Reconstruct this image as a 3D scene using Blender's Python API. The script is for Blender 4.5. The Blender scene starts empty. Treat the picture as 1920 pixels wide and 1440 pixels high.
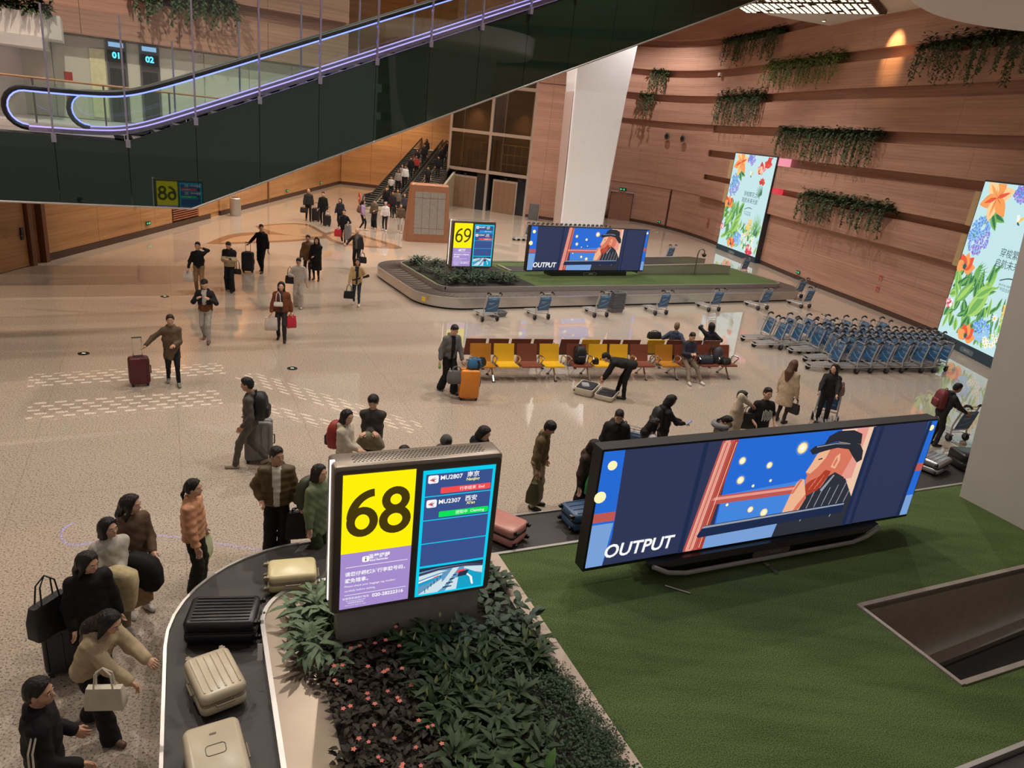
import bpy, math, random, time
import numpy as np
from mathutils import Matrix, Vector
T0 = time.time()
R = math.radians
SC = bpy.context.scene
COL = SC.collection
rnd = random.Random(7)

# ------------------------------------------------------------------ camera
FPX, PITCH, ROLL, CAMH = 1331.0, R(19.75), R(6.5), 6.3
FW = Vector((0, math.cos(PITCH), -math.sin(PITCH)))
RT0 = Vector((1, 0, 0)); UP0 = Vector((0, math.sin(PITCH), math.cos(PITCH)))
cr, sr = math.cos(ROLL), math.sin(ROLL)
RT = RT0 * cr - UP0 * (-sr) * -1.0 if False else RT0 * cr + UP0 * sr
UP = UP0 * cr - RT0 * sr
cam = bpy.data.objects.new('camera', bpy.data.cameras.new('camera'))
COL.objects.link(cam)
cam.data.sensor_width = 36.0; cam.data.lens = FPX / 1920.0 * 36.0
cam.data.clip_end = 400
cam.matrix_world = Matrix(((RT.x, UP.x, -FW.x, 0), (RT.y, UP.y, -FW.y, 0), (RT.z, UP.z, -FW.z, CAMH), (0, 0, 0, 1)))
SC.camera = cam

def G(x, y, z=0.0):
    """photo pixel (1920x1440) -> the point of the place at height z that it shows"""
    d = FW * FPX + RT * (x - 960) - UP * (y - 720)
    t = (z - CAMH) / d.z
    return Vector((d.x * t, d.y * t, z))

# ------------------------------------------------------------------ world, exposure, lights
SC.view_settings.view_transform = 'Standard'; SC.view_settings.look = 'None'
SC.view_settings.exposure = 0.0; SC.view_settings.gamma = 1.0
SC.view_settings.use_curve_mapping = False
SC.cycles.max_bounces = 6; SC.cycles.diffuse_bounces = 3; SC.cycles.glossy_bounces = 3
SC.cycles.transmission_bounces = 4; SC.cycles.transparent_max_bounces = 10
SC.cycles.sample_clamp_indirect = 4.0
W = bpy.data.worlds.new('hall_ambient'); SC.world = W; W.use_nodes = True
bg = W.node_tree.nodes['Background']; bg.inputs[0].default_value = (1.0, .91, .83, 1); bg.inputs[1].default_value = .22

def area(name, loc, sx, sy, power, col, tgt=None, spread=180):
    l = bpy.data.lights.new(name, 'AREA'); l.shape = 'RECTANGLE'; l.size = sx; l.size_y = sy
    l.energy = power; l.color = col; l.spread = R(spread)
    o = bpy.data.objects.new(name, l); COL.objects.link(o); o.location = loc
    if tgt is not None:
        o.rotation_euler = (Vector(tgt) - Vector(loc)).to_track_quat('-Z', 'Y').to_euler()
    return o
CEIL = 16.0
WARM = (1.0, .80, .60); NEUT = (1.0, .86, .76); ORANGE = (1.0, .73, .47)
# rows of ceiling downlights over the hall, warmer towards the left wall
def spot(name, loc, tgt, e, col, size, blend=.6, rad=.3):
    l = bpy.data.lights.new(name, 'SPOT'); l.energy = e; l.color = col; l.spot_size = R(size); l.spot_blend = blend; l.shadow_soft_size = rad
    o = bpy.data.objects.new(name, l); COL.objects.link(o); o.location = loc
    o.rotation_euler = (Vector(tgt) - Vector(loc)).to_track_quat('-Z', 'Y').to_euler(); return o
for yi, y in enumerate((12, 21, 30, 39, 48, 57)):
    for xi, x in enumerate((-12.5, -5, 2.5 if y != 48 else -.5, 10 if y < 45 else 7.5)):
        k = xi / 3
        zl = 12.95 if (xi == 3 and 15 < y < 41) else CEIL - .3; spot('ceiling_downlight', (x, y, zl), (x, y, 0), 2650 * (zl / 15.7) ** 2 * (.8 if yi == 0 else 1), (1.0, .89 + .06 * k, .76 + .13 * k), 125, .7, .1)
# warm cornice lights along the timber walls
for y in (18, 26, 34, 42, 50, 58): spot('wall_downlight', (-15.4, y, 8.5), (-17.4, y, 1.5), 900, ORANGE, 110, .9, .06)
for x in (-15, -11.5): spot('wall_downlight', (x, 62, 8.0), (x, 64.6, 1.5), 560, ORANGE, 110, .9, .06)
for (x, y, z, e) in [(14.7, 36.6, 12.95, 900)]:
    spot('wall_washer', (x, y, z), (16.9, 36.9, 10.2), e, (1, .62, .25), 50, .8, .12)

# added spot, no such lamp known: its mask throws bright dashes on the floor
gl = spot('added_dash_spot', (-6.2, 14.6, 15.2), (-6.2, 14.6, 0), 8500, (1, .95, .86), 55, .2, .0); gl.data.use_nodes = True
def gobo(nt):
    N = nt.nodes.new; L = nt.links.new; em = nt.nodes['Emission']
    def m(op, a, b=None, c=None):
        n = N('ShaderNodeMath'); n.operation = op
        for i, v in enumerate((a, b, c)):
            if v is None: continue
            if isinstance(v, (int, float)): n.inputs[i].default_value = v
            else: L(v, n.inputs[i])
        return n.outputs[0]
    g = N('ShaderNodeNewGeometry'); sp = N('ShaderNodeSeparateXYZ'); L(g.outputs['Incoming'], sp.inputs[0])
    fx = m('MULTIPLY_ADD', m('DIVIDE', sp.outputs[0], sp.outputs[2]), -15.2, -6.2); fy = m('MULTIPLY_ADD', m('DIVIDE', sp.outputs[1], sp.outputs[2]), -15.2, 14.6)
    tot = None
    for (x0, y0, x1, y1, hw, da, dc) in ((-10.5, 14.2, -7.1, 16.3, .42, .36, .19), (-6.5, 16.0, -1.9, 14.0, .3, .5, .13), (-9.5, 12.7, -6.4, 14.5, .5, .36, .19), (-5.8, 14.4, -3.6, 13.65, .22, .5, .13)):
        Ln = math.hypot(x1 - x0, y1 - y0); ux, uy = (x1 - x0) / Ln, (y1 - y0) / Ln; ax = m('SUBTRACT', fx, x0); ay = m('SUBTRACT', fy, y0)
        al = m('ADD', m('MULTIPLY', ax, ux), m('MULTIPLY', ay, uy)); acr = m('SUBTRACT', m('MULTIPLY', ay, ux), m('MULTIPLY', ax, uy))
        k = m('MULTIPLY', m('LESS_THAN', m('ABSOLUTE', m('SUBTRACT', al, Ln / 2)), Ln / 2), m('LESS_THAN', m('ABSOLUTE', acr), hw))
        row = m('FLOOR', m('DIVIDE', acr, dc)); ph = m('MULTIPLY', row, .37)
        k = m('MULTIPLY', k, m('LESS_THAN', m('FRACT', m('ADD', m('DIVIDE', al, da), ph)), .58)); k = m('MULTIPLY', k, m('LESS_THAN', m('FRACT', m('DIVIDE', acr, dc)), .45))
        tot = k if tot is None else m('MAXIMUM', tot, k)
    L(tot, em.inputs['Strength'])
gobo(gl.data.node_tree)

# ------------------------------------------------------------------ materials
MATS = {}
def mat(name, col, rough=.5, metal=0., spec=.5, emit=0., var=.10, vs=8.0, bump=0., bs=60., coat=0., ecol=None, stretch=None, sub=0.):
    if name in MATS: return MATS[name]
    m = bpy.data.materials.new(name); MATS[name] = m; m.use_nodes = True
    nt = m.node_tree; p = nt.nodes['Principled BSDF']; N = nt.nodes.new; L = nt.links.new
    c = (*col, 1)
    p.inputs['Base Color'].default_value = c
    p.inputs['Roughness'].default_value = rough; p.inputs['Metallic'].default_value = metal
    p.inputs['Specular IOR Level'].default_value = spec
    if coat: p.inputs['Coat Weight'].default_value = coat; p.inputs['Coat Roughness'].default_value = .05
    if emit:
        p.inputs['Emission Color'].default_value = (*(ecol or col), 1); p.inputs['Emission Strength'].default_value = emit
        if not ecol: p.inputs['Base Color'].default_value = (.02, .02, .02, 1)
        p.inputs['Specular IOR Level'].default_value = .2
        if emit < 3: m.cycles.emission_sampling = 'AUTO'
    if var and not emit:
        tc = N('ShaderNodeTexCoord'); mp = N('ShaderNodeMapping'); ns = N('ShaderNodeTexNoise'); mx = N('ShaderNodeMix'); mx.data_type = 'RGBA'
        mp.inputs['Scale'].default_value = stretch or (1, 1, 1)
        ns.inputs['Scale'].default_value = vs; ns.inputs['Detail'].default_value = 3
        L(tc.outputs['Object'], mp.inputs[0]); L(mp.outputs[0], ns.inputs[0]); L(ns.outputs['Fac'], mx.inputs[0])
        mx.inputs[6].default_value = (*[max(0, v * (1 - 2 * var)) for v in col], 1)
        mx.inputs[7].default_value = (*[min(1, v * (1 + 2 * var)) for v in col], 1)
        L(mx.outputs[2], p.inputs['Base Color'])
        if bump:
            b = N('ShaderNodeBump'); b.inputs['Strength'].default_value = bump; b.inputs['Distance'].default_value = .02
            n2 = N('ShaderNodeTexNoise'); n2.inputs['Scale'].default_value = bs; n2.inputs['Detail'].default_value = 2
            L(mp.outputs[0], n2.inputs[0]); L(n2.outputs['Fac'], b.inputs['Height']); L(b.outputs[0], p.inputs['Normal'])
    return m
def S(r, g, b):
    """sRGB 0..255 -> linear"""
    f = lambda v: (v / 255 / 12.92) if v <= 10 else ((v / 255 + .055) / 1.055) ** 2.4
    return (f(r), f(g), f(b))
def lum(name, col, e=1.0): return mat(name, col, emit=e, rough=.6)

def glass(name, tint=(.95, 1, .98), refl=.06, rough=.02, base=0.0):
    if name in MATS: return MATS[name]
    m = bpy.data.materials.new(name); MATS[name] = m; m.use_nodes = True
    nt = m.node_tree; N = nt.nodes.new; L = nt.links.new
    nt.nodes.remove(nt.nodes['Principled BSDF']); out = nt.nodes['Material Output']
    tr = N('ShaderNodeBsdfTransparent'); tr.inputs[0].default_value = (*tint, 1)
    gl = N('ShaderNodeBsdfGlossy'); gl.inputs['Roughness'].default_value = rough
    fr = N('ShaderNodeFresnel'); fr.inputs[0].default_value = 1.5
    ad = N('ShaderNodeMath'); ad.operation = 'ADD'; ad.inputs[1].default_value = base; L(fr.outputs[0], ad.inputs[0])
    mx = N('ShaderNodeMixShader'); L(ad.outputs[0], mx.inputs[0]); L(tr.outputs[0], mx.inputs[1]); L(gl.outputs[0], mx.inputs[2])
    L(mx.outputs[0], out.inputs[0])
    return m

def wood(name, c1, c2, rough=.45):
    """horizontal-grain timber veneer: streaks run level, thin grooves between the boards"""
    if name in MATS: return MATS[name]
    m = bpy.data.materials.new(name); MATS[name] = m; m.use_nodes = True
    nt = m.node_tree; p = nt.nodes['Principled BSDF']; N = nt.nodes.new; L = nt.links.new
    tc = N('ShaderNodeTexCoord'); ge = N('ShaderNodeNewGeometry')
    mp = N('ShaderNodeMapping'); mp.inputs['Scale'].default_value = (.35, .35, 9.0); L(ge.outputs['Position'], mp.inputs[0])
    n1 = N('ShaderNodeTexNoise'); n1.inputs['Scale'].default_value = 1.6; n1.inputs['Detail'].default_value = 5; n1.inputs['Roughness'].default_value = .65; L(mp.outputs[0], n1.inputs[0])
    mp2 = N('ShaderNodeMapping'); mp2.inputs['Scale'].default_value = (.05, .05, 1.3); L(ge.outputs['Position'], mp2.inputs[0])
    n2 = N('ShaderNodeTexNoise'); n2.inputs['Scale'].default_value = 2.0; L(mp2.outputs[0], n2.inputs[0])
    ad = N('ShaderNodeMath'); ad.operation = 'MULTIPLY_ADD'; ad.inputs[1].default_value = .55; L(n2.outputs['Fac'], ad.inputs[0]); 
    sc = N('ShaderNodeMath'); sc.operation = 'MULTIPLY'; sc.inputs[1].default_value = .5; L(n1.outputs['Fac'], sc.inputs[0]); L(sc.outputs[0], ad.inputs[2])
    rp = N('ShaderNodeValToRGB'); L(ad.outputs[0], rp.inputs[0])
    rp.color_ramp.elements[0].position = .33; rp.color_ramp.elements[0].color = (*c1, 1)
    rp.color_ramp.elements[1].position = .72; rp.color_ramp.elements[1].color = (*c2, 1)
    sx = N('ShaderNodeSeparateXYZ'); L(ge.outputs['Position'], sx.inputs[0])
    fm = N('ShaderNodeMath'); fm.operation = 'MULTIPLY'; fm.inputs[1].default_value = 1 / .145; L(sx.outputs[2], fm.inputs[0])
    fr = N('ShaderNodeMath'); fr.operation = 'FRACT'; L(fm.outputs[0], fr.inputs[0])
    lt = N('ShaderNodeMath'); lt.operation = 'LESS_THAN'; lt.inputs[1].default_value = .09; L(fr.outputs[0], lt.inputs[0])
    mx = N('ShaderNodeMix'); mx.data_type = 'RGBA'; mf = N('ShaderNodeMath'); mf.operation = 'MULTIPLY'; mf.inputs[1].default_value = .38; L(lt.outputs[0], mf.inputs[0])
    L(mf.outputs[0], mx.inputs[0]); L(rp.outputs[0], mx.inputs[6]); mx.inputs[7].default_value = (*[v * .45 for v in c1], 1)
    L(mx.outputs[2], p.inputs['Base Color']); p.inputs['Roughness'].default_value = rough; p.inputs['Specular IOR Level'].default_value = .35
    return m

# ------------------------------------------------------------------ mesh builder
class MB:
    def __init__(s): s.v = []; s.f = []; s.m = []; s.mi = 0
    def add(s, vs, fs, M=None):
        n = len(s.v)
        if M is not None: vs = [tuple(M @ Vector(v)) for v in vs]
        s.v += [tuple(v) for v in vs]; s.f += [tuple(i + n for i in f) for f in fs]; s.m += [s.mi] * len(fs); return s
    def box(s, x0, x1, y0, y1, z0, z1, M=None):
        return s.add([(x0, y0, z0), (x1, y0, z0), (x1, y1, z0), (x0, y1, z0), (x0, y0, z1), (x1, y0, z1), (x1, y1, z1), (x0, y1, z1)],
                     [(3, 2, 1, 0), (4, 5, 6, 7), (0, 1, 5, 4), (1, 2, 6, 5), (2, 3, 7, 6), (3, 0, 4, 7)], M)
    def bar(s, a, b, w, h, up=(0, 0, 1)):
        a = Vector(a); b = Vector(b); d = b - a; L = d.length; d.normalize(); u = Vector(up); x = d.cross(u)
        if x.length < 1e-4: x = d.cross(Vector((0, 1, 0)))
        x.normalize(); u = x.cross(d)
        M = Matrix(((x.x, d.x, u.x, a.x), (x.y, d.y, u.y, a.y), (x.z, d.z, u.z, a.z), (0, 0, 0, 1)))
        return s.box(-w / 2, w / 2, 0, L, -h / 2, h / 2, M)
    def tube(s, pts, r, n=8, closed=False, caps=True, M=None):
        pts = [Vector(p) for p in pts]; K = len(pts); rs = r if isinstance(r, (list, tuple)) else [r] * K
        vs = []; fs = []; prev = None
        for i, p in enumerate(pts):
            if closed: t = pts[(i + 1) % K] - pts[i - 1]
            else: t = pts[min(i + 1, K - 1)] - pts[max(i - 1, 0)]
            t.normalize()
            if prev is None: x = t.orthogonal().normalized()
            else:
                x = prev - t * prev.dot(t)
                x = x.normalized() if x.length > 1e-6 else t.orthogonal().normalized()
            prev = x; y = t.cross(x)
            for k in range(n):
                a = 2 * math.pi * k / n; vs.append(p + (x * math.cos(a) + y * math.sin(a)) * rs[i])
        for i in range(K if closed else K - 1):
            j = (i + 1) % K
            for k in range(n):
                k2 = (k + 1) % n; fs.append((i * n + k, i * n + k2, j * n + k2, j * n + k))
        if caps and not closed:
            fs.append(tuple(range(n - 1, -1, -1))); fs.append(tuple((K - 1) * n + k for k in range(n)))
        return s.add(vs, fs, M)
    def lathe(s, prof, n=16, M=None):
        vs = []; fs = []
        for (r, z) in prof:
            for k in range(n):
                a = 2 * math.pi * k / n; vs.append((r * math.cos(a), r * math.sin(a), z))
        for i in range(len(prof) - 1):
            for k in range(n):
                k2 = (k + 1) % n; fs.append((i * n + k, i * n + k2, (i + 1) * n + k2, (i + 1) * n + k))
        fs.append(tuple(range(n - 1, -1, -1))); fs.append(tuple((len(prof) - 1) * n + k for k in range(n)))
        return s.add(vs, fs, M)
    def loft(s, rings, caps=True, M=None):
        n = len(rings[0]); vs = [p for r in rings for p in r]; fs = []
        for i in range(len(rings) - 1):
            for k in range(n):
                k2 = (k + 1) % n; fs.append((i * n + k, i * n + k2, (i + 1) * n + k2, (i + 1) * n + k))
        if caps: fs.append(tuple(range(n - 1, -1, -1))); fs.append(tuple((len(rings) - 1) * n + k for k in range(n)))
        return s.add(vs, fs, M)
    def prism(s, poly, z0, z1, M=None):
        n = len(poly)
        return s.loft([[(x, y, z0) for x, y in poly], [(x, y, z1) for x, y in poly]], True, M)
    def rbox(s, sx, sy, sz, r, M=None, n=4):
        """box with rounded edges, centred, rounded in plan by r and softened top and bottom"""
        e = min(r * .6, sz * .45)
        def ring(k, z):
            return [(x, y, z) for x, y in rrect(sx - 2 * k, sy - 2 * k, max(.001, r - k * .6), n)]
        h = sz / 2
        return s.loft([ring(e, -h), ring(e * .3, -h + e * .3), ring(0, -h + e), ring(0, h - e), ring(e * .3, h - e * .3), ring(e, h)], True, M)
    def ngon(s, pts, M=None): return s.add(pts, [tuple(range(len(pts)))], M)
    def build(s, name, ms, parent=None, smooth=None, kind=None):
        me = bpy.data.meshes.new(name); me.from_pydata(s.v, [], s.f)
        for m in (ms if isinstance(ms, (list, tuple)) else [ms]): me.materials.append(m)
        if isinstance(ms, (list, tuple)) and len(ms) > 1: me.polygons.foreach_set('material_index', s.m)
        if smooth is not None:
            me.polygons.foreach_set('use_smooth', [True] * len(s.f)); me.update()
            if smooth < 179: me.set_sharp_from_angle(angle=R(smooth))
        me.update()
        return link(name, me, parent, kind)
def rrect(w, h, r, n=4):
    r = min(r, w / 2 - 1e-4, h / 2 - 1e-4); o = []
    for cx, cy, a0 in ((w / 2 - r, h / 2 - r, 0), (-w / 2 + r, h / 2 - r, 90), (-w / 2 + r, -h / 2 + r, 180), (w / 2 - r, -h / 2 + r, 270)):
        for k in range(n + 1):
            a = R(a0 + 90 * k / n); o.append((cx + r * math.cos(a), cy + r * math.sin(a)))
    return o
def link(name, data, parent=None, kind=None):
    o = bpy.data.objects.new(name, data); COL.objects.link(o)
    if parent is not None: o.parent = parent
    if kind: o['kind'] = kind
    return o
def thing(name, label, cat, loc=(0, 0, 0), rz=0., group=None):
    o = bpy.data.objects.new(name, None); COL.objects.link(o); o.empty_display_size = .1
    o.location = loc; o.rotation_euler = (0, 0, rz); o['label'] = label; o['category'] = cat
    if group: o['group'] = group
    return o
def tag(o, label, cat, group=None):
    o['label'] = label; o['category'] = cat
    if group: o['group'] = group
    return o
def struct(o): o['kind'] = 'structure'; return o
def copy_tree(o, parent=None):
    c = o.copy(); COL.objects.link(c); c.parent = parent
    for ch in o.children: copy_tree(ch, c)
    return c
def TM(x=0, y=0, z=0, rz=0, rx=0, ry=0):
    return Matrix.Translation((x, y, z)) @ Matrix.Rotation(rz, 4, 'Z') @ Matrix.Rotation(rx, 4, 'X') @ Matrix.Rotation(ry, 4, 'Y')
def frame(o, x, n):
    """matrix with local X along x, local Z along n (both unit), origin o"""
    x = Vector(x).normalized(); n = Vector(n).normalized(); y = n.cross(x)
    return Matrix(((x.x, y.x, n.x, o[0]), (x.y, y.y, n.y, o[1]), (x.z, y.z, n.z, o[2]), (0, 0, 0, 1)))
def text(body, size, m, parent, M, name='lettering', bold=0., align='CENTER', shear=0., sx=1.0):
    cu = bpy.data.curves.new(name, 'FONT'); cu.body = body; cu.size = size; cu.align_x = align; cu.align_y = 'CENTER'
    cu.offset = bold; cu.shear = shear; cu.resolution_u = 3 if size < .5 else 10
    o = bpy.data.objects.new(name, cu); COL.objects.link(o)
    dg = bpy.context.evaluated_depsgraph_get(); me = bpy.data.meshes.new_from_object(o.evaluated_get(dg))
    bpy.data.objects.remove(o); bpy.data.curves.remove(cu)
    me.materials.clear(); me.materials.append(m); me.transform(Matrix.Diagonal((sx, 1, 1, 1))); me.name = name
    t = link(name, me, parent); t.matrix_local = M
    return t
# ------------------------------------------------------------------ structure: floor, walls, ceiling
def floor_mat():
    m = bpy.data.materials.new('terrazzo'); m.use_nodes = True
    nt = m.node_tree; p = nt.nodes['Principled BSDF']; N = nt.nodes.new; L = nt.links.new
    ge = N('ShaderNodeNewGeometry')
    v1 = N('ShaderNodeTexVoronoi'); v1.inputs['Scale'].default_value = 26; L(ge.outputs['Position'], v1.inputs['Vector'])
    n1 = N('ShaderNodeTexNoise'); n1.inputs['Scale'].default_value = 38; n1.inputs['Detail'].default_value = 4; n1.inputs['Roughness'].default_value = .7; L(ge.outputs['Position'], n1.inputs['Vector'])
    n2 = N('ShaderNodeTexNoise'); n2.inputs['Scale'].default_value = .35; n2.inputs['Detail'].default_value = 3; L(ge.outputs['Position'], n2.inputs['Vector'])
    rp = N('ShaderNodeValToRGB'); L(n1.outputs['Fac'], rp.inputs[0])
    e = rp.color_ramp.elements; e[0].position = .38; e[0].color = (*S(84, 74, 66), 1); e[1].position = .455; e[1].color = (*S(180, 164, 148), 1)
    k = rp.color_ramp.elements.new(.66); k.color = (*S(200, 187, 172), 1)
    mx = N('ShaderNodeMix'); mx.data_type = 'RGBA'; mx.blend_type = 'MULTIPLY'; mx.inputs[0].default_value = 1
    r2 = N('ShaderNodeValToRGB'); L(n2.outputs['Fac'], r2.inputs[0]); r2.color_ramp.elements[0].color = (.86, .85, .84, 1); r2.color_ramp.elements[1].color = (1, 1, 1, 1)
    L(rp.outputs[0], mx.inputs[6]); L(r2.outputs[0], mx.inputs[7])
    # faint slab joints, square to the carousels
    mp = N('ShaderNodeMapping'); mp.inputs['Rotation'].default_value = (0, 0, R(-27)); mp.inputs['Scale'].default_value = (1 / 2.4, 1 / 2.4, 1); L(ge.outputs['Position'], mp.inputs[0])
    sx = N('ShaderNodeSeparateXYZ'); L(mp.outputs[0], sx.inputs[0]); ms = []
    for i in (0, 1):
        fr = N('ShaderNodeMath'); fr.operation = 'FRACT'; L(sx.outputs[i], fr.inputs[0])
        lt = N('ShaderNodeMath'); lt.operation = 'LESS_THAN'; lt.inputs[1].default_value = .004; L(fr.outputs[0], lt.inputs[0]); ms.append(lt)
    mm = N('ShaderNodeMath'); mm.operation = 'MAXIMUM'; L(ms[0].outputs[0], mm.inputs[0]); L(ms[1].outputs[0], mm.inputs[1])
    mf = N('ShaderNodeMath'); mf.operation = 'MULTIPLY'; mf.inputs[1].default_value = .4; L(mm.outputs[0], mf.inputs[0])
    m3 = N('ShaderNodeMix'); m3.data_type = 'RGBA'; L(mf.outputs[0], m3.inputs[0]); L(mx.outputs[2], m3.inputs[6]); m3.inputs[7].default_value = (*S(90, 72, 58), 1)
    L(m3.outputs[2], p.inputs['Base Color'])
    p.inputs['Roughness'].default_value = .55; p.inputs['Specular IOR Level'].default_value = .25
    p.inputs['Coat Weight'].default_value = 1.0; p.inputs['Coat Roughness'].default_value = .025; p.inputs['Coat IOR'].default_value = 1.62
    return m
WOODR = wood('rose_timber', S(152, 112, 95), S(190, 148, 128))
WOODL = wood('honey_timber', S(152, 106, 66), S(196, 148, 100))
DARKW = mat('dark_plinth', S(70, 46, 36), .5)
WHITE = mat('white_paint', S(222, 214, 208), .5, var=.03, vs=1.5)
STEEL = mat('brushed_steel', S(196, 192, 188), .32, .75, var=.08, vs=3, stretch=(1, 1, 20))
STEELD = mat('dark_steel', S(120, 116, 114), .35, .6, var=.08)
CHROME = mat('chrome', S(215, 215, 215), .12, 1.0, var=0)
BLACK = mat('black_plastic', S(22, 22, 24), .45)
RUBBER = mat('black_rubber', S(30, 28, 28), .6, bump=.1)
GREY = mat('grey_plastic', S(92, 92, 96), .5)
fl = MB(); FC = Matrix.Rotation(R(25.5), 4, 'Z')       # laid square to the near carousel, open where its feed conveyor comes up
for (a, c, d, e) in ((-60, 8.43, -40, 100), (8.43, 20, -40, 3.97), (8.43, 20, 5.45, 100), (20, 90, -40, 100)): fl.add([(a, d, 0), (c, d, 0), (c, e, 0), (a, e, 0)], [(0, 1, 2, 3)], FC)
floor = struct(fl.build('floor', floor_mat()))

# right-hand curved timber wall -------------------------------------------------
RW = [(17.6, 2), (17.7, 10), (17.75, 18), (17.75, 25), (17.6, 29), (16.9, 33), (16.1, 36.5), (15.3, 40), (14.5, 44.7), (13.6, 50), (12.6, 54.5), (11.2, 58), (9.2, 60.5), (7, 61.6), (3.2, 61.9), (-1.0, 62.0)]
def cat(P, step=.6):
    o = []
    for i in range(len(P) - 1):
        p0 = Vector(P[max(i - 1, 0)]); p1 = Vector(P[i]); p2 = Vector(P[i + 1]); p3 = Vector(P[min(i + 2, len(P) - 1)])
        n = max(2, int((p2 - p1).length / step))
        for k in range(n):
            t = k / n; o.append(.5 * ((2 * p1) + (p2 - p0) * t + (2 * p0 - 5 * p1 + 4 * p2 - p3) * t * t + (3 * p1 - p0 - 3 * p2 + p3) * t ** 3))
    o.append(Vector(P[-1])); return o
RC = cat(RW)
def nrm2(P, i):
    t = P[min(i + 1, len(P) - 1)] - P[max(i - 1, 0)]; t.normalize(); return Vector((-t.y, t.x))   # left of travel = into the hall
def sheet(mb, P, off, z0, z1):
    vs = []
    for i, p in enumerate(P):
        q = p + nrm2(P, i) * off; vs += [(q.x, q.y, z0), (q.x, q.y, z1)]
    mb.add(vs, [(2 * i, 2 * i + 2, 2 * i + 3, 2 * i + 1) for i in range(len(P) - 1)])
def slab_strip(P, i0, i1, o0, o1, z0, z1, gap=.008):
    """a bent panel following P between indices i0..i1"""
    mb = MB(); rings = []
    for i in range(i0, i1 + 1):
        n = nrm2(P, i); p = P[i]
        if i == i0: p = p + (P[i + 1] - p).normalized() * gap
        if i == i1: p = p - (p - P[i - 1]).normalized() * gap
        a = p + n * o0; b = p + n * o1
        rings.append([(a.x, a.y, z0), (b.x, b.y, z0), (b.x, b.y, z1), (a.x, a.y, z1)])
    mb.loft(rings, True); return mb
wb = MB(); sheet(wb, RC, -.2, 0, CEIL)
wall_right = struct(wb.build('wall_right', WOODR, smooth=30))
LEV = [(.22, 1.6, -.03), (1.6, 3.05, -.03), (3.05, 4.25, .22), (4.6, 5.86, .22), (6.3, 7.5, .22), (8.0, 9.45, .22), (9.95, 11.2, .22), (11.7, 13.3, .22), (13.75, 15.9, .22)]
for li, (z0, z1, off) in enumerate(LEV):
    i = (li * 2) % 4; 
    if i: slab_strip(RC, 0, i, -.19, off, z0 + .004, z1 - .004, .004).build('timber_panel', WOODR, wall_right, smooth=30)
    IE = next(i_ for i_ in range(len(RC)) if RC[i_].y > 55.0)
    while i < (len(RC) - 1 if (z0 < 3 or z0 > 7.9) else IE):
        j = min(i + 5, len(RC) - 1) if (z0 < 3 or z0 > 7.9) else min(i + 5, IE)
        slab_strip(RC, i, j, -.19, off, z0 + .004, z1 - .004, .004).build('timber_panel', WOODR, wall_right, smooth=30); i = j
for z0, z1 in ((3.05, 5.4), (5.4, 8.0)):
    i = IE
    while i < len(RC) - 1:
        j = min(i + 3, len(RC) - 1); slab_strip(RC, i, j, -.19, .0, z0 + .004, z1 - .004, .004).build('timber_panel', WOODR, wall_right, smooth=30); i = j
struct(slab_strip(RC, 0, len(RC) - 1, -.19, -.01, 0, .22).build('baseboard_right', DARKW, smooth=30))

# left straight wall -------------------------------------------------------------
LX = -17.15
lw = MB(); lw.box(LX - .3, LX - .12, 6, 66, 0, CEIL)
wall_left = struct(lw.build('wall_left', WOODL))
def lpanel(y0, y1, z0, z1, x=LX, m=WOODL):
    b = MB(); b.box(LX - .12, x, y0 + .008, y1 - .008, z0 + .006, z1 - .006); return b.build('timber_panel', m, wall_left)
ys = [8, 11, 14, 17, 20, 22.4]
for a, b in zip(ys, ys[1:]): lpanel(a, b, .25, 4.8)
lpanel(22.4, 24.05, 2.45, 4.8); 
ys = [24.95, 28.2, 31.4, 32.6, 34.2]
for a, b in zip(ys, ys[1:]): lpanel(a, b, .25, 4.8)
lpanel(34.2, 37.0, 1.7, 4.8); lpanel(37.0, 38.4, .25, 4.8)
ys = [39.6, 42.5, 45.8, 46.9, 50, 53, 56.5, 60, 64.4]
for a, b in zip(ys, ys[1:]): lpanel(a, b, .25, 4.8)
lpanel(38.4, 39.6, .25, 4.8, LX - .08)
ys = [8, 14, 20, 26, 32, 38, 44, 50, 57, 64.4]
for a, b in zip(ys, ys[1:]): lpanel(a, b, 4.8, 10.4); lpanel(a, b, 10.4, 15.9)
b = MB(); b.box(LX - .12, LX + .12, 24.05, 24.25, 0, 4.8); b.box(LX - .12, LX + .12, 24.75, 24.95, 0, 4.8); struct(b.build('trim_1', mat('brown_reveal', S(110, 66, 38), .5)))
b = MB(); b.box(LX - .12, LX + .05, 46.85, 47.05, 0, 4.8); struct(b.build('trim_2', MATS['brown_reveal']))
b = MB()
for a, c_ in ((8, 22.35), (24.95, 38.35), (39.7, 46.8), (47.1, 64.5)): b.box(LX - .1, LX + .03, a, c_, 0, .24)
struct(b.build('baseboard_left', DARKW))
# door in the left wall
d = MB(); d.box(LX - .1, LX + .0, 22.45, 24.0, .02, 2.42); door = struct(d.build('door_1', WOODL))
h = MB(); h.box(LX + .0, LX + .05, 23.72, 23.84, .95, 1.35); h.tube([(LX + .05, 23.78, 1.1), (LX + .1, 23.78, 1.1), (LX + .1, 23.6, 1.1)], .015); h.build('door_handle', BLACK, door)
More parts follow.
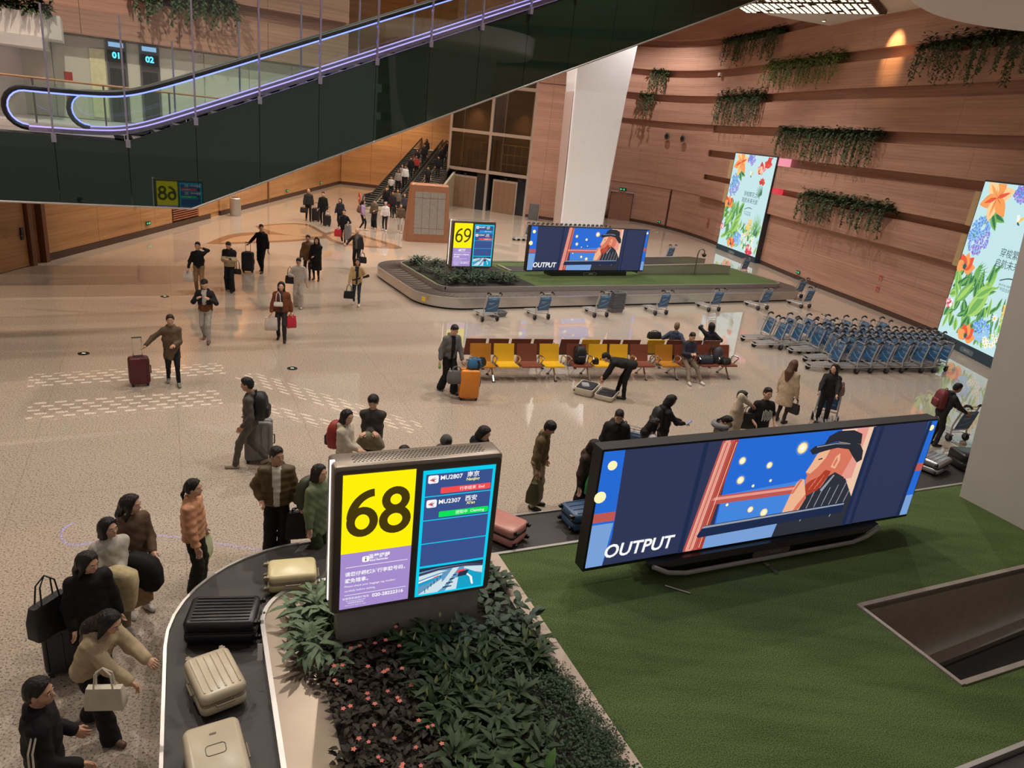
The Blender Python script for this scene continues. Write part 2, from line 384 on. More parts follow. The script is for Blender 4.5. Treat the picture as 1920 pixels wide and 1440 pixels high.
# far-left end wall behind the escalators
b = MB(); b.box(-17.3, -6.6, 64.6, 64.9, 0, CEIL); wall_back = struct(b.build('wall_back', WOODL))
for a in range(4):
    for z0, z1 in ((.25, 2.4), (2.4, 5.0), (5.0, 9.5), (9.5, 15.9)):
        q = MB(); q.box(-17.05 + a * 2.6 + .008, -17.05 + a * 2.6 + 2.59, 64.45, 64.62, z0 + .006, z1 - .006); q.build('timber_panel', WOODL, wall_back)
b = MB(); b.box(-17.1, -6.6, 64.4, 64.47, 0, .24); struct(b.build('baseboard_back', DARKW))

# ceiling ------------------------------------------------------------------------
b = MB(); b.box(-18, 19, 4, 66, CEIL, CEIL + .3)
ceiling = struct(b.build('ceiling', mat('ceiling_white', S(208, 196, 186), .6, var=.03)))
# perforated luminous coffer seen above the curved wall: brown lattice plate with rows of lit slots
pf = thing('luminous_ceiling_panel', 'perforated brown ceiling lattice with rows of small lit slots above curved timber wall', 'ceiling light', (0, 0, 0))
MZ = 13.0
b = MB(); dirx = Vector((.84, -.54, 0)); diry = Vector((.54, .84, 0)); org = Vector((11.5, 39.5, MZ)) - diry * 13 - dirx * 2.2
latm = mat('bronze_lattice', S(104, 86, 66), .4, .3); litm = lum('slot_light', (1.0, .86, .66), 2.0)
Fm = frame(org, dirx, (0, 0, 1)); b.box(0, 6.6, 0, 13, .12, .16, Fm); b.build('backing', latm, pf)
b = MB(); l = MB()
for j in range(34): b.box(0, 6.6, j * .39, j * .39 + .1, 0, .12, Fm)
for i in range(22): b.box(i * .3, i * .3 + .09, 0, 13, 0, .12, Fm)
for j in range(33):
    for i in range(21):
        if (i * 7 + j * 3) % 11 == 0 or (j % 9) == 8: continue
        l.box(i * .3 + .1, i * .3 + .29, j * .39 + .12, j * .39 + .37, -.012, .0, Fm)
b.build('lattice', latm, pf); l.build('light_slots', litm, pf, kind='stuff')
# lower white ceiling round the lattice
q = [G(1575, 52, 13.16), G(1440, 28, 13.16), G(1400, 6, 13.16), Vector((5.5, 33, 13.16)), Vector((5.5, 19, 13.16)), Vector((18, 19, 13.16)), Vector((18, 37, 13.16))]
b = MB(); b.prism([(p.x, p.y) for p in q][::-1], 13.16, 13.4); struct(b.build('ceiling_lower', WHITE))
for (x, y) in ((1545, 38), (1605, 40), (1680, 26)):
    p = G(x, y, 13.15); t = thing('recessed_downlight', 'small recessed downlight in white lower ceiling, ' + {1545: 'farthest from the wall spot', 1605: 'middle of three', 1680: 'nearest the wall spotlight'}[x], 'light', (p.x, p.y, 13.1), 0, 'recessed ceiling downlights'); b = MB(); b.lathe([(.12, 0), (.12, .06)], 14); b.build('rim', STEEL, t); b = MB(); b.lathe([(.08, -.005), (.08, .01)], 12); b.build('lens', lum('lens_warm', (1, .85, .6), 3), t)
# white round soffit above the near right corner
so = MB(); prof = [(.05, 9.3), (3.3, 9.3), (3.42, 9.36), (3.5, 9.5), (3.55, 10.2), (.05, 10.2)]
so.lathe(prof, 64, TM(9.5, 13.45, 0)); struct(so.build('ceiling_soffit', WHITE, smooth=35))
# ------------------------------------------------------------------ the big green-glass escalator across the hall
EA = R(31)                                     # direction of travel in plan
EU = Vector((math.cos(EA), math.sin(EA), 0)); EN = Vector((-math.sin(EA), math.cos(EA), 0))
ED = 20.0                                      # distance of its front cladding
def E3(s, n, z): v = EN * (ED + n) + EU * s; return Vector((v.x, v.y, z))
TAN = .43
def ztop(s): return 5.02 if s < .66 else 5.02 + (s - .66) * TAN      # top edge of the cladding
def zbot(s): return 3.5 if s < 2.0 else 3.5 + (s - 2.0) * TAN
esc = thing('escalator', 'long escalator clad in dark green glass with blue lit handrails crossing the hall', 'escalator', (0, 0, 0))
GREENG = mat('dark_green_glass', S(10, 36, 27), .03, 0, .6, var=.12, vs=.7, coat=1.0)
GREENG.node_tree.nodes['Principled BSDF'].inputs['Coat IOR'].default_value = 1.6; GREENG.node_tree.nodes['Principled BSDF'].inputs['Coat Roughness'].default_value = .01
EW = 2.15
S0, S1 = -4.4, 24.0
SP = 1.505
cuts = [S0, -2.3, -.83, .66] + [.66 + SP * k for k in range(1, 16)] + [S1]
for side in (0, 1):
    n0, n1 = ((0, .04) if side == 0 else (EW - .04, EW))
    for a, c in zip(cuts, cuts[1:]):
        a2, c2 = a + .006, c - .006
        pts = [a2] + ([2.0] if a2 < 2.0 < c2 else []) + [c2]
        rings = []
        b = MB()
        for s in pts:
            rings.append([tuple(E3(s, n0, zbot(s))), tuple(E3(s, n1, zbot(s))), tuple(E3(s, n1, ztop(s))), tuple(E3(s, n0, ztop(s)))])
        b.loft(rings); b.build('cladding_panel', GREENG, esc)
b = MB()
ss = [S0, 2.0, S1]
b.loft([[tuple(E3(s, .03, zbot(s) + .0)), tuple(E3(s, EW - .03, zbot(s))), tuple(E3(s, EW - .03, zbot(s) + .06)), tuple(E3(s, .03, zbot(s) + .06))] for s in ss]); b.build('soffit', STEELD, esc)
b = MB(); b.tube([E3(s, -.015, zbot(s) + .0) for s in ss], .025, 6); b.build('bottom_trim', STEEL, esc)
LILAC = mat('lilac_deck', S(176, 160, 200), .3, .6)
LED = lum('led_blue', (.13, .16, 1.0), 4.0); LEDP = lum('led_violet', (.48, .36, 1.0), 1.5)
def path(n, dz, s0=None, s1=S1, k=.55):
    o = []; s0 = (-1.3 if n < 1 else -.1) if s0 is None else s0
    for s in list(np.arange(s0, -.2, .36)) + list(np.arange(max(s0, -.2), 2.0, .18)) + [2.0 + j for j in range(0, 22)]:
        if s > s1: break
        # softened knee
        z = 5.02 + TAN * .5 * ((s - .66) + math.sqrt((s - .66) ** 2 + k * k)) - (TAN * .0)
        o.append(E3(s, n, z + dz))
    return o
for side, n in (('near', .28), ('far', EW - .28)):
    b = MB()
    P0 = path(n - .14, .03); P1 = path(n + .14, .03); P2 = path(n + .14, .12); P3 = path(n - .14, .12)
    b.loft([[tuple(P0[i]), tuple(P1[i]), tuple(P2[i]), tuple(P3[i])] for i in range(len(P0))]); b.build('deck', LILAC, esc)
    b = MB(); P0 = path(n - .012, .1); P1 = path(n + .012, .1); P2 = path(n + .012, .93); P3 = path(n - .012, .93)
    b.loft([[tuple(P0[i]), tuple(P1[i]), tuple(P2[i]), tuple(P3[i])] for i in range(len(P0))]); b.build('balustrade_glass', glass('clear_glass'), esc)
    # handrail with the round return at the landing
    top = path(n, .95); e0 = top[0]; ret = []
    for k in range(0, 11):
        a = R(90 + 18 * k); ret.append(e0 + EU * (math.cos(a) * .43) + Vector((0, 0, (math.sin(a) - 1) * .43)))
    ret = ret[::-1] + top
    b = MB(); b.tube(ret + [], .055, 8); b.build('handrail', RUBBER, esc)
    led = [p + (Vector((0, 0, -.075)) if i > 10 else (e0 - Vector((0, 0, .43)) - p).normalized() * .07) for i, p in enumerate(ret)]
    b = MB(); b.tube(led, .016, 6); b.build('handrail_light', LED, esc)
    b = MB(); b.tube([p + Vector((0, 0, .13)) - EN * .0 for p in path(n, 0)], .018, 6); b.build('skirt_light', LEDP, esc)
# steps and landing
b = MB(); z = 5.05
b.box(0, 4.8, .42, EW - .42, 4.98, 5.04, Matrix(((EU.x, EN.x, 0, E3(S0, 0, 0).x), (EU.y, EN.y, 0, E3(S0, 0, 0).y), (0, 0, 1, 0), (0, 0, 0, 1)))); b.build('landing_plate', STEEL, esc)
EM = Matrix(((EU.x, EN.x, 0, E3(0, 0, 0).x), (EU.y, EN.y, 0, E3(0, 0, 0).y), (0, 0, 1, 0), (0, 0, 0, 1)))
stp = MB(); stp.box(0, .46, .44, EW - .44, 0, .2); stp.mi = 1; stp.box(-.005, .03, .44, EW - .44, .17, .203)
for k in range(50):
    s = .8 + k * .465
    if s > S1: break
    if k == 0: st0 = stp.build('step', [STEELD, CHROME], esc); o = st0
    else: o = st0.copy(); COL.objects.link(o)
    o.matrix_local = EM @ Matrix.Translation((s, 0, 4.86 + (s - .8) * TAN))
# standing glass screens with slim posts along the front
def post(s, n, z0, z1):
    b = MB(); b.box(-.02, .02, -.03, .03, z0, z1, EM @ Matrix.Translation((s, n, 0))); b.box(-.05, .05, -.05, .04, z0 - .12, z0 + .06, EM @ Matrix.Translation((s, n, 0))); return b
POSTM = mat('violet_post', S(190, 180, 205), .25, .8)
for s in [-.83, .66] + [.66 + SP * k for k in range(1, 12)]:
    post(s, -.06, ztop(s) - .02, ztop(s) + 2.7).build('screen_post', POSTM, esc)
for a, c in zip([-.83, .66] + [.66 + SP * k for k in range(1, 11)], [.66] + [.66 + SP * k for k in range(1, 12)]):
    b = MB(); b.loft([[tuple(E3(s, -.066, ztop(s) + .05)), tuple(E3(s, -.054, ztop(s) + .05)), tuple(E3(s, -.054, ztop(s) + 2.7)), tuple(E3(s, -.066, ztop(s) + 2.7))] for s in (a + .03, c - .03)]); b.build('screen_glass', glass('clear_glass'), esc)
for k in range(1, 8):
    s = .66 + SP * k * 1.1 - .4; post(s, EW + .08, ztop(s) + .0, ztop(s) + 1.9).build('screen_post', POSTM, esc)

# ------------------------------------------------------------------ upper gallery behind it
GD = 30.0
def U3(s, n, z): v = EN * (GD + n) + EU * s; return Vector((v.x, v.y, z))
UM = Matrix(((EU.x, EN.x, 0, (EN * GD).x), (EU.y, EN.y, 0, (EN * GD).y), (0, 0, 1, 0), (0, 0, 0, 1)))
gal = MB(); gal.box(-9, 6.4, -5.2, .3, 4.55, 5.0, UM); gal.box(-12.5, -4.9, -10.4, -5.2, 4.55, 5.0, UM)
struct(gal.build('gallery_floor', mat('gallery_slab', S(196, 188, 190), .35, var=.04)))
gw = MB(); gw.box(-9, 8.8, 0, .3, 5.0, 7.66, UM)
gwall = struct(gw.build('wall_gallery', mat('gallery_wall', S(206, 200, 186), .5, var=.04, vs=1)))
ww = MB(); ww.box(-9, 8.8, -.25, .2, 7.66, CEIL, UM)
gup = struct(ww.build('wall_upper', WOODR))
for i, a in enumerate(np.arange(-9, 8.7, 2.95)):
    for z0, z1, p in ((7.66, 8.9, .5), (9.35, 11.3, .5), (11.7, 15.9, .5)):
        q = MB(); q.box(a + .006, a + 2.944, -p, -.25, z0, z1, UM); q.build('timber_panel', WOODR, gup)
dg = mat('lift_dark', S(70, 66, 66), .35, .3); sgn = lum('cyan_sign', (.10, .62, .95), 1.7); sgn2 = lum('pale_blue_sign', (.35, .6, .95), .8)
seamm = mat('seam_grey', S(150, 146, 140), .5)
for i, s in enumerate(np.arange(-8.8, 8.7, 1.55)):
    q = MB(); q.box(s + .006, s + 1.54, -.05, 0, 5.02, 7.6, UM); q.build('wall_panel', MATS['gallery_wall'], gwall)
for i, s in enumerate((.83, 1.84)):
    lift = thing('gallery_lift', ('dark lift door on upper gallery under cyan number sign, beside pale wall light' if i == 0 else 'dark lift door on upper gallery under cyan 02 sign, next to glass corner'), 'lift', (0, 0, 0))
    b = MB(); b.box(s - .31, s + .31, -.1, -.05, 5.0, 7.62, UM); b.build('surround', mat('lift_surround', S(120, 114, 110), .35, .4), lift)
    for k in (-1, 1):
        b = MB(); b.box(s + (k - 1) * .12 + .006, s + (k + 1) * .12 - .006, -.13, -.09, 5.02, 6.75, UM); b.build('door_leaf', dg, lift)
    b = MB(); b.box(s - .27, s + .27, -.2, -.1, 6.95, 7.3, UM); b.build('sign_box', BLACK, lift)
    text('01' if i == 0 else '02', .26, sgn, lift, UM @ Matrix.Translation((s, -.203, 7.15)) @ Matrix.Rotation(R(90), 4, 'X'), 'sign_number', .012)
    b = MB(); b.box(s - .22, s + .22, -.2, -.1, 7.42, 7.56, UM); b.build('sign_light', sgn2, lift)
b = MB(); b.box(.02, .48, -.075, -.06, 5.1, 7.3, UM); b.build('pale_door', mat('pale_door', S(226, 216, 176), .4), gwall)
# fire hose labels on the gallery wall
for z in (6.2, 5.55):
    b = MB(); b.box(-.75, -.52, -.075, -.055, z, z + .26, UM); tag(b.build('fire_notice', mat('notice_red', S(170, 60, 50), .5)), 'small red fire notice on pale gallery wall, ' + ('upper' if z > 6 else 'lower') + ' of two', 'notice', 'fire notices on the gallery wall')
# gallery railing
rail = thing('gallery_railing', 'glass railing with slim posts and timber handrail along upper gallery', 'railing', (0, 0, 0))
for s in np.arange(-8.2, 5.5, 1.7):
    b = MB(); b.box(s - .025, s + .025, -5.1, -5.02, 5.0, 6.15, UM); b.build('post', STEELD, rail)
    b = MB(); b.box(s + .05, s + 1.65, -5.066, -5.054, 5.05, 6.08, UM); b.build('glass_panel', glass('clear_glass'), rail)
b = MB(); b.tube([UM @ Vector((-8.3, -5.06, 6.18)), UM @ Vector((6.4, -5.06, 6.18))], .03, 8); b.build('handrail', mat('oak_rail', S(176, 130, 90), .4), rail)
# white boxed balconies at the top corner
b = MB(); b.box(-9.5, -1.1, -3.4, -.4, 7.0, 7.3, UM); b.box(-9.5, -.65, -3.0, -.4, 7.3, 7.95, UM); b.box(-9.5, -4.9, -1.4, -.05, 5.0, 7.05, UM)
b.box(LX - .1, LX + .08, 18.5, 25.2, 5.0, 7.7); struct(b.build('gallery_bulkhead', WHITE))
# ------------------------------------------------------------------ far end: lifts, escalators, column, directory pylon
# two glass lift shafts
LA, LB = Vector((-6.9, 57.6, 0)), Vector((-.5, 55.6, 0))
lu = (LB - LA).normalized(); ln = Vector((lu.y, -lu.x, 0))      # towards the hall
LM = Matrix(((lu.x, -ln.x, 0, LA.x), (lu.y, -ln.y, 0, LA.y), (0, 0, 1, 0), (0, 0, 0, 1)))   # x along, y backwards
LW = (LB - LA).length
sh = thing('lift_tower', 'tall glass lift tower with steel frame and two brown lift doors', 'lift', (0, 0, 0))
b = MB(); b.box(0, LW, 2.6, 2.8, 0, 11, LM); b.box(0, .1, .1, 2.7, 0, 11, LM); b.box(LW - .1, LW, .1, 2.7, 0, 11, LM); b.box(LW / 2 - .08, LW / 2 + .08, .2, 2.7, 0, 11, LM)
b.build('shaft_wall', mat('shaft_grey', S(62, 60, 60), .5), sh)
b = MB()
for x in (.06, LW / 2, LW - .06): b.box(x - .1, x + .1, -.05, .12, 0, 9.7, LM)
for z in (2.9, 5.7, 9.0): b.box(0, LW, -.08, .1, z - .12, z + .12, LM)
b.build('steel_frame', STEEL, sh)
b = MB(); b.box(-.1, LW + .1, -.2, .3, 9.6, 10.0, LM); b.build('head_beam', WHITE, sh)
for i in range(2):
    x0 = .2 + i * LW / 2; x1 = x0 + LW / 2 - .4
    for z0, z1 in ((3.05, 5.55), (5.85, 8.85), (9.1, 9.6)):
        b = MB(); b.box(x0, x1, .0, .02, z0, z1, LM); b.build('glass_pane', glass('smoke_glass', (.8, .82, .84), base=.02), sh)
    # car frame and guide rails
    b = MB()
    for x in (x0 + .4, x1 - .4): b.box(x - .04, x + .04, 1.2, 1.3, 3, 9.5, LM)
    b.build('guide_rail', STEEL, sh)
    b = MB()
    for z in (3.6, 4.3, 5.0): b.tube([LM @ Vector((x0 + .4, .9, z)), LM @ Vector((x1 - .3, .9, z))], .025, 6)
    for x in np.linspace(x0 + .4, x1 - .3, 5): b.tube([LM @ Vector((x, .9, 3.1)), LM @ Vector((x, .9, 5.0))], .02, 6)
    b.build('car_cage', mat('cage_brass', S(190, 170, 110), .35, .8), sh)
    b = MB(); b.box(x0 + .3, x0 + 2.3, .06, .14, 0, 2.45, LM); b.build('door_frame', STEEL, sh)
    for k in range(4):
        q = MB(); q.box(x0 + .42 + k * .44 + .004, x0 + .42 + (k + 1) * .44 - .004, .0, .08, .03, 2.3, LM); q.build('door_leaf', mat('lift_bronze', S(150, 122, 100), .3, .5), sh)
    b = MB(); b.box(x0 + 2.3, x1 + .1, .05, .12, 0, 2.8, LM); b.build('side_glass', mat('dark_glass', S(34, 36, 40), .05), sh)
    b = MB(); b.box(x0 + 1.2, x0 + 1.45, -.0, .06, 2.5, 2.62, LM); b.build('indicator', BLACK, sh)
# timber wall to the right of the lifts
b = MB(); P = [LB, LB + Vector((2.2, -.5, 0)), Vector((4.4, 55.6, 0)), Vector((5.6, 61.8, 0))]
for a, c in zip(P, P[1:]):
    d = (c - a); L = d.length; d.normalize(); Mx = frame(a, d, (0, 0, 1)); b.box(0, L, 0, .3, 0, CEIL, Mx)
wl = struct(b.build('wall_lift', WOODR))
for a, c in ((P[0], P[1]), (P[1], P[2])):
    d = (c - a); L = d.length; d.normalize(); Mx = frame(a, d, (0, 0, 1)); n = max(1, round(L / 1.2))
    for k in range(n):
        q = MB(); q.box(k * L / n + .006, (k + 1) * L / n - .006, -.05, 0, .22, 9.5, Mx); q.build('timber_panel', WOODR, wl)
        q = MB(); q.box(k * L / n + .006, (k + 1) * L / n - .006, -.12, 0, 9.55, 15.9, Mx); q.build('timber_panel', WOODR, wl)
    q = MB(); q.box(0, L, -.03, 0, 0, .22, Mx); struct(q.build('baseboard_lift', DARKW))
b = MB(); b.box(-.05, LW + .1, -.1, .2, 10.0, CEIL, LM); struct(b.build('wall_lift_head', WOODR))

# flared white column
cw = thing('white_column', 'tall flared white column in front of curved timber wall', 'column', (3.3, 50.6, 0), R(12))
b = MB()
def ringc(w, d, z): return [(x, y, z) for x, y in rrect(w, d, .12, 3)]
b.loft([ringc(3.0, 2.2, 0), ringc(3.15, 2.25, 4), ringc(3.5, 2.5, 9), ringc(4.0, 2.9, 13), ringc(4.6, 3.4, CEIL)]); b.build('shaft', mat('column_white', S(236, 236, 240), .22, var=.03, coat=.3), cw)
for s_ in (-1,):
    q = MB(); q.loft([[(-1.53, -.95, 0.05), (-1.51, -.95, 0.05), (-1.51, .95, .05), (-1.53, .95, .05)], [(-1.78, -1.1, 8.9), (-1.76, -1.1, 8.9), (-1.76, 1.1, 8.9), (-1.78, 1.1, 8.9)]]); q.build('side_panel', mat('column_rose', S(196, 176, 172), .35), cw)

# directory pylon
py = thing('directory_pylon', 'bronze directory pylon with rounded top and blank grey metal panels', 'pylon', (-5.55, 38.9, 0), R(24))
b = MB(); prof = [(-1.25, 0), (1.25, 0)]
b.loft([[(x * w, y * d, z) for x, y in rrect(2, 2, .25, 3)] for (z, w, d) in ((0, 1.22, .42), (.12, 1.22, .42), (2.6, 1.05, .25), (2.95, 1.03, .22), (3.05, .98, .16))]); b.build('shell', mat('bronze_paint', S(160, 112, 84), .35, .3), py)
for i in range(4):
    for j, (z0, z1) in enumerate(((.42, .72), (.74, 2.3), (2.32, 2.62))):
        q = MB(); x0 = -.82 + i * .42; y0 = lambda z: -(.42 - z * .065) - .02
        q.loft([[(x0, y0(z0), z0), (x0 + .4, y0(z0), z0), (x0 + .4, y0(z0) + .05, z0), (x0, y0(z0) + .05, z0)], [(x0, y0(z1), z1), (x0 + .4, y0(z1), z1), (x0 + .4, y0(z1) + .05, z1), (x0, y0(z1) + .05, z1)]]); q.build('panel', mat('pylon_panel', S(176, 168, 160), .3, .5), py)

# pair of far escalators climbing away from the hall
FA = G(742, 398); FTOP = Vector((-7.7, 69.5, 0))
fu = (FTOP - FA); fu.z = 0; FL = fu.length; fu.normalize(); fn = Vector((fu.y, -fu.x, 0))     # fn = to the right
FR = 5.0
FM = Matrix(((fn.x, fu.x, 0, FA.x), (fn.y, fu.y, 0, FA.y), (0, 0, 1, 0), (0, 0, 0, 1)))     # x right, y up the slope
def fz(y): return 0 if y < 1.2 else (y - 1.2) * FR / (FL - 1.2)
fbal = glass('warm_glass', (.86, .84, .72), base=.04)
for i, (x0, nm) in enumerate(((-2.15, 'far escalator beside end wall, crowded with arriving travellers coming down'), (.0, 'far escalator beside lift tower with dark steps and travellers'))):
    fe = thing('escalator', nm, 'escalator', (0, 0, 0))
    b = MB()
    for y0, y1 in ((-.6, 1.2), (1.2, FL + 2)):
        b.loft([[tuple(FM @ Vector((x0 - .05, y, max(0, fz(y) - 1.1)))), tuple(FM @ Vector((x0 + 2.05, y, max(0, fz(y) - 1.1)))), tuple(FM @ Vector((x0 + 2.05, y, fz(y) + .12))), tuple(FM @ Vector((x0 - .05, y, fz(y) + .12)))] for y in (y0, y1)])
    b.build('truss', mat('pale_cladding', S(196, 184, 160), .35, .3), fe)
    stp = MB(); stp.box(.3, 1.75, 0, .42, -.1, .02); stp.mi = 1; stp.box(.3, 1.75, 0, .03, .0, .03)
    st0 = None
    for k in range(32):
        y = 1.2 + k * .42
        if y > FL: break
        if st0 is None: st0 = o = stp.build('step', [mat('step_black', S(36, 34, 34), .5), STEELD], fe)
        else: o = st0.copy(); COL.objects.link(o)
        o.matrix_local = FM @ Matrix.Translation((x0, y, fz(y) + .2))
    for x in (x0 + .12, x0 + 1.93):
        b = MB(); b.loft([[tuple(FM @ Vector((x - .012, y, fz(y) + .12))), tuple(FM @ Vector((x + .012, y, fz(y) + .12))), tuple(FM @ Vector((x + .012, y, fz(y) + 1.0))), tuple(FM @ Vector((x - .012, y, fz(y) + 1.0)))] for y in (-.6, 1.2, FL + 2)]); b.build('balustrade', fbal, fe)
        b = MB(); pr = [FM @ Vector((x, -.6 + math.cos(R(a)) * .45 * -1, .55 + math.sin(R(a)) * .45)) for a in range(-80, 91, 20)][0:] + [FM @ Vector((x, y, fz(y) + 1.0)) for y in (1.2, FL + 2)]
        b.tube(pr, .05, 6); b.build('handrail', RUBBER, fe)
        b = MB(); b.tube([FM @ Vector((x + .06, y, fz(y) + .2)) for y in (-.4, 1.2, FL + 2)], .03, 6); b.build('side_trim', CHROME, fe)
# red no-entry discs at the escalator foot
for i, x in enumerate((-2.15, -.05)):
    t = thing('no_entry_sign', 'round red no-entry sign at foot of far escalator, ' + ('beside the timber end wall' if i == 0 else 'between the two escalators'), 'sign', (0, 0, 0), 0, 'no-entry signs at the far escalators')
    Mx = FM @ Matrix.Translation((x, -1.35, .8)) @ Matrix.Rotation(R(-62), 4, 'Z')
    b = MB(); b.lathe([(.36, -.02), (.36, .02)], 20, Mx @ Matrix.Rotation(R(90), 4, 'X')); b.build('disc', mat('sign_red', S(200, 30, 28), .4), t)
    b = MB(); b.box(-.25, .25, -.03, -.022, -.06, .06, Mx); b.build('bar', WHITE, t)
    b = MB(); b.box(-.02, .02, -.02, .02, -.8, -.34, Mx); b.build('stand', STEEL, t)
# escalator-side pale wall
b = MB(); b.loft([[tuple(FM @ Vector((x, y, 0))) for x, y in ((2.2, 0), (2.38, 0))] + [tuple(FM @ Vector((2.38, 0, .8))), tuple(FM @ Vector((2.2, 0, .8)))], [tuple(FM @ Vector((2.2, FL + 2, 0))), tuple(FM @ Vector((2.38, FL + 2, 0))), tuple(FM @ Vector((2.38, FL + 2, FR + .6))), tuple(FM @ Vector((2.2, FL + 2, FR + .6)))]])
struct(b.build('wall_escalator', mat('pale_cladding', S(196, 184, 160))))
# landing and pale wall at the escalators' head
b = MB(); b.box(-4, 9, FL + 1.5, FL + 6, 4.6, 5.0, FM); struct(b.build('upper_landing', MATS['gallery_slab']))
b = MB(); b.box(-4, 9, FL + 6, FL + 6.3, 0, 11, FM); struct(b.build('wall_landing', MATS['gallery_wall']))
# litter bin by the left wall, and a leaning steel bin by the lifts
def bin_(loc, label):
    t = thing('litter_bin', label, 'bin', loc)
    b = MB(); b.lathe([(.28, 0), (.28, .06), (.3, .08), (.3, .95), (.27, .98), (.2, 1.0)], 20); b.build('body', STEEL, t, smooth=40)
    b = MB(); b.lathe([(.19, 1.0), (.19, 1.03), (.1, 1.05)], 20); b.build('lid', STEELD, t, smooth=40)
    return t
bin_(G(430, 403) + Vector((.35, 0, 0)), 'round steel litter bin standing by honey timber wall')
t = thing('information_stand', 'slim grey metal information stand at foot of lift tower wall', 'stand', (.15, 54.2, 0), R(-15))
b = MB(); b.rbox(.75, .12, 1.15, .03, TM(0, 0, .6)); b.build('board', GREY, t); b = MB(); b.box(-.4, .4, -.2, .2, 0, .03); b.build('foot', STEELD, t)
b = MB(); b.tube([(.42, -.1, 0), (.42, -.1, 1.25)], .02); b.build('pole', STEEL, t)
# service door, exit sign and wall vents on the curved wall
def onwall(y, off, z):
    """frame on the curved wall at depth y: X to the photo's right along the wall, Y up, Z out"""
    for i in range(len(RC) - 1):
        if (RC[i].y - y) * (RC[i + 1].y - y) <= 0 and RC[i].y != RC[i + 1].y:
            k = (y - RC[i].y) / (RC[i + 1].y - RC[i].y); p = RC[i].lerp(RC[i + 1], k); n = nrm2(RC, i); break
    p = p + n * off; n3 = Vector((n.x, n.y, 0)); x = Vector((0, 0, 1)).cross(n3)
    return frame((p.x, p.y, z), x, n3)
sdm = Matrix.Translation((7.3, 61.0, 0)) @ Matrix.Rotation(R(-3), 4, 'Z')
sd = struct((lambda q: (q.box(-.95, .95, -.02, .2, 0, 2.25, sdm), q)[1])(MB()).build('door_2', mat('service_door', S(142, 98, 80), .45)))
b = MB(); b.box(-.004, .004, -.03, -.015, .02, 2.2, sdm); b.box(-.95, -.9, -.05, 0, 0, 2.3, sdm); b.box(.9, .95, -.05, 0, 0, 2.3, sdm); b.build('door_gap', DARKW, sd)
b = MB(); b.box(-.95, -.4, -.1, -.02, 2.25, 2.33, sdm); b.box(.3, .95, -.1, -.02, 2.25, 2.33, sdm); b.build('door_closer', STEEL, sd)
EXG = lum('exit_green', (.05, .75, .3), 1.3)
def exit_sign(Mx, label, w=.36, h=.16):
    t = thing('exit_sign', label, 'exit sign', (0, 0, 0), 0, 'green exit signs')
    b = MB(); b.box(-w / 2, w / 2, -h / 2, h / 2, 0, .03, Mx); b.build('case', mat('sign_green', S(20, 60, 40), .4), t)
    b = MB(); b.box(-w * .42, -w * .1, -h * .08, h * .08, .03, .034, Mx); b.ngon([(-w * .44, 0, .033), (-w * .3, -h * .3, .033), (-w * .3, h * .3, .033)], Mx)
    b.box(.02, .05, -h * .3, h * .1, .03, .034, Mx); b.box(.06, .1, -h * .1, h * .32, .03, .034, Mx); b.box(.09, .13, -h * .3, h * .0, .03, .034, Mx); b.build('symbol', EXG, t)
exit_sign(sdm @ Matrix.Translation((0, -.06, 2.5)) @ Matrix.Rotation(R(90), 4, 'X'), 'green exit sign over brown service door', .6, .24)
exit_sign(onwall(59.2, .02, .42), 'low green exit sign on curved wall beside dark corner strip')
exit_sign(onwall(51.2, .02, .4), 'low green exit sign on curved wall just before far floral screen')
exit_sign(onwall(40.2, .02, .42), 'low green exit sign on curved wall behind lone trolley')
LWF = lambda y, z: frame((LX + .04, y, z), (0, 1, 0), (1, 0, 0))
for y, lb in ((31.9, 'low green exit sign on honey timber wall beside louvre'), (21.6, 'low green exit sign on timber wall by door'), (50.5, 'low green exit sign on left wall behind two black-coated men'), (58.5, 'low green exit sign on left wall nearest the far corner')):
    exit_sign(LWF(y, .52), lb)
exit_sign(frame((2.6, 54.9, .45), (.97, .22, 0), (.22, -.97, 0)), 'low green exit sign beside white column foot')
for i, y in enumerate((58.2, 59.6)):
    t = thing('wall_speaker', 'round black wall speaker high on curved timber wall, ' + ('nearer the plants' if i == 0 else 'nearer the white column'), 'speaker', (0, 0, 0), 0, 'round wall speakers')
    b = MB(); b.lathe([(.26, 0), (.26, .05), (.2, .06)], 20, onwall(y, .0, 6.9 if i == 0 else 6.95) @ Matrix.Translation((0, 0, .22))); b.build('ring', STEELD, t); b = MB(); b.lathe([(.17, .05), (.17, .075)], 16, onwall(y, .0, 6.9 if i == 0 else 6.95) @ Matrix.Translation((0, 0, .22))); b.build('cone', BLACK, t)
b = MB(); b.box(-.07, .07, 0, 3.0, 0, .06, onwall(58.6, -.02, 0)); struct(b.build('trim_4', DARKW))
# louvre in the left wall
t = thing('wall_louvre', 'horizontal slatted timber air louvre low in honey wall', 'louvre', (LX, 34.25, .3))
b = MB(); b.box(-.1, -.06, 0, 2.7, 0, 1.4); b.build('backing', BLACK, t)
sl = MB(); sl.box(-.05, .03, .02, 2.68, 0, .045)
for k in range(13):
    if k == 0: s0 = o = sl.build('slat', mat('louvre_red', S(160, 92, 64), .5), t)
    else: o = s0.copy(); COL.objects.link(o)
    o.location = (0, 0, .04 + k * .105)
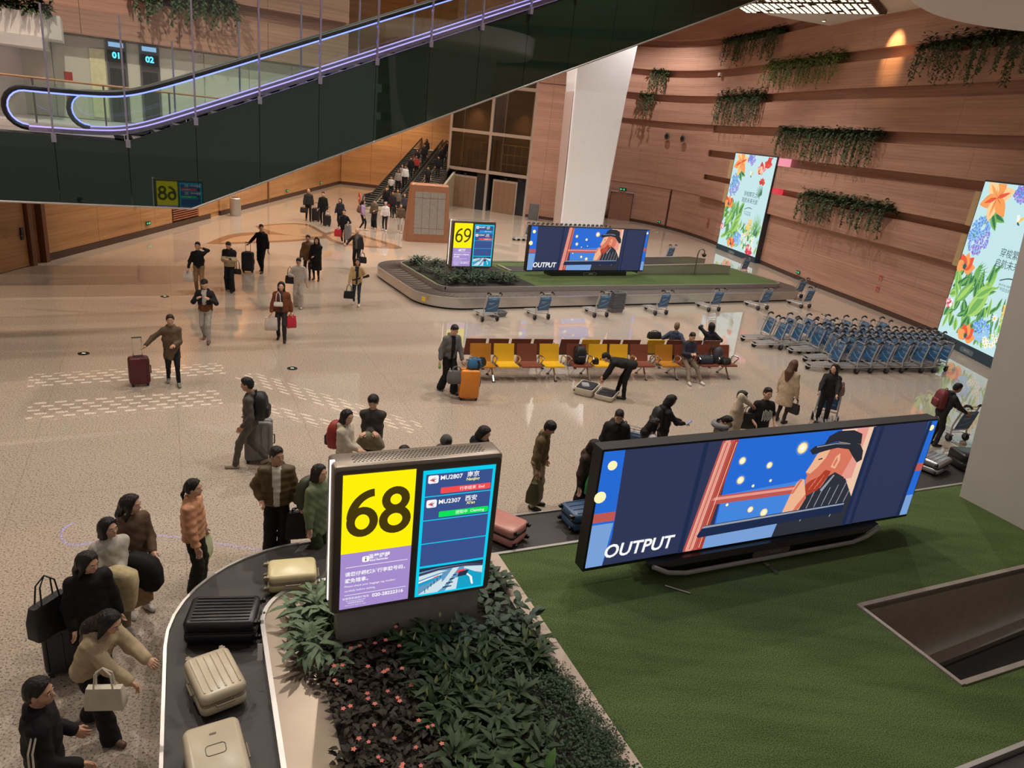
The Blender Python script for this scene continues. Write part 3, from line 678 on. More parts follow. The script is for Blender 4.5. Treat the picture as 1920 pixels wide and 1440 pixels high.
# small notices on walls
NR = mat('notice_red', S(170, 60, 50), .5)
def notice(Mx, label, w=.3, h=.3, gap=1.15):
    t = thing('fire_notice', label, 'notice', (0, 0, 0), 0, 'fire notices on timber walls')
    for k in (0, 1):
        b = MB(); b.box(-w / 2, w / 2, k * h * gap, k * h * gap + h, 0, .012, Mx); b.build('plate', mat('notice_beige', S(176, 118, 96), .5), t)
        b = MB(); b.box(-w * .4, w * .4, k * h * gap + h * .55, k * h * gap + h * .85, .012, .015, Mx); b.box(-w * .4, w * .2, k * h * gap + h * .15, k * h * gap + h * .3, .012, .015, Mx); b.build('print', NR, t)
notice(LWF(31.0, 1.35), 'pair of small red fire notices on honey timber wall')
notice(LWF(44.6, 1.9), 'red fire notices on left wall beyond litter bin')
notice(onwall(33.9, -.02, .85), 'pair of red fire notices on curved wall behind trolleys', .24, .26, 2.1)
notice(onwall(53.4, .0, 1.0), 'dark fire notices on curved wall left of far floral screen')
b = MB(); b.box(-.14, .14, -.14, .14, 0, .04, LWF(25.6, 2.55)); tag(b.build('wall_switch_panel', GREY), 'small grey switch panel on honey timber wall beside door', 'panel')

t = thing('security_camera', 'small white security camera below highest trailing plant on curved wall', 'camera', (0, 0, 0)); Mx = onwall(55.0, .22, 11.35)
b = MB(); b.rbox(.3, .22, .2, .04, Mx @ Matrix.Translation((0, 0, .16))); b.build('housing', WHITE, t); b = MB(); b.lathe([(.07, 0), (.07, .06), (.03, .09)], 12, Mx @ Matrix.Translation((0, -.1, .16)) @ Matrix.Rotation(R(90), 4, 'X')); b.build('lens', BLACK, t); b = MB(); b.box(-.05, .05, -.05, .05, 0, .1, Mx); b.build('bracket', STEEL, t)
# ------------------------------------------------------------------ baggage carousels
BELT = mat('belt_rubber', S(52, 47, 46), .5, var=.15, vs=5, bump=.15, bs=40)
SLATM = mat('slat_plate', S(84, 74, 68), .45, .2, var=.12)
GRASS = None
def grass_mat():
    m = bpy.data.materials.new('artificial_turf'); m.use_nodes = True; MATS['artificial_turf'] = m
    nt = m.node_tree; p = nt.nodes['Principled BSDF']; N = nt.nodes.new; L = nt.links.new
    ge = N('ShaderNodeNewGeometry')
    n1 = N('ShaderNodeTexNoise'); n1.inputs['Scale'].default_value = 70; n1.inputs['Detail'].default_value = 4; L(ge.outputs['Position'], n1.inputs[0])
    mp = N('ShaderNodeMapping'); mp.inputs['Rotation'].default_value = (0, 0, R(-25)); mp.inputs['Scale'].default_value = (.5, 3, 1); L(ge.outputs['Position'], mp.inputs[0])
    n2 = N('ShaderNodeTexNoise'); n2.inputs['Scale'].default_value = 1.6; n2.inputs['Detail'].default_value = 5; L(mp.outputs[0], n2.inputs[0])
    ad = N('ShaderNodeMath'); ad.operation = 'MULTIPLY_ADD'; ad.inputs[1].default_value = .84; L(n1.outputs[0], ad.inputs[0]); s2 = N('ShaderNodeMath'); s2.operation = 'MULTIPLY'; s2.inputs[1].default_value = .16; L(n2.outputs[0], s2.inputs[0]); L(s2.outputs[0], ad.inputs[2])
    rp = N('ShaderNodeValToRGB'); L(ad.outputs[0], rp.inputs[0]); e = rp.color_ramp.elements
    e[0].position = .36; e[0].color = (*S(42, 54, 32), 1); e[1].position = .64; e[1].color = (*S(98, 116, 68), 1)
    L(rp.outputs[0], p.inputs['Base Color']); p.inputs['Roughness'].default_value = .9; p.inputs['Specular IOR Level'].default_value = .15
    b = N('ShaderNodeBump'); b.inputs['Strength'].default_value = .6; b.inputs['Distance'].default_value = .015; L(n1.outputs[0], b.inputs['Height']); L(b.outputs[0], p.inputs['Normal'])
    return m
TURF = grass_mat()
def rr_path(u0, u1, v0, v1, r, n=10):
    """rounded rectangle, counter-clockwise, as points"""
    o = []
    for cx, cy, a0 in ((u1 - r, v1 - r, 0), (u0 + r, v1 - r, 90), (u0 + r, v0 + r, 180), (u1 - r, v0 + r, 270)):
        for k in range(n + 1):
            a = R(a0 + 90 * k / n); o.append((cx + r * math.cos(a), cy + r * math.sin(a)))
    return o
def densify(P, step):
    o = []
    for i in range(len(P)):
        a = P[i]; b = P[(i + 1) % len(P)]; d = math.dist(a, b); n = max(1, round(d / step))
        for k in range(n): o.append((a[0] + (b[0] - a[0]) * k / n, a[1] + (b[1] - a[1]) * k / n))
    return o
def ringwall(mb, outer, inner, z0, z1, Mx):
    n = len(outer); vs = []
    for (x, y) in outer: vs += [(x, y, z0), (x, y, z1)]
    for (x, y) in inner: vs += [(x, y, z0), (x, y, z1)]
    fs = []
    for i in range(n):
        j = (i + 1) % n; a, b, c, d = 2 * i, 2 * j, 2 * n + 2 * i, 2 * n + 2 * j
        fs += [(a, b, b + 1, a + 1), (d, c, c + 1, d + 1), (a + 1, b + 1, d + 1, c + 1), (a, c, d, b)]
    mb.add(vs, fs, Mx)
def Cframe(ang): 
    return Matrix(((math.cos(ang), -math.sin(ang), 0, 0), (math.sin(ang), math.cos(ang), 0, 0), (0, 0, 1, 0), (0, 0, 0, 1)))
C68 = Cframe(R(25.5)); C69 = Cframe(R(31))
def carousel(name, label, Mx, u0, u1, v0, v1, belt, r, zt, slats, hatch=None):
    t = thing(name, label, 'carousel')
    O = densify(rr_path(u0, u1, v0, v1, r), .3)
    def inset(d): 
        rr = max(.15, r - d); P = rr_path(u0 + d, u1 - d, v0 + d, v1 - d, rr); return P
    n = len(rr_path(u0, u1, v0, v1, r))
    ro = rr_path(u0, u1, v0, v1, r)
    b = MB(); ringwall(b, inset(.02), inset(.05), .07, .40, Mx); ringwall(b, inset(.0), inset(.035), .40, .45, Mx); b.build('outer_skirt', STEEL, t, smooth=30)
    b = MB(); ringwall(b, inset(.1), inset(.14), 0, .1, Mx); b.build('plinth', BLACK, t)
    b = MB(); ringwall(b, inset(.035), inset(belt), .3, .425, Mx); b.build('belt_bed', BELT, t)
    # overlapping belt plates
    if slats:
        P = inset(.06); Q = inset(belt); cnt = 0; seg = []
        for i in range(len(P)):
            j = (i + 1) % len(P); d = max(math.dist(P[i], P[j]), math.dist(Q[i], Q[j])); m = max(1, round(d / slats))
            for k in range(m):
                f = lambda a, b, q: (a[0] + (b[0] - a[0]) * q, a[1] + (b[1] - a[1]) * q)
                seg.append((f(P[i], P[j], k / m), f(P[i], P[j], (k + .86) / m), f(Q[i], Q[j], k / m), f(Q[i], Q[j], (k + .86) / m)))
        for (a, b_, c, d) in seg:
            q = MB(); nx = 5; vs = []
            for k in range(nx):
                e = k / (nx - 1); sw = math.sin(e * math.pi) * .22          # crescent sweep
                L0 = Vector(a).lerp(Vector(c), e); L1 = Vector(b_).lerp(Vector(d), e); dr = (L1 - L0)
                g = dr.normalized() * sw if dr.length > 1e-5 else Vector((0, 0))
                vs += [(L0.x + g.x, L0.y + g.y, .427), (L1.x + g.x, L1.y + g.y, .437)]
            q.add(vs, [(2 * k, 2 * k + 2, 2 * k + 3, 2 * k + 1) for k in range(nx - 1)] + [(1, 3, 2, 0)][:0], Mx)
            q.add([(v[0], v[1], v[2] - .012) for v in vs], [(2 * k + 1, 2 * k + 3, 2 * k + 2, 2 * k) for k in range(nx - 1)], Mx)
            q.build('belt_plate', SLATM, t)
    b = MB(); ringwall(b, inset(belt), inset(belt + .05), .42, zt + .02, Mx); b.build('inner_rail', STEEL, t, smooth=30)
    return t, inset
def platform(t, Mx, poly, hole, zt, m, name):
    """flat deck polygon (list of rectangles or rounded polygon with a rectangular hole)"""
    b = MB(); b.ngon([(x, y, zt) for x, y in poly], Mx); return b.build(name, m, t)

# --- carousel 68, nearest the camera
car68, in68 = carousel('baggage_carousel', 'near baggage carousel with smooth black belt, steel rail and green turf island', C68, -.47, 26, 2.0, 9.0, 1.03, 1.75, .5, 0)
HU, HV0, HV1, HUE = 8.43, 3.97, 5.45, 20.0
# turf with the feed-conveyor opening left out
b = MB()
UI0, UI1, VI0, VI1 = .61, 24.9, 3.08, 7.92
for (a, c, d, e) in ((3.85, HU, VI0, VI1), (HU, UI1, HV1, VI1), (HU, UI1, VI0, HV0), (HUE, UI1, HV0, HV1)):
    b.add([(a, d, .5), (c, d, .5), (c, e, .5), (a, e, .5)], [(0, 1, 2, 3)], C68)
b.build('turf', TURF, car68)
b = MB(); P = [p for p in in68(1.08)]; b.ngon([(x, y, .485) for x, y in P if x < 12] + [(12, VI0, .485)][:0], C68)
P2 = [p for p in P if p[0] < 12]; 
b = MB(); b.ngon([(x, y, .495) for x, y in [(3.85, VI1)] + [p for p in P if p[0] < 3.85 and p[1] > 5] + [p for p in P if p[0] < 3.85 and p[1] <= 5] + [(3.85, VI0)]], C68); b.build('steel_deck', mat('deck_steel', S(150, 136, 122), .35, .7, var=.1, vs=2), car68)
# soil bed and pale stone edge
b = MB(); b.box(1.12, 3.62, 2.6 + .6, 7.7, .4, .52, C68); b.build('soil_bed', mat('soil', S(34, 28, 22), .95, bump=.5), car68)
for k in range(5):
    q = MB(); q.box(3.62, 3.86, VI0 + k * .97 + .004, VI0 + (k + 1) * .97 - .004, .45, .53, C68); q.build('edge_stone', mat('pale_stone', S(186, 166, 150), .6, var=.1, vs=12), car68)
# opening with steel cheeks and the feed belt
KERB = mat('kerb_alu', S(168, 158, 148), .4, .5)
for (a, c, d, e) in ((HU - .06, HU, HV0 - .06, HV1 + .06), (HU, HUE, HV1, HV1 + .07), (HU, HUE, HV0 - .07, HV0)):
    b = MB(); b.box(a, c, d, e, .42, .525, C68); b.build('opening_kerb', KERB, car68)
b = MB(); b.add([(HU, HV1, .5), (HUE, HV1, .5), (HUE, HV1, -1.2), (HU, HV1, -1.2)], [(0, 1, 2, 3)], C68); b.add([(HU, HV0, .5), (HU, HV1, .5), (HU, HV1, -1.2), (HU, HV0, -1.2)], [(0, 1, 2, 3)], C68); b.add([(HU, HV0, .5), (HUE, HV0, .5), (HUE, HV0, -1.2), (HU, HV0, -1.2)], [(3, 2, 1, 0)], C68); b.add([(HUE, HV0, .5), (HUE, HV1, .5), (HUE, HV1, -1.2), (HUE, HV0, -1.2)], [(0, 1, 2, 3)], C68)
b.build('opening_cheek', mat('cheek_steel', S(170, 156, 138), .4, .3), car68)
b = MB(); b.loft([[(HU + .05, HV0 + .02, -1.0), (HU + .05, HV1 - .32, -1.0), (HU + .05, HV1 - .32, -.9), (HU + .05, HV0 + .02, -.9)], [(HUE, HV0 + .02, .1), (HUE, HV1 - .32, .1), (HUE, HV1 - .32, .2), (HUE, HV0 + .02, .2)]], True, C68); b.build('feed_belt', RUBBER, car68)
b = MB(); b.loft([[(HU + .05, HV1 - .32, -1.0), (HU + .05, HV1 - .14, -1.0), (HU + .05, HV1 - .14, -.8), (HU + .05, HV1 - .32, -.8)], [(HUE, HV1 - .32, .1), (HUE, HV1 - .14, .1), (HUE, HV1 - .14, .3), (HUE, HV1 - .32, .3)]], True, C68); b.build('feed_rail', STEEL, car68)

# --- carousel 69
car69, in69 = carousel('baggage_carousel', 'far baggage carousel with dark overlapping belt plates and steel skirt', C69, 9.55, 29.6, 22.2, 28.85, .95, 1.6, .6, .34)
b = MB(); P = in69(1.0); b.ngon([(x, y, .58) for x, y in P], C69); b.build('turf', TURF, car69)
b = MB(); b.box(10.7, 14.6, 23.3, 27.7, .5, .6, C69); b.build('soil_bed', MATS['soil'], car69)
# feed opening beyond the screen with steel parapets and a bent lamp pole
b = MB(); b.box(14.9, 24.2, 25.9, 27.0, .5, .595, C69); b.build('feed_opening', BLACK, car69)
b = MB(); b.box(14.8, 14.9, 25.85, 27.05, .55, .66, C69); b.build('opening_kerb', KERB, car69)
for v in (25.5, 27.3):
    q = MB(); q.loft([[(x, v - .04, .58), (x, v + .04, .58), (x, v + .04, z), (x, v - .04, z)] for x, z in ((21.4, .95), (26.0, 1.05), (27.2, .95))], True, C69); q.build('parapet', STEEL, car69)
    q = MB(); q.loft([[(x, v - .06, z), (x, v + .06, z), (x, v + .06, z + .04), (x, v - .06, z + .04)] for x, z in ((21.4, .95), (26.0, 1.05), (27.2, .95))], True, C69); q.build('parapet_cap', STEEL, car69)
b = MB(); b.loft([[(21.5, 25.5, .62), (21.5, 27.3, .62), (21.5, 27.3, .7), (21.5, 25.5, .7)], [(28.4, 25.5, .46), (28.4, 27.3, .46), (28.4, 27.3, .5), (28.4, 25.5, .5)]], True, C69); b.build('feed_belt', RUBBER, car69)
lp = thing('bent_pole_lamp', 'small bent grey pole lamp rising from far carousel island', 'lamp', tuple(C69 @ Vector((24.6, 25.2, .58))))
b = MB(); b.tube([(0, 0, 0), (0, 0, 1.05), (.05, 0, 1.22), (.18, 0, 1.28), (.28, 0, 1.2), (.3, 0, 1.08)], .03, 8); b.build('pole', STEELD, lp); b = MB(); b.lathe([(.05, 0), (.1, .05), (.11, .12), (.05, .16)], 12, TM(.3, 0, .92)); b.build('head', BLACK, lp)
b = MB(); b.box(-.07, .07, -.012, 0, .0, .16, C69 @ Matrix.Translation((9.7, 22.85, .2)) @ Matrix.Rotation(R(-52), 4, 'Z')); tag(b.build('warning_sticker', mat('sticker_yellow', S(226, 196, 40), .4)), 'small yellow warning sticker on far carousel steel skirt', 'sticker')

# ------------------------------------------------------------------ belt-number signs
CASE = mat('sign_case', S(150, 138, 126), .35, .4); BEZ = mat('bezel_grey', S(90, 80, 72), .35)
YEL = lum('screen_yellow', S(255, 240, 0), 1.0); PUR = lum('screen_purple', S(168, 142, 208), .95); CYA = lum('screen_cyan', S(0, 205, 238), 1.0); NAV = lum('screen_navy', S(60, 84, 146), .9)
WHT = lum('screen_white', S(250, 250, 250), 1.0); DKB = mat('numeral_brown', S(84, 66, 10), .6); REDS = lum('screen_red', S(240, 76, 78), 1.0); GRN = lum('screen_green', S(0, 226, 88), 1.0); PYEL = lum('screen_paleyellow', S(252, 246, 150), 1.0)
BLU2 = lum('screen_blue', S(40, 150, 220), 1.0); NUM = lum('numeral_dark', S(70, 56, 8), .9); DGR = lum('screen_grey', S(70, 84, 96), 1.0); LGR = lum('screen_pale', S(200, 226, 236), 1.0); TEAL = lum('screen_teal', S(20, 160, 200), 1.0)
def quad(b, x0, x1, y0, y1, z, mi, Mx): b.mi = mi; b.add([(x0, y0, z), (x1, y0, z), (x1, y1, z), (x0, y1, z)], [(0, 1, 2, 3)], Mx)
def ribbon(b, pts, w, Mx, closed=False):
    P = [Vector(p) for p in pts]; K = len(P); vs = []
    for i, p in enumerate(P):
        d = (P[(i + 1) % K] - P[i - 1]) if closed else (P[min(i + 1, K - 1)] - P[max(i - 1, 0)]); d.normalize(); ww = w[i] if isinstance(w, list) else w
        vs += [(p.x - d.y * ww / 2, p.y + d.x * ww / 2, 0), (p.x + d.y * ww / 2, p.y - d.x * ww / 2, 0)]
    b.add(vs, [(2 * i, 2 * i + 1, (2 * i + 3) % (2 * K), (2 * i + 2) % (2 * K)) for i in range(K if closed else K - 1)], Mx)
def digit(ch, Mx, wt=.125):
    """rounded humanist numerals, about 1 unit tall and .62 wide, centred"""
    b = MB(); E_ = lambda cx, cy, rx, ry, a0, a1, n=24: [(cx + rx * math.cos(R(a0 + (a1 - a0) * k / n)), cy + ry * math.sin(R(a0 + (a1 - a0) * k / n))) for k in range(n + 1)]
    if ch == '8': ribbon(b, E_(0, .235, .195, .20, 0, 360)[:-1], wt, Mx, True); b2 = E_(0, -.215, .235, .225, 0, 360)[:-1]; ribbon(b, b2, wt * 1.04, Mx, True)
    else:
        K = Mx if ch == '6' else Mx @ Matrix.Rotation(math.pi, 4, 'Z')
        ribbon(b, E_(.015, -.19, .225, .25, 0, 360)[:-1], wt, K, True)
        st = E_(.26, -.12, .47, .555, 178, 98, 20); ribbon(b, st + [(.235, .432)], wt, K)
    return b
def sign_face(t, F, num, flights, flip):
    """F: frame of the face (X right, Y up, origin at bottom centre), 1.91 x 1.8"""
    xs = -1 if flip else 1
    # left display (yellow number + notice)
    cx = -.463 * xs; w = .395
    b = MB(); quad(b, cx - w, cx + w, .78, 1.745, .012, 0, F); ns = b.build('number_screen', YEL, t)
    b = MB(); quad(b, cx - w, cx + w, .055, .78, .012, 0, F); nt_ = b.build('notice_screen', PUR, t)
    for k, ch in enumerate(num): digit(ch, F @ Matrix.Translation((cx + (-.185 if k == 0 else .185), 1.27, .016)) @ Matrix.Diagonal((.56, .56, 1, 1)), .165 if num == '68' else .115).build('belt_numeral', NUM, ns)
    K = F @ Matrix.Translation((cx, 0, .016))
    for y in (.6, .235): b = MB(); quad(b, -.34, .36, y, y + .006, 0, 0, K); b.build('notice_rule', WHT, nt_)
    b = MB(); pr = [(x - .12, y + .685) for x, y in rrect(.08, .075, .02, 3)]; b.ngon([(x, y, 0) for x, y in pr], K); b.build('info_plate', WHT, nt_)
    b = MB(); quad(b, -.127, -.113, .662, .69, .002, 0, K); quad(b, -.127, -.113, .698, .71, .002, 0, K); b.build('info_icon', NUM, nt_)
    text('温馨提醒', .062, WHT, nt_, K @ Matrix.Translation((.03, .705, 0)), bold=.001); text('Kind Reminder', .034, WHT, nt_, K @ Matrix.Translation((.03, .658, 0)), bold=.001)
    text('请您仔细核对行李牌号码，', .06, WHT, nt_, K @ Matrix.Translation((-.345, .51, 0)), align='LEFT', bold=.001); text('避免错拿。', .06, WHT, nt_, K @ Matrix.Translation((-.345, .425, 0)), align='LEFT', bold=.001)
    text('Please check your baggage tag number', .037, WHT, nt_, K @ Matrix.Translation((-.345, .355, 0)), align='LEFT'); text('carefully before exiting.', .037, WHT, nt_, K @ Matrix.Translation((-.345, .295, 0)), align='LEFT')
    text('020-28222316', .062, WHT, nt_, K @ Matrix.Translation((.15, .185, 0)), bold=.0015); text('如需帮助请拨打电话', .033, WHT, nt_, K @ Matrix.Translation((-.215, .19, 0))); text('For assistance, please dial', .021, WHT, nt_, K @ Matrix.Translation((-.215, .158, 0)))
    text('（电话号码有变动）', .024, WHT, nt_, K @ Matrix.Translation((-.215, .128, 0))); text('(Phone number subject to change)', .017, WHT, nt_, K @ Matrix.Translation((-.215, .1, 0)))
    # right display (flights + live picture)
    cx = .443 * xs; w = .43; K = F @ Matrix.Translation((cx, 0, .012))
    b = MB(); quad(b, -w, w, .055, 1.71, 0, 0, K); fs_ = b.build('flight_screen', CYA, t)
    b = MB()
    for k in range(4): quad(b, -w + .035, w - .035, 1.68 - (k + 1) * .305 + .012, 1.68 - k * .305 - (.02 if k == 0 else 0), .002, 0, K)
    b.build('flight_rows', NAV, fs_)
    for k, (no, cn, en, st, m) in enumerate(flights):
        y = 1.68 - k * .305
        b = MB(); b.ngon([(x - .31, yy + y - .085, .004) for x, yy in rrect(.12, .1, .02, 3)], K); b.build('airline_badge', WHT, fs_)
        b = MB(); b.mi = 0; b.ngon([(-.355, y - .09, .006), (-.275, y - .05, .006), (-.32, y - .09, .006), (-.275, y - .13, .006)], K); b.mi = 1; b.ngon([(-.33, y - .09, .007), (-.265, y - .07, .007), (-.3, y - .095, .007), (-.275, y - .115, .007)], K); b.build('airline_mark', [REDS, NAV], fs_)
        text(no, .075, WHT, fs_, K @ Matrix.Translation((-.1, y - .075, .005)), bold=.0015); text(cn, .075, WHT, fs_, K @ Matrix.Translation((.16, y - .068, .005)), bold=.001); text(en, .052, PYEL, fs_, K @ Matrix.Translation((.16, y - .125, .005)), bold=.001)
        b = MB(); b.ngon([(x + .085, yy + y - .235, .004) for x, yy in rrect(.6, .075, .012, 2)], K); b.build('status_bar', m, fs_)
        text(st, .05, WHT, fs_, K @ Matrix.Translation((.16, y - .235, .006)))
    # live picture of the baggage hall
    b = MB()
    def pg(pts, mi): b.mi = mi; b.ngon([(-w + .035 + x * (2 * w - .07), .085 + y * .36, .003 + .0004 * len(b.f)) for x, y in pts], K)
    pg([(0, 0), (1, 0), (1, 1), (0, 1)], 0); pg([(0, .86), (.3, .93), (.7, .93), (1, .84), (1, 1), (0, 1)], 1); pg([(0, .72), (.3, .84), (.7, .86), (1, .78), (1, .84), (.7, .92), (.3, .9), (0, .8)], 2)
    pg([(0, .55), (.3, .72), (.45, .78), (.3, .82), (0, .7)], 3); pg([(.7, .7), (1, .5), (1, .76), (.7, .84)], 3); pg([(0, .5), (.36, .7), (.36, .66), (0, .44)], 4); pg([(0, .42), (.36, .62), (.36, .56), (0, .3)], 5)
    pg([(0, 0), (.36, .5), (.36, .36), (.42, .2), (.3, 0)], 3); pg([(.3, 0), (.45, .3), (.62, .85), (.52, .85), (.4, .45), (.22, 0)], 3); pg([(.42, 0), (.55, .45), (.62, .45), (.6, 0)], 3); pg([(.6, 0), (.62, .5), (.72, .76), (1, .45), (1, 0)], 5); pg([(.7, .68), (.84, .4), (.87, .1), (.84, .1), (.8, .4), (.68, .66)], 4)
    for k in range(4): pg([(.38 + k * .05, .12 + k * .14), (.52 + k * .02, .14 + k * .14), (.52 + k * .02, .18 + k * .14), (.38 + k * .05, .17 + k * .14)], 1)
    pg([(.58, .72), (.72, .76), (.72, .66), (.6, .62)], 6); pg([(.62, .66), (.78, .7), (.74, .5), (.6, .48)], 1); pg([(.22, .6), (.3, .66), (.3, .62), (.22, .56)], 6)
    for k in range(6): pg([(.1 + k * .045, .05 + k * .1), (.11 + k * .045, .05 + k * .1), (.105 + k * .045, .2 + k * .09), (.095 + k * .045, .2 + k * .09)], 1)
    b.build('live_picture', [lum('cctv_mid', S(96, 150, 190), 1), lum('cctv_dark', S(36, 48, 70), 1), lum('cctv_maroon', S(70, 50, 70), 1), lum('cctv_pale', S(206, 224, 232), 1), WHT, TEAL, REDS], fs_)
def belt_sign(Mx, u0, u1, v, zb, num, flights, label, zbase):
    """Mx carousel frame; front face at v, looking to -v"""
    t = thing('belt_number_sign', label, 'sign')
    w = u1 - u0; cu = (u0 + u1) / 2; D = .34; z0, z1 = zb, zb + 1.82
    F = Mx @ Matrix.Translation((cu, v, z0)) @ Matrix.Rotation(R(90), 4, 'X')
    Bk = Mx @ Matrix.Translation((cu, v + D, z0)) @ Matrix.Rotation(R(180), 4, 'Z') @ Matrix.Rotation(R(90), 4, 'X')
    b = MB(); Mc = Mx @ Matrix.Translation((cu, v + D / 2, z0 + .92)) @ Matrix.Rotation(R(90), 4, 'X')
    b.rbox(w, 1.84, D - .004, .045, Mc); b.build('case', CASE, t, smooth=40)
    for FF in (F, Bk):
        b = MB(); b.ngon([(x, y + .9, .006) for x, y in rrect(w - .03, 1.78, .05, 4)], FF); b.build('bezel', BEZ, t)
    sign_face(t, F, num, flights, False); sign_face(t, Bk, num, flights, True)
    b = MB(); b.box(-w / 2 + .1, w / 2 - .1, .05, D - .05, zbase - z0, .03, Mx @ Matrix.Translation((cu, v, z0))); b.build('pedestal', mat('pedestal_grey', S(150, 144, 138), .5), t)
    # lit edge strip on the left, perforated top
    b = MB(); b.box(-w / 2 - .01, -w / 2 + .004, .14, .17, .1, 1.8, Mx @ Matrix.Translation((cu, v, z0))); b.box(-w / 2 - .01, -w / 2 + .04, .14, .17, 1.8, 1.85, Mx @ Matrix.Translation((cu, v, z0))); b.build('edge_light', lum('edge_white', (1, .97, .94), 1.4), t)
    b = MB()
    for r in range(6):
        for k in range(34):
            x = -w / 2 + .22 + k * .044 + (.022 if r % 2 else 0); b.box(x, x + .024, .08 + r * .032, .092 + r * .032, 1.838, 1.8425, Mx @ Matrix.Translation((cu, v, z0)))
    b.build('vent_slots', BLACK, t, kind='stuff')
    return t
belt_sign(C68, 1.25, 3.16, 6.64, .98, '68', [('MU2807', '南京', 'Nanjing', '行李结束  End', REDS), ('MU2307', '西安', "Xi'an", '提取中  Claiming', GRN)], 'near belt sign reading 68 on yellow, standing in dense planting', .5)
belt_sign(C69, 11.75, 13.66, 25.34, .88, '69', [('MU2897', '北京', 'Beijing', '等待  Waiting', BLU2), ('CZ3657', '沈阳', 'Shenyang', '行李结束  End', REDS)], 'far belt sign reading 69 on yellow, standing on second carousel', .58)

# ------------------------------------------------------------------ wide LED screens
PICM = [lum('pic_navy', S(44, 52, 84), 1), lum('pic_sky', S(34, 104, 210), 1), lum('pic_skylow', S(120, 160, 214), 1), lum('pic_red', S(186, 86, 80), 1), lum('pic_pink', S(228, 152, 138), 1), lum('pic_shadow', S(26, 40, 74), 1), lum('pic_star', S(240, 226, 168), 1.2), lum('pic_skin', S(214, 116, 92), 1), lum('pic_skinlight', S(236, 180, 142), 1), lum('pic_hat', S(38, 40, 50), 1), lum('pic_coat', S(44, 46, 56), 1), lum('pic_cream', S(236, 196, 168), 1), WHT, lum('pic_beard', S(170, 60, 42), 1), lum('pic_stroke', S(150, 158, 170), 1), lum('pic_skymid', S(66, 132, 220), 1)]
def led_screen(Mx, u0, u1, v, z0, z1, label, zbase, tray):
    t = thing('led_screen', label, 'screen'); w = u1 - u0; h = z1 - z0; D = .22
    F = Mx @ Matrix.Translation((u0, v, z0)) @ Matrix.Rotation(R(90), 4, 'X')
    b = MB(); b.box(0, w, 0, D, 0, h, Mx @ Matrix.Translation((u0, v, z0))); b.build('cabinet', mat('screen_black', S(26, 25, 26), .4), t)
    A = w / h; b = MB(); cnt = [0]
    X0, X1, Y0, Y1 = .03, w - .02, .05, h - .03
    def pg(pts, mi, dz=None):
        cnt[0] += 1; b.mi = mi; b.ngon([(X0 + x * (X1 - X0), Y0 + y * (Y1 - Y0), .004 + cnt[0] * .00012) for x, y in pts], F)
    def disc(x, y, r, mi, n=12): pg([(x + r / A * math.cos(6.283 * k / n), y + r * math.sin(6.283 * k / n)) for k in range(n)], mi)
    pg([(0, 0), (1, 0), (1, 1), (0, 1)], 0)
    pg([(0, 0), (.042, 0), (.055, .25), (.05, 1), (0, 1)], 1); pg([(0, 0), (.042, 0), (.052, .38), (0, .38)], 2); pg([(0, .40), (.053, .40), (.053, .48), (0, .48)], 3); disc(.025, .88, .04, 6); disc(.008, .62, .05, 6)
    pg([(.975, 0), (1, 0), (1, 1), (.965, 1)], 1); pg([(.97, .48), (1, .48), (1, .56), (.97, .56)], 3); pg([(.972, 0), (1, 0), (1, .22), (.973, .22)], 2); disc(.985, .93, .03, 6)
    # train window: sky, frame, sill
    pg([(.33, 0), (.70, 0), (.735, .4), (.735, 1), (.335, 1)], 1); pg([(.335, 0), (.70, 0), (.72, .42), (.335, .42)], 15); pg([(.30, 0), (.62, 0), (.62, .2), (.30, .2)], 2); pg([(.335, .42), (.62, .42), (.62, .55), (.335, .5)], 15)
    for x, y, r in ((.37, .8, .055), (.455, .73, .05), (.378, .62, .06), (.545, .86, .09), (.43, .32, .05), (.475, .27, .065)):
        disc(x, y, r * .8, 15); disc(x, y, r * .62, 8); disc(x, y, r * .5, 6); disc(x, y, r * .22, 12)
    for x, y in ((.42, .55), (.47, .58), (.44, .47), (.355, .4)): disc(x, y, .014, 6)
    pg([(.255, 0), (.31, 0), (.345, 1), (.30, 1)], 3); pg([(.262, 0), (.28, 0), (.322, 1), (.308, 1)], 4); pg([(.296, 0), (.31, 0), (.345, 1), (.335, 1)], 13); pg([(.305, .42), (.60, .42), (.60, .5), (.31, .5)], 3); pg([(.306, .46), (.60, .46), (.60, .485), (.309, .485)], 4)
    # red-brown timber wall behind the man, then the man
    pg([(.66, .3), (.765, .3), (.775, 1), (.66, 1)], 11); pg([(.70, .5), (.74, .5), (.75, 1), (.71, 1)], 4)
    pg([(.52, 0), (.53, .18), (.56, .3), (.62, .45), (.66, .58), (.72, .5), (.76, .3), (.77, 0)], 10)
    for k in range(16):
        x = .60 + .009 * k; y = .12 + (k * 37 % 11) * .03; pg([(x, y), (x + .003, y), (x + .012, y + .12), (x + .01, y + .12)], 14)
    pg([(.585, .38), (.63, .42), (.675, .58), (.70, .52), (.72, .72), (.70, .86), (.615, .84), (.597, .78), (.588, .7), (.576, .62), (.584, .585), (.582, .54), (.588, .5), (.582, .45)], 7)      # head in profile
    pg([(.597, .78), (.588, .7), (.576, .62), (.592, .6), (.612, .66), (.63, .74), (.64, .84), (.615, .84)], 8)                                                                                  # lit brow and nose
    pg([(.582, .45), (.588, .5), (.60, .53), (.625, .56), (.64, .62), (.66, .6), (.655, .5), (.63, .42), (.6, .38)], 13)                                                                        # beard
    pg([(.655, .64), (.663, .74), (.675, .77), (.68, .7), (.672, .62)], 8); pg([(.66, .66), (.668, .74), (.673, .7), (.667, .64)], 7)                                                            # ear
    pg([(.605, .735), (.618, .745), (.62, .732), (.607, .726)], 9)                                                                                                                              # eye
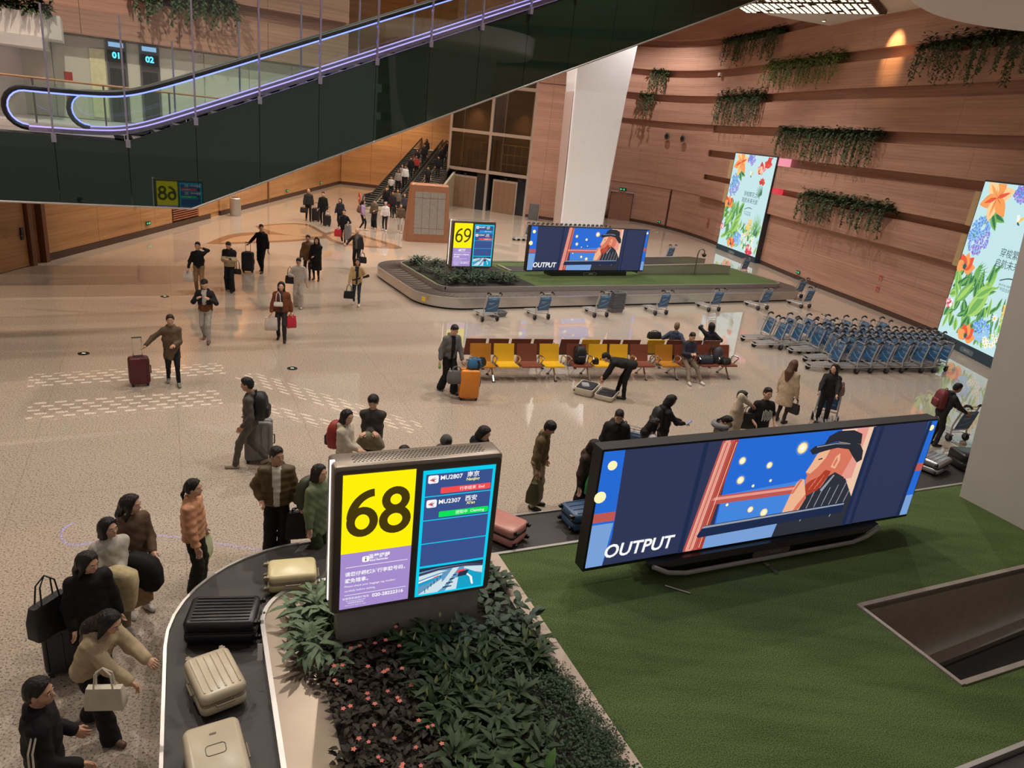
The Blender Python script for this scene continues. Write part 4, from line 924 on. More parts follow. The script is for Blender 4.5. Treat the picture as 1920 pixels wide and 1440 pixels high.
    pg([(.612, .87), (.622, .95), (.648, .99), (.70, .985), (.732, .94), (.738, .84), (.70, .86), (.65, .89)], 9)                                                                               # hat crown
    pg([(.612, .87), (.65, .885), (.70, .86), (.735, .83), (.736, .80), (.70, .83), (.65, .855), (.612, .845)], 10)                                                                             # hat band
    pg([(.570, .83), (.583, .785), (.62, .81), (.66, .828), (.70, .80), (.722, .72), (.742, .655), (.757, .68), (.752, .77), (.735, .84), (.70, .862), (.65, .878), (.61, .875), (.583, .865)], 9)  # brim
    pg([(.59, .862), (.65, .874), (.70, .857), (.70, .85), (.65, .866), (.59, .852)], 14)
    for k in range(9): pg([(.600 + k * .006, .44 + (k % 3) * .03), (.603 + k * .006, .44 + (k % 3) * .03), (.611 + k * .006, .50 + (k % 3) * .035), (.609 + k * .006, .50 + (k % 3) * .035)], 7)      # beard strokes
    pg([(.655, .55), (.675, .585), (.712, .52), (.70, .46), (.66, .42), (.63, .38), (.64, .44)], 10); pg([(.640, .42), (.672, .56), (.677, .555), (.648, .40)], 14)                               # collar
    for k in range(5): pg([(.262 + k * .009, .02), (.264 + k * .009, .02), (.306 + k * .0085, .98), (.304 + k * .0085, .98)], 13 if k % 2 else 11)                                              # grain of the window post
    pg([(.53, .2), (.545, .42), (.555, .52), (.565, .56), (.578, .55), (.59, .44), (.60, .36), (.585, .24), (.57, .16)], 8); pg([(.545, .42), (.553, .42), (.572, .55), (.565, .56)], 7); pg([(.56, .2), (.585, .26), (.6, .36), (.595, .4), (.575, .3)], 7)   # hand and wrist
    pg([(.285, .14), (.30, .23), (.74, .255), (.74, .15), (.29, .12)], 5); pg([(.295, .205), (.74, .23), (.74, .245), (.30, .225)], 14)                                                        # lower rail
    for x in (.24, .755, .78, .955): pg([(x, 0), (x + .012, 0), (x + .022, 1), (x + .01, 1)], 5)
    pic = b.build('picture', PICM, t)
    text('OUTPUT', .29, WHT, pic, F @ Matrix.Translation((.28, .26, .012)), 'caption', .006, align='LEFT', shear=.12)
    cu = (u0 + u1) / 2; pale = mat('tray_pale', S(150, 146, 140), .4)
    if tray:
        # tray-shaped base with pale rounded rim
        def sec(x0, x1, z, y0, y1): return [(x0, y0, z), (x1, y0, z), (x1, y1, z), (x0, y1, z)]
        Mb = Mx @ Matrix.Translation((u0, v, 0)); b = MB(); b.loft([sec(1.5, 5.1, zbase + .03, -.08, .5), sec(1.35, 5.3, z0 - .05, -.16, .5), sec(1.0, 5.6, z0 + .02, -.1, .4)], True, Mb); b.build('base', mat('screen_black', S(26, 25, 26)), t)
        b = MB(); b.tube([Mb @ Vector(p) for p in ((1.05, -.16, z0 - .0), (1.3, -.2, zbase + .14), (1.62, -.2, zbase + .08), (4.95, -.2, zbase + .08), (5.25, -.2, zbase + .14), (5.55, -.16, z0))], .035, 8); b.build('rim', pale, t)
        b = MB(); b.ngon([(x + 3.2, -.2, zz + z0 - .07) for x, zz in rrect(.75, .1, .045, 3)], Mb @ Matrix.Translation((0, -.0, 0))); b.build('badge', BEZ, t)
        text('BAIYUN', .06, mat('badge_ink', S(140, 140, 140), .5), t, Mb @ Matrix.Translation((3.27, -.206, z0 - .07)) @ Matrix.Rotation(R(90), 4, 'X'))
        b = MB(); b.box(3.05, 3.12, -.5, -.2, zbase + .005, zbase + .03, Mb); b.build('cable_plug', CHROME, t)
        b = MB(); b.tube([Mb @ Vector((1.2, -.3, zbase + .015)), Mb @ Vector((1.45, -.55, zbase + .015))], .012, 6); b.build('cable', STEEL, t)
    else:
        Mb = Mx @ Matrix.Translation((u0, v, 0)); b = MB(); b.box(1.2, 5.2, -.1, .5, zbase, z0, Mb); b.build('base', MATS['screen_black'], t)
        b = MB(); b.ngon([(x + 3.2, -.104, zz + (zbase + z0) / 2) for x, zz in rrect(.7, .11, .05, 3)], Mb); b.build('badge', pale, t)
        b = MB(); b.ngon([(x + 3.2, -.106, zz + (zbase + z0) / 2) for x, zz in rrect(.67, .085, .04, 3)], Mb); b.build('badge_face', BLACK, t)
        text('BAIYUN', .06, WHITE, t, Mb @ Matrix.Translation((3.25, -.11, (zbase + z0) / 2)) @ Matrix.Rotation(R(90), 4, 'X'))
led_screen(C68, 4.68, 11.08, 6.93, .75, 2.585, 'near wide LED screen showing a man in hat at a window, captioned OUTPUT', .5, True)
led_screen(C69, 15.18, 21.4, 25.18, .77, 2.66, 'far wide LED screen showing the same man in hat, on second carousel', .58, False)
# big white column beside the near screen
b = MB(); b.loft([[(13.5, 7.57, .5), (13.5, 4.3, .5), (16.2, 4.3, .5), (16.2, 7.57, .5)], [(13.5 - .75, 8.05, 10), (13.5 - .75, 3.7, 10), (16.6, 3.7, 10), (16.6, 8.05, 10)]], True, C68)
tag(b.build('white_column', mat('column_white_near', S(206, 200, 196), .5, var=.03, vs=2)), 'broad white leaning column standing on near turf', 'column')
# ------------------------------------------------------------------ luggage trolleys
TUBE = mat('trolley_alu', S(190, 188, 186), .3, .45, var=.04); PANB = mat('trolley_blue', S(52, 90, 128), .35, var=.12, vs=3); PANL = mat('trolley_pale', S(150, 190, 214), .4); 
def make_trolley():
    t = thing('luggage_trolley', 'x', 'trolley')
    b = MB()
    for s in (-1, 1):
        b.tube([(s * .27, -.38, .16), (s * .26, -.36, .42), (s * .24, -.5, 1.0)], .022, 6)            # uprights
        b.tube([(s * .27, -.38, .2), (s * .24, .2, .17), (s * .14, .58, .14)], .02, 6)
    b.tube([(-.14, .58, .14), (.14, .58, .14)], .02, 6); b.tube([(-.26, -.36, .3), (.26, -.36, .3)], .018, 6); b.tube([(-.24, -.5, .98), (.24, -.5, .98)], .014, 6)
    b.build('frame', TUBE, t, smooth=40)
    sl = MB(); sl.bar((0, -.34, .215), (0, .5, .185), .045, .018); m0 = None
    for k, x in enumerate((-.18, -.09, 0, .09, .18)):
        if m0 is None: m0 = o = sl.build('deck_slat', TUBE, t)
        else: o = m0.copy(); COL.objects.link(o)
        o.location = (x * .9, 0, 0)
    b = MB(); Mp = TM(0, -.425, .38, 0, R(103.5))
    b.box(-.235, .235, -.03, .4, -.012, .012, Mp); ap = b.build('advert_panel', PANB, t)
    b = MB(); b.box(-.225, .225, .41, .5, -.014, .014, Mp); b.build('upper_panel', mat('trolley_blue2', S(70, 120, 165), .35), t)
    b = MB()
    for zz in (-.0135, .0135):
        for k in range(6):
            x = -.2 + k * .066; b.add([(x, .08 + .012 * k * k * .35, zz), (x + .068, .08 + .012 * (k + 1) ** 2 * .35, zz), (x + .068, .1 + .012 * (k + 1) ** 2 * .35, zz), (x, .09 + .012 * k * k * .35, zz)], [(0, 1, 2, 3)], Mp)
        b.add([(-.16, .3, zz), (.06, .3, zz), (.06, .315, zz), (-.16, .315, zz)], [(0, 1, 2, 3)], Mp); b.add([(-.16, .26, zz), (0, .26, zz), (0, .272, zz), (-.16, .272, zz)], [(0, 1, 2, 3)], Mp); b.add([(-.05, .445, zz * 1.2), (.1, .445, zz * 1.2), (.1, .465, zz * 1.2), (-.05, .465, zz * 1.2)], [(0, 1, 2, 3)], Mp)
    b.build('panel_print', PANL, ap)
    b = MB()
    for y in (-.46, -.28): b.tube([(-.2, y, .9), (.2, y, .9)], .008, 5); b.tube([(-.2, y, .78), (.2, y, .78)], .006, 5)
    for x in (-.2, -.07, .07, .2): b.tube([(x, -.46, .92), (x, -.46, .78), (x, -.28, .78), (x, -.28, .92)], .006, 5)
    b.build('basket', CHROME, t)
    for s in (-1, 1):
        b = MB(); b.tube([(s * .235, -.47, .97), (s * .24, -.52, 1.03), (s * .23, -.6, 1.05), (s * .21, -.68, 1.0)], [.028, .034, .034, .026], 7); b.build('grip', BLACK, t, smooth=60)
    w0 = MB(); w0.lathe([(.03, -.028), (.085, -.028), (.095, -.018), (.095, .018), (.085, .028), (.03, .028)], 14, TM(0, 0, 0, 0, 0, R(90)))
    c = MB(); c.bar((0, .0, .0), (0, .02, .13), .02, .06); wm = None
    for (x, y) in ((-.29, -.38), (.29, -.38), (0, .5)):
        if wm is None: wm = o = w0.build('wheel', RUBBER, t, smooth=40)
        else: o = wm.copy(); COL.objects.link(o)
        o.location = (x, y, .095)
    for s in (-1, 1):
        b = MB(); b.box(s * .29 - .035, s * .29 + .035, -.46, -.3, .17, .2); b.box(s * .29 - .045, s * .29 - .035, -.42, -.34, .08, .2); b.build('fender', GREY, t)
    return t
TRO = make_trolley(); tro_used = [False]
def trolley(p, rz, label, group='luggage trolleys'):
    if not tro_used[0]: o = TRO; tro_used[0] = True
    else: o = copy_tree(TRO)
    o.location = (p[0], p[1], p[2] if len(p) > 2 else 0); o.rotation_euler = (0, 0, rz); o['label'] = label; o['group'] = group; return o
def head(dx, dy): return math.atan2(-dx, dy)
# row parked in front of the far carousel
names = ['leftmost trolley parked before far carousel, above a single grey tray', 'second trolley from left before far carousel, standing well apart', 'third trolley before far carousel, beside tall stack of grey trays', 'fourth trolley before far carousel, just past the grey tray stack', 'fifth trolley before far carousel, above the floor reflection of flowers', 'sixth trolley before far carousel, near its right end', 'last trolley in the row before far carousel, nearest timber wall']
for (x, y), nm in zip(((908, 597), (1004, 594), (1114, 590), (1226, 586), (1325, 580), (1416, 577), (1496, 574)), names):
    trolley(G(x, y), R(33), nm, 'trolleys along the far carousel')
trolley(G(1246, 492) + Vector((0, .5, 0)), R(35), 'lone trolley behind far carousel, right of the wide screen'); trolley(G(1482, 556) , R(35), 'lone trolley between far carousel end and timber wall'); trolley(G(1385, 515) + Vector((0, .4, 0)), R(35), 'trolley behind far carousel in front of far floral screen')
# nested rows by the right wall
ORD = 'first second third fourth fifth sixth seventh eighth ninth tenth eleventh twelfth thirteenth fourteenth fifteenth sixteenth seventeenth eighteenth'.split()
def row(a, d, n, step, label, grp, jit=0.):
    d = Vector(d).normalized()
    for k in range(n):
        p = Vector(a) + d * (k * step) + Vector((rnd.uniform(-jit, jit), rnd.uniform(-jit, jit)))
        trolley((p.x, p.y), head(-d.x, -d.y) + rnd.uniform(-jit, jit) * 1.2, ORD[k] + ' ' + label, grp)
row((8.55, 25.05), (.96, .29), 7, .82, 'trolley from left in the back row of parked trolleys by right wall', 'back row of parked trolleys')
row((8.75, 24.35), (.96, .29), 4, .7, 'trolley from left in the short second row of parked trolleys', 'second row of parked trolleys')
row((9.95, 24.05), (.96, .29), 15, .36, 'trolley from left, nested tightly in the third row of parked trolleys', 'third row of parked trolleys')
row((10.15, 23.2), (.96, .29), 14, .34, 'trolley from left, nested tightly in the fourth row of parked trolleys', 'fourth row of parked trolleys')
row((9.95, 22.3), (.945, .33), 8, .68, 'trolley from left, parked loosely in the front row of trolleys', 'front row of parked trolleys', .1)
# long nested row behind the far wide screen
row((-.45, 43.1), (.84, .54), 18, .345, 'trolley from left in the long nested line behind far wide screen', 'nested trolleys behind the far screen')
# trolleys among the waiting travellers
trolley((11.35, 17.45), R(20), 'trolley pushed by man with red backpack at right edge', 'trolleys in use'); trolley((8.05, 17.05), R(160), 'trolley loaded with red bag, pushed by dark-haired woman', 'trolleys in use'); trolley((9.6, 16.2), R(10), 'empty trolley whose grips show above near wide screen', 'trolleys in use'); trolley((6.75, 15.05), R(15), 'trolley behind near screen in front of the loaded one', 'trolleys in use'); trolley((2.75, 13.6), R(-20), 'trolley beside man in black hooded jacket behind near screen', 'trolleys in use')

# grey trays on the floor by the far carousel
tray = MB()
def ring(w, d, z): return [(x, y, z) for x, y in rrect(w, d, .06, 3)]
tray.loft([ring(.52, .36, 0), ring(.62, .44, .15), ring(.66, .48, .155), ring(.66, .48, .17), ring(.6, .42, .17), ring(.5, .34, .02)], True)
TRAYM = mat('tray_grey', S(104, 104, 110), .5)
base = G(1152, 584)
for k in range(11):
    if k == 0: tr0 = o = tray.build('luggage_tray', TRAYM)
    else: o = tr0.copy(); COL.objects.link(o)
    o.location = (base.x, base.y, k * .062); o.rotation_euler = (0, 0, R(31)); tag(o, 'grey plastic luggage tray, ' + ('bottom' if k == 0 else 'topmost' if k == 10 else ORD[k] + ' from bottom') + ' of tall stack before far carousel', 'tray', 'stacked luggage trays')
o = tr0.copy(); COL.objects.link(o); o.location = G(932, 592); o.rotation_euler = (0, 0, R(36)); tag(o, 'single grey plastic tray on floor behind leftmost parked trolley', 'tray', 'loose luggage tray')

# ------------------------------------------------------------------ beam seating
SA = R(20.7); SU = Vector((math.cos(SA), math.sin(SA), 0)); SN = Vector((-math.sin(SA), math.cos(SA), 0))
AMB = mat('seat_amber', S(176, 116, 30), .4, var=.06); YELS = mat('seat_yellow', S(222, 172, 30), .4, var=.05); BRN = mat('seat_brown', S(124, 66, 46), .4, var=.08)
def seat_shell():
    b = MB(); prof = [(-.30, .405), (-.28, .43), (-.1, .425), (.08, .405), (.15, .42), (.19, .50), (.24, .68), (.29, .88)]
    up = [(y, z) for y, z in prof]; dn = [(y - .0 + (.018 if i > 3 else 0), z - (.02 if i < 4 else .005)) for i, (y, z) in enumerate(prof)]
    w = .285; vs = []
    ring = up + dn[::-1]
    b.loft([[(-w, y, z) for y, z in ring], [(w, y, z) for y, z in ring]], True); return b
shell = seat_shell(); smesh = {}
def bench(u0, cols, front, label, group):
    """four seats on a beam; front faces the camera side"""
    vv = 16.87; rz = SA if front else SA + math.pi
    o = SU * u0 + SN * (vv if front else vv + 1.02)
    t = thing('airport_bench', label, 'bench', (o.x, o.y, 0), rz, group)
    P = .655
    for k, m in enumerate(cols):
        key = m.name
        if key not in smesh: smesh[key] = shell.build('seat', m, t, smooth=50); q = smesh[key]
        else: q = link('seat', smesh[key].data, t)
        q.location = (((k + .5) * P) if front else -((k + .5) * P), 0, 0)
    sg = 1 if front else -1
    b = MB(); b.box(min(0, sg * 4 * P), max(0, sg * 4 * P), -.03, .05, .33, .39); b.build('beam', STEELD, t)
    for k in (0, 1, 2, 3, 4):
        x = sg * k * P
        b = MB(); b.tube([(x, .12, .36), (x, .1, .56), (x, .02, .63), (x, -.16, .64), (x, -.22, .61), (x, -.05, .42)], .02, 6); b.build('armrest', CHROME, t)
    for k in (.9, 3.6):
        x = sg * k * P
        b = MB(); b.tube([(x, .0, .36), (x, -.12, .2), (x, -.3, .02)], .025, 6); b.tube([(x, .0, .36), (x, .12, .2), (x, .3, .02)], .025, 6); lg = b.build('leg', CHROME, t)
        for y in (-.3, .3):
            q = MB(); q.lathe([(.045, 0), (.045, .015), (.02, .03)], 10, TM(x, y, 0)); q.build('foot_pad', BLACK, lg)
    return t
bench(5.15, [AMB, YELS, BRN, YELS], True, 'four-seat bench at left end: amber, yellow, brown and yellow seats facing camera', 'airport benches')
bench(7.93, [BRN, YELS, YELS, BRN], True, 'middle four-seat bench, black backpack on its brown end seat', 'airport benches')
bench(10.71, [AMB, BRN, BRN, BRN], True, 'four-seat bench with seated man, amber seat then brown seats', 'airport benches')
bench(5.15, [BRN] * 4, False, 'rear bench back-to-back behind the left bench, brown seats', 'airport benches'); bench(7.93, [BRN, YELS, BRN, BRN], False, 'rear bench back-to-back behind the middle bench', 'airport benches'); bench(10.71, [YELS, BRN, BRN, BRN], False, 'rear bench back-to-back behind the seated man', 'airport benches')
def seat_pt(u, v=0., z=0.): q = SU * u + SN * (16.87 + v); return Vector((q.x, q.y, z))

# ------------------------------------------------------------------ suitcases and bags
def suitcase(loc, rz, dims, m, label, lying=False, ribs=5, handle=0., group=None, trim=None, tilt=0., side=False):
    """dims w (wide) x d (thick) x h (tall); origin on the ground. lying: shell face up"""
    w, d, h = dims; t = thing('suitcase', label, 'suitcase', loc, rz, group); trim = trim or BLACK
    B = (TM(0, 0, d / 2 + .012) @ Matrix.Rotation(R(-90), 4, 'X') @ Matrix.Translation((0, 0, 0))) if lying else TM(0, 0, h / 2 + .055)
    halves = []
    for s in (-1, 1):
        b = MB(); Mh = B @ Matrix.Translation((0, s * d / 4, 0)) @ Matrix.Rotation(R(90), 4, 'X'); b.rbox(w, h, d / 2 - .008, min(.07, d * .3), Mh, 5); sh_ = b.build('shell_half', m, t, smooth=50); halves.append(sh_)
    b = MB(); Mh = B @ Matrix.Rotation(R(90), 4, 'X'); b.rbox(w - .012, h - .012, .03, .06, Mh); b.build('zip_band', trim, t)
    rb = MB(); rb.box(-.008, .008, -.004, .006, -h * .4, h * .4); r0 = None
    for s in (-1, 1):
        for k in range(ribs):
            x = (k - (ribs - 1) / 2) * w * .76 / max(1, ribs - 1)
            if r0 is None: r0 = o = rb.build('rib', m, halves[0 if s < 0 else 1])
            else: o = r0.copy(); COL.objects.link(o); o.parent = halves[0 if s < 0 else 1]
            o.matrix_local = B @ Matrix.Translation((x, s * d / 2, 0)) @ (Matrix.Rotation(math.pi, 4, 'Z') if s < 0 else Matrix.Identity(4))
    wh = MB(); wh.lathe([(.012, -.02), (.026, -.018), (.026, .018), (.012, .02)], 10, TM(0, 0, 0, 0, 0, R(90))); wh.box(-.03, .03, -.03, .03, .02, .045); w0 = None
    for sx in (-1, 1):
        for sy in (-1, 1):
            if w0 is None: w0 = o = wh.build('caster', trim, t, smooth=40)
            else: o = w0.copy(); COL.objects.link(o)
            o.matrix_local = B @ Matrix.Translation((sx * (w / 2 - .06), sy * (d / 2 - .05), -h / 2 - .029))
    b = MB(); b.tube([B @ Vector(p) for p in ((-.09, 0, h / 2), (-.09, 0, h / 2 + .025), (.09, 0, h / 2 + .025), (.09, 0, h / 2))], .012, 6); b.build('carry_handle', trim, t)
    b = MB(); b.tube([B @ Vector(p) for p in ((w / 2, 0, -.09), (w / 2 + .025, 0, -.09), (w / 2 + .025, 0, .09), (w / 2, 0, .09))], .012, 6); b.build('side_handle', trim, t)
    if handle:
        b = MB(); b.tube([B @ Vector(p) for p in ((-.09, d * .3, h / 2), (-.09, d * .3, h / 2 + handle), (.09, d * .3, h / 2 + handle), (.09, d * .3, h / 2))], .011, 6); b.build('pull_rod', CHROME, t)
        b = MB(); b.tube([B @ Vector(p) for p in ((-.1, d * .3, h / 2 + handle), (.1, d * .3, h / 2 + handle))], .018, 6); b.build('pull_grip', BLACK, t)
    return t
CREAM = mat('shell_cream', S(206, 192, 166), .3, var=.04); CREAMY = mat('shell_ivory', S(222, 208, 160), .3, var=.04); BLKS = mat('shell_black', S(30, 30, 36), .35); PINKS = mat('shell_rose', S(188, 128, 116), .35, var=.06); BLUS = mat('shell_steelblue', S(62, 90, 124), .35); ORG = mat('shell_orange', S(226, 138, 50), .35, var=.05); MAR = mat('shell_maroon', S(86, 30, 34), .4); GRYS = mat('shell_grey', S(120, 118, 116), .4); CREAMW = mat('shell_white', S(214, 206, 190), .35)
BZ = .437
suitcase((-3.02, 6.72, BZ), R(5), (.52, .30, .78), BLKS, 'large ribbed black suitcase lying on near belt', True, 8)
bpy.data.objects['suitcase'].rotation_euler = (0, 0, R(102))
suitcase((-2.72, 5.8, BZ), R(40 + 180), (.46, .27, .66), CREAM, 'cream ribbed suitcase lying on near belt below the black one', True, 6, trim=mat('trim_tan', S(150, 138, 118), .4))
suitcase((-2.55, 7.72, BZ), R(-70), (.42, .26, .60), CREAMY, 'ivory suitcase lying on near belt where it bends behind plants', True, 0, trim=mat('trim_tan', S(150, 138, 118)))
suitcase((-2.3, 4.86, BZ), R(32), (.5, .28, .7), CREAM, 'cream suitcase with framed emblem at bottom edge of near belt', True, 0, trim=mat('trim_tan', S(150, 138, 118)))
suitcase((.12, 9.42, BZ), R(60), (.46, .3, .62), PINKS, 'dusty pink soft suitcase on belt beside near yellow sign', True, 0)
suitcase((1.42, 10.12, BZ), R(-62), (.48, .3, .72), BLUS, 'steel blue suitcase with white tag on far belt behind near screen', True, 4)
suitcase((9.1, 14.0, BZ), R(-50), (.48, .28, .7), mat('shell_silver', S(170, 170, 172), .25, .6), 'shiny silver suitcase on belt right of near screen', True, 5)
suitcase((10.0, 14.35, BZ), R(10), (.6, .36, .5), BLKS, 'black bag with white label on belt by white column', True, 0)
t = thing('luggage_tag', 'white paper luggage tag on steel blue suitcase', 'tag', (1.18, 9.83, BZ + .2), R(-30)); b = MB(); b.box(-.03, .03, -.006, .0, -.12, .1, TM(0, 0, 0, 0, R(25))); b.build('strip', WHITE, t)
t = thing('luggage_tag', 'white paper tag on the ribbed cream suitcase', 'tag', (-2.33, 6.02, BZ + .3), R(20)); b = MB(); b.box(-.025, .025, -.004, .0, -.02, .16, TM(0, 0, 0, 0, R(-20))); b.build('strip', WHITE, t)
b = MB(); Mx = TM(-2.3, 4.86, BZ + .2895, R(32))
b.tube([Mx @ Vector((x, y, 0)) for x, y in rrect(.17, .12, .03, 4)], .004, 5, closed=True); b.ngon([(x, y + .02, .002) for x, y in rrect(.06, .02, .004, 2)], Mx @ Matrix.Translation((0, .17, 0)))
b.build('emblem', mat('emblem_grey', S(110, 100, 86), .5), bpy.data.objects['suitcase.003']).matrix_parent_inverse = (Matrix.Translation((-2.3, 4.86, BZ)) @ Matrix.Rotation(R(32), 4, 'Z')).inverted()
FIG = mat('bag_black', S(24, 24, 27), .6, bump=.15)
def backpack(loc, rz, label, m=FIG, sc=1.0, tilt=0., m2=None):
    t = thing('backpack', label, 'backpack', loc, rz); t.rotation_euler = (tilt, 0, rz); t.scale = (sc,) * 3
    b = MB(); b.loft([[(x * w, y * d + o, z) for x, y in rrect(2, 2, .6, 4)] for z, w, d, o in ((0, .13, .07, 0), (.02, .155, .1, .0), (.2, .165, .115, .015), (.36, .15, .1, .01), (.44, .11, .075, 0), (.47, .05, .04, -.01))]); b.build('body', m, t, smooth=60)
    b = MB(); b.loft([[(x * w, y * d + .115, z) for x, y in rrect(2, 2, .5, 4)] for z, w, d in ((.04, .1, .02), (.06, .12, .045), (.2, .12, .05), (.24, .1, .02))]); b.build('pocket', m2 or m, t, smooth=60)
    b = MB(); b.tube([(-.03, -.06, .46), (-.03, -.07, .5), (.03, -.07, .5), (.03, -.06, .46)], .01, 6); b.build('top_loop', FIG, t)
    for s in (-1, 1):
        b = MB(); b.tube([(s * .07, -.07, .43), (s * .085, -.2, .42), (s * .09, -.24, .3), (s * .1, -.17, .14), (s * .11, -.08, .06)], .016, 6); b.build('shoulder_strap', FIG, t)
    return t
def handbag(loc, rz, label, m, w=.28, d=.1, h=.22, strap=.18, kind='handbag', soft=.3):
    t = thing(kind, label, 'bag', loc, rz)
    b = MB(); b.loft([[(x * a, y * e, z) for x, y in rrect(2, 2, soft, 3)] for z, a, e in ((0, w * .46, d * .4), (.015, w * .5, d * .5), (h * .5, w * .5, d * .5), (h, w * .45, d * .25))]); b.build('body', m, t, smooth=60)
    for s in (-1, 1):
        b = MB(); b.tube([(-w * .25, s * d * .25, h * .96), (-w * .2, s * d * .15, h + strap * .7), (0, 0, h + strap), (w * .2, s * d * .15, h + strap * .7), (w * .25, s * d * .25, h * .96)], .009, 6); b.build('handle', m, t)
    return t
PAPW = mat('paper_white', S(222, 214, 204), .6); REDB = mat('bag_red', S(190, 36, 60), .5)
t = G(263, 722); suitcase((t.x, t.y, 0), R(35), (.42, .26, .62), MAR, 'maroon suitcase pulled by woman in camouflage coat', False, 2, .42)
t = G(465, 510); suitcase((t.x, t.y, 0), R(10), (.44, .26, .72), BLKS, 'black suitcase beside tall man in black coat', False, 3, .35)
t = G(877, 748); suitcase((t.x, t.y, 0), R(15), (.48, .30, .72), ORG, 'orange suitcase with black band beside man in grey cardigan', False, 0, .2)
t = G(462, 878); suitcase((t.x + .1, t.y + .35, 0), R(20), (.5, .30, .76), GRYS, 'grey suitcase pulled by man with black backpack', False, 4, .12)
t = G(581, 414); suitcase((t.x + .35, t.y, 0), 0, (.44, .28, .7), BLKS, 'small black suitcase pulled by far man in dark jacket', False, 0, .3)
t = G(614, 424); suitcase((t.x, t.y, 0), 0, (.34, .24, .55), BLKS, 'slim black cabin case beside far man in black coat', False, 0, .45)
t = G(222, 1360); suitcase((-4.62, 6.3, 0), R(20), (.42, .26, .62), BLKS, 'black suitcase standing behind woman in beige hooded jacket', False, 3, .3)
# open suitcase on the floor by the bending man
oc = G(1118, 740); t = thing('open_suitcase', 'open white suitcase on floor with dark clothes, before the benches', 'suitcase', (oc.x, oc.y, 0), R(-20))
for sx, nm in ((-.27, 'base_half'), (.27, 'lid_half')):
    b = MB(); hh = .2 if sx < 0 else .14
    b.loft([[(x + sx, y, z) for x, y in rrect(a, c, .07, 4)] for z, a, c in ((0, .42, .66), (.04, .48, .72), (hh, .5, .74), (hh, .46, .70), (.05, .42, .66))]); b.build(nm, CREAMW, t, smooth=50)
b = MB(); b.rbox(.44, .66, .1, .06, TM(-.27, 0, .17)); b.build('packed_clothes', mat('clothes_dark', S(40, 40, 46), .8), t); b = MB(); b.rbox(.2, .3, .06, .04, TM(-.3, -.1, .23, .4)); b.build('folded_shirt', mat('clothes_grey', S(150, 150, 156), .8), t); b = MB(); b.rbox(.4, .6, .06, .05, TM(.27, 0, .1)); b.build('lid_lining', mat('clothes_dark', S(40, 40, 46)), t)
for y in (-.25, .25):
    b = MB(); b.rbox(.06, .05, .05, .012, TM(-.53, y, .08)); b.build('caster', BLACK, t)
# ------------------------------------------------------------------ planting
def leaf(b, base, d, up, L, w, curl=.3, n=3, fold=.25):
    """one pointed leaf: base point, direction d, up vector, length, width"""
    d = d.normalized(); side = d.cross(up); side = side.normalized() if side.length > 1e-4 else Vector((1, 0, 0)); upn = side.cross(d)
    L0 = len(b.v); prof = {2: (.0, .9, 0), 3: (.25, 1, .7, 0), 4: (.2, .85, 1, .7, 0)}[n]
    vs = []
    for k in range(n + 1):
        t = k / n; c = base + d * (L * t) + upn * (-curl * L * t * t); hw = w / 2 * prof[k]
        if k == n: vs.append(c)
        else: vs += [c - side * hw + upn * (hw * fold), c, c + side * hw + upn * (hw * fold)]
    fs = []
    for k in range(n - 1):
        a = 3 * k; fs += [(a, a + 1, a + 4, a + 3), (a + 1, a + 2, a + 5, a + 4)]
    a = 3 * (n - 1); fs += [(a, a + 1, a + 3), (a + 1, a + 2, a + 3)]
    b.add([tuple(v) for v in vs], fs)
def leafm(name, c1, c2, rough=.5):
    return mat(name, tuple((a + b) / 2 for a, b in zip(c1, c2)), rough, var=.38, vs=9, spec=.22)
LILY = leafm('lily_leaf', S(34, 50, 28), S(64, 82, 48)); EPIS = leafm('episcia_leaf', S(40, 34, 30), S(66, 58, 46)); IVY = leafm('ivy_leaf', S(28, 46, 28), S(50, 72, 42)); CALA = leafm('calathea_leaf', S(34, 46, 36), S(96, 112, 92)); AGLA = leafm('aglaonema_leaf', S(60, 84, 52), S(140, 158, 128)); BIGL = leafm('broad_leaf', S(46, 84, 40), S(88, 120, 64))
SPATH = mat('spathe_cream', S(196, 206, 140), .5); PINKF = mat('flower_coral', S(226, 120, 104), .5); STEMM = mat('stem_green', S(70, 84, 50), .5)
pr = random.Random(11)
def clump(n, L, w, spread, h, curl, flowers=0, fl='spathe', nn=3, wob=.3):
    b = MB()
    for k in range(n):
        a = pr.uniform(0, 6.283); e = pr.uniform(.25, 1.2) ; r0 = pr.uniform(0, spread)
        base = Vector((math.cos(a) * r0, math.sin(a) * r0, pr.uniform(.15, 1.0) * h))
        d = Vector((math.cos(a + pr.uniform(-.5, .5)), math.sin(a + pr.uniform(-.5, .5)), e * pr.uniform(.3, 1.3) - .1))
        leaf(b, base, d, Vector((0, 0, 1)), L * pr.uniform(.7, 1.15), w * pr.uniform(.8, 1.15), curl * pr.uniform(.4, 1.5), nn)
    f = MB()
    for k in range(flowers):
        a = pr.uniform(0, 6.283); r0 = pr.uniform(0, spread); p = Vector((math.cos(a) * r0, math.sin(a) * r0, h + L * pr.uniform(.35, .8)))
        if fl == 'spathe': leaf(f, p, Vector((pr.uniform(-.3, .3), pr.uniform(-.3, .3), 1)), Vector((math.cos(a), math.sin(a), 0)), .085, .035, .1)
        else:
            for j in range(5): leaf(f, p, Vector((math.cos(j * 1.257), math.sin(j * 1.257), .25)), Vector((0, 0, 1)), .028, .022, .1, 2)
    return b, f
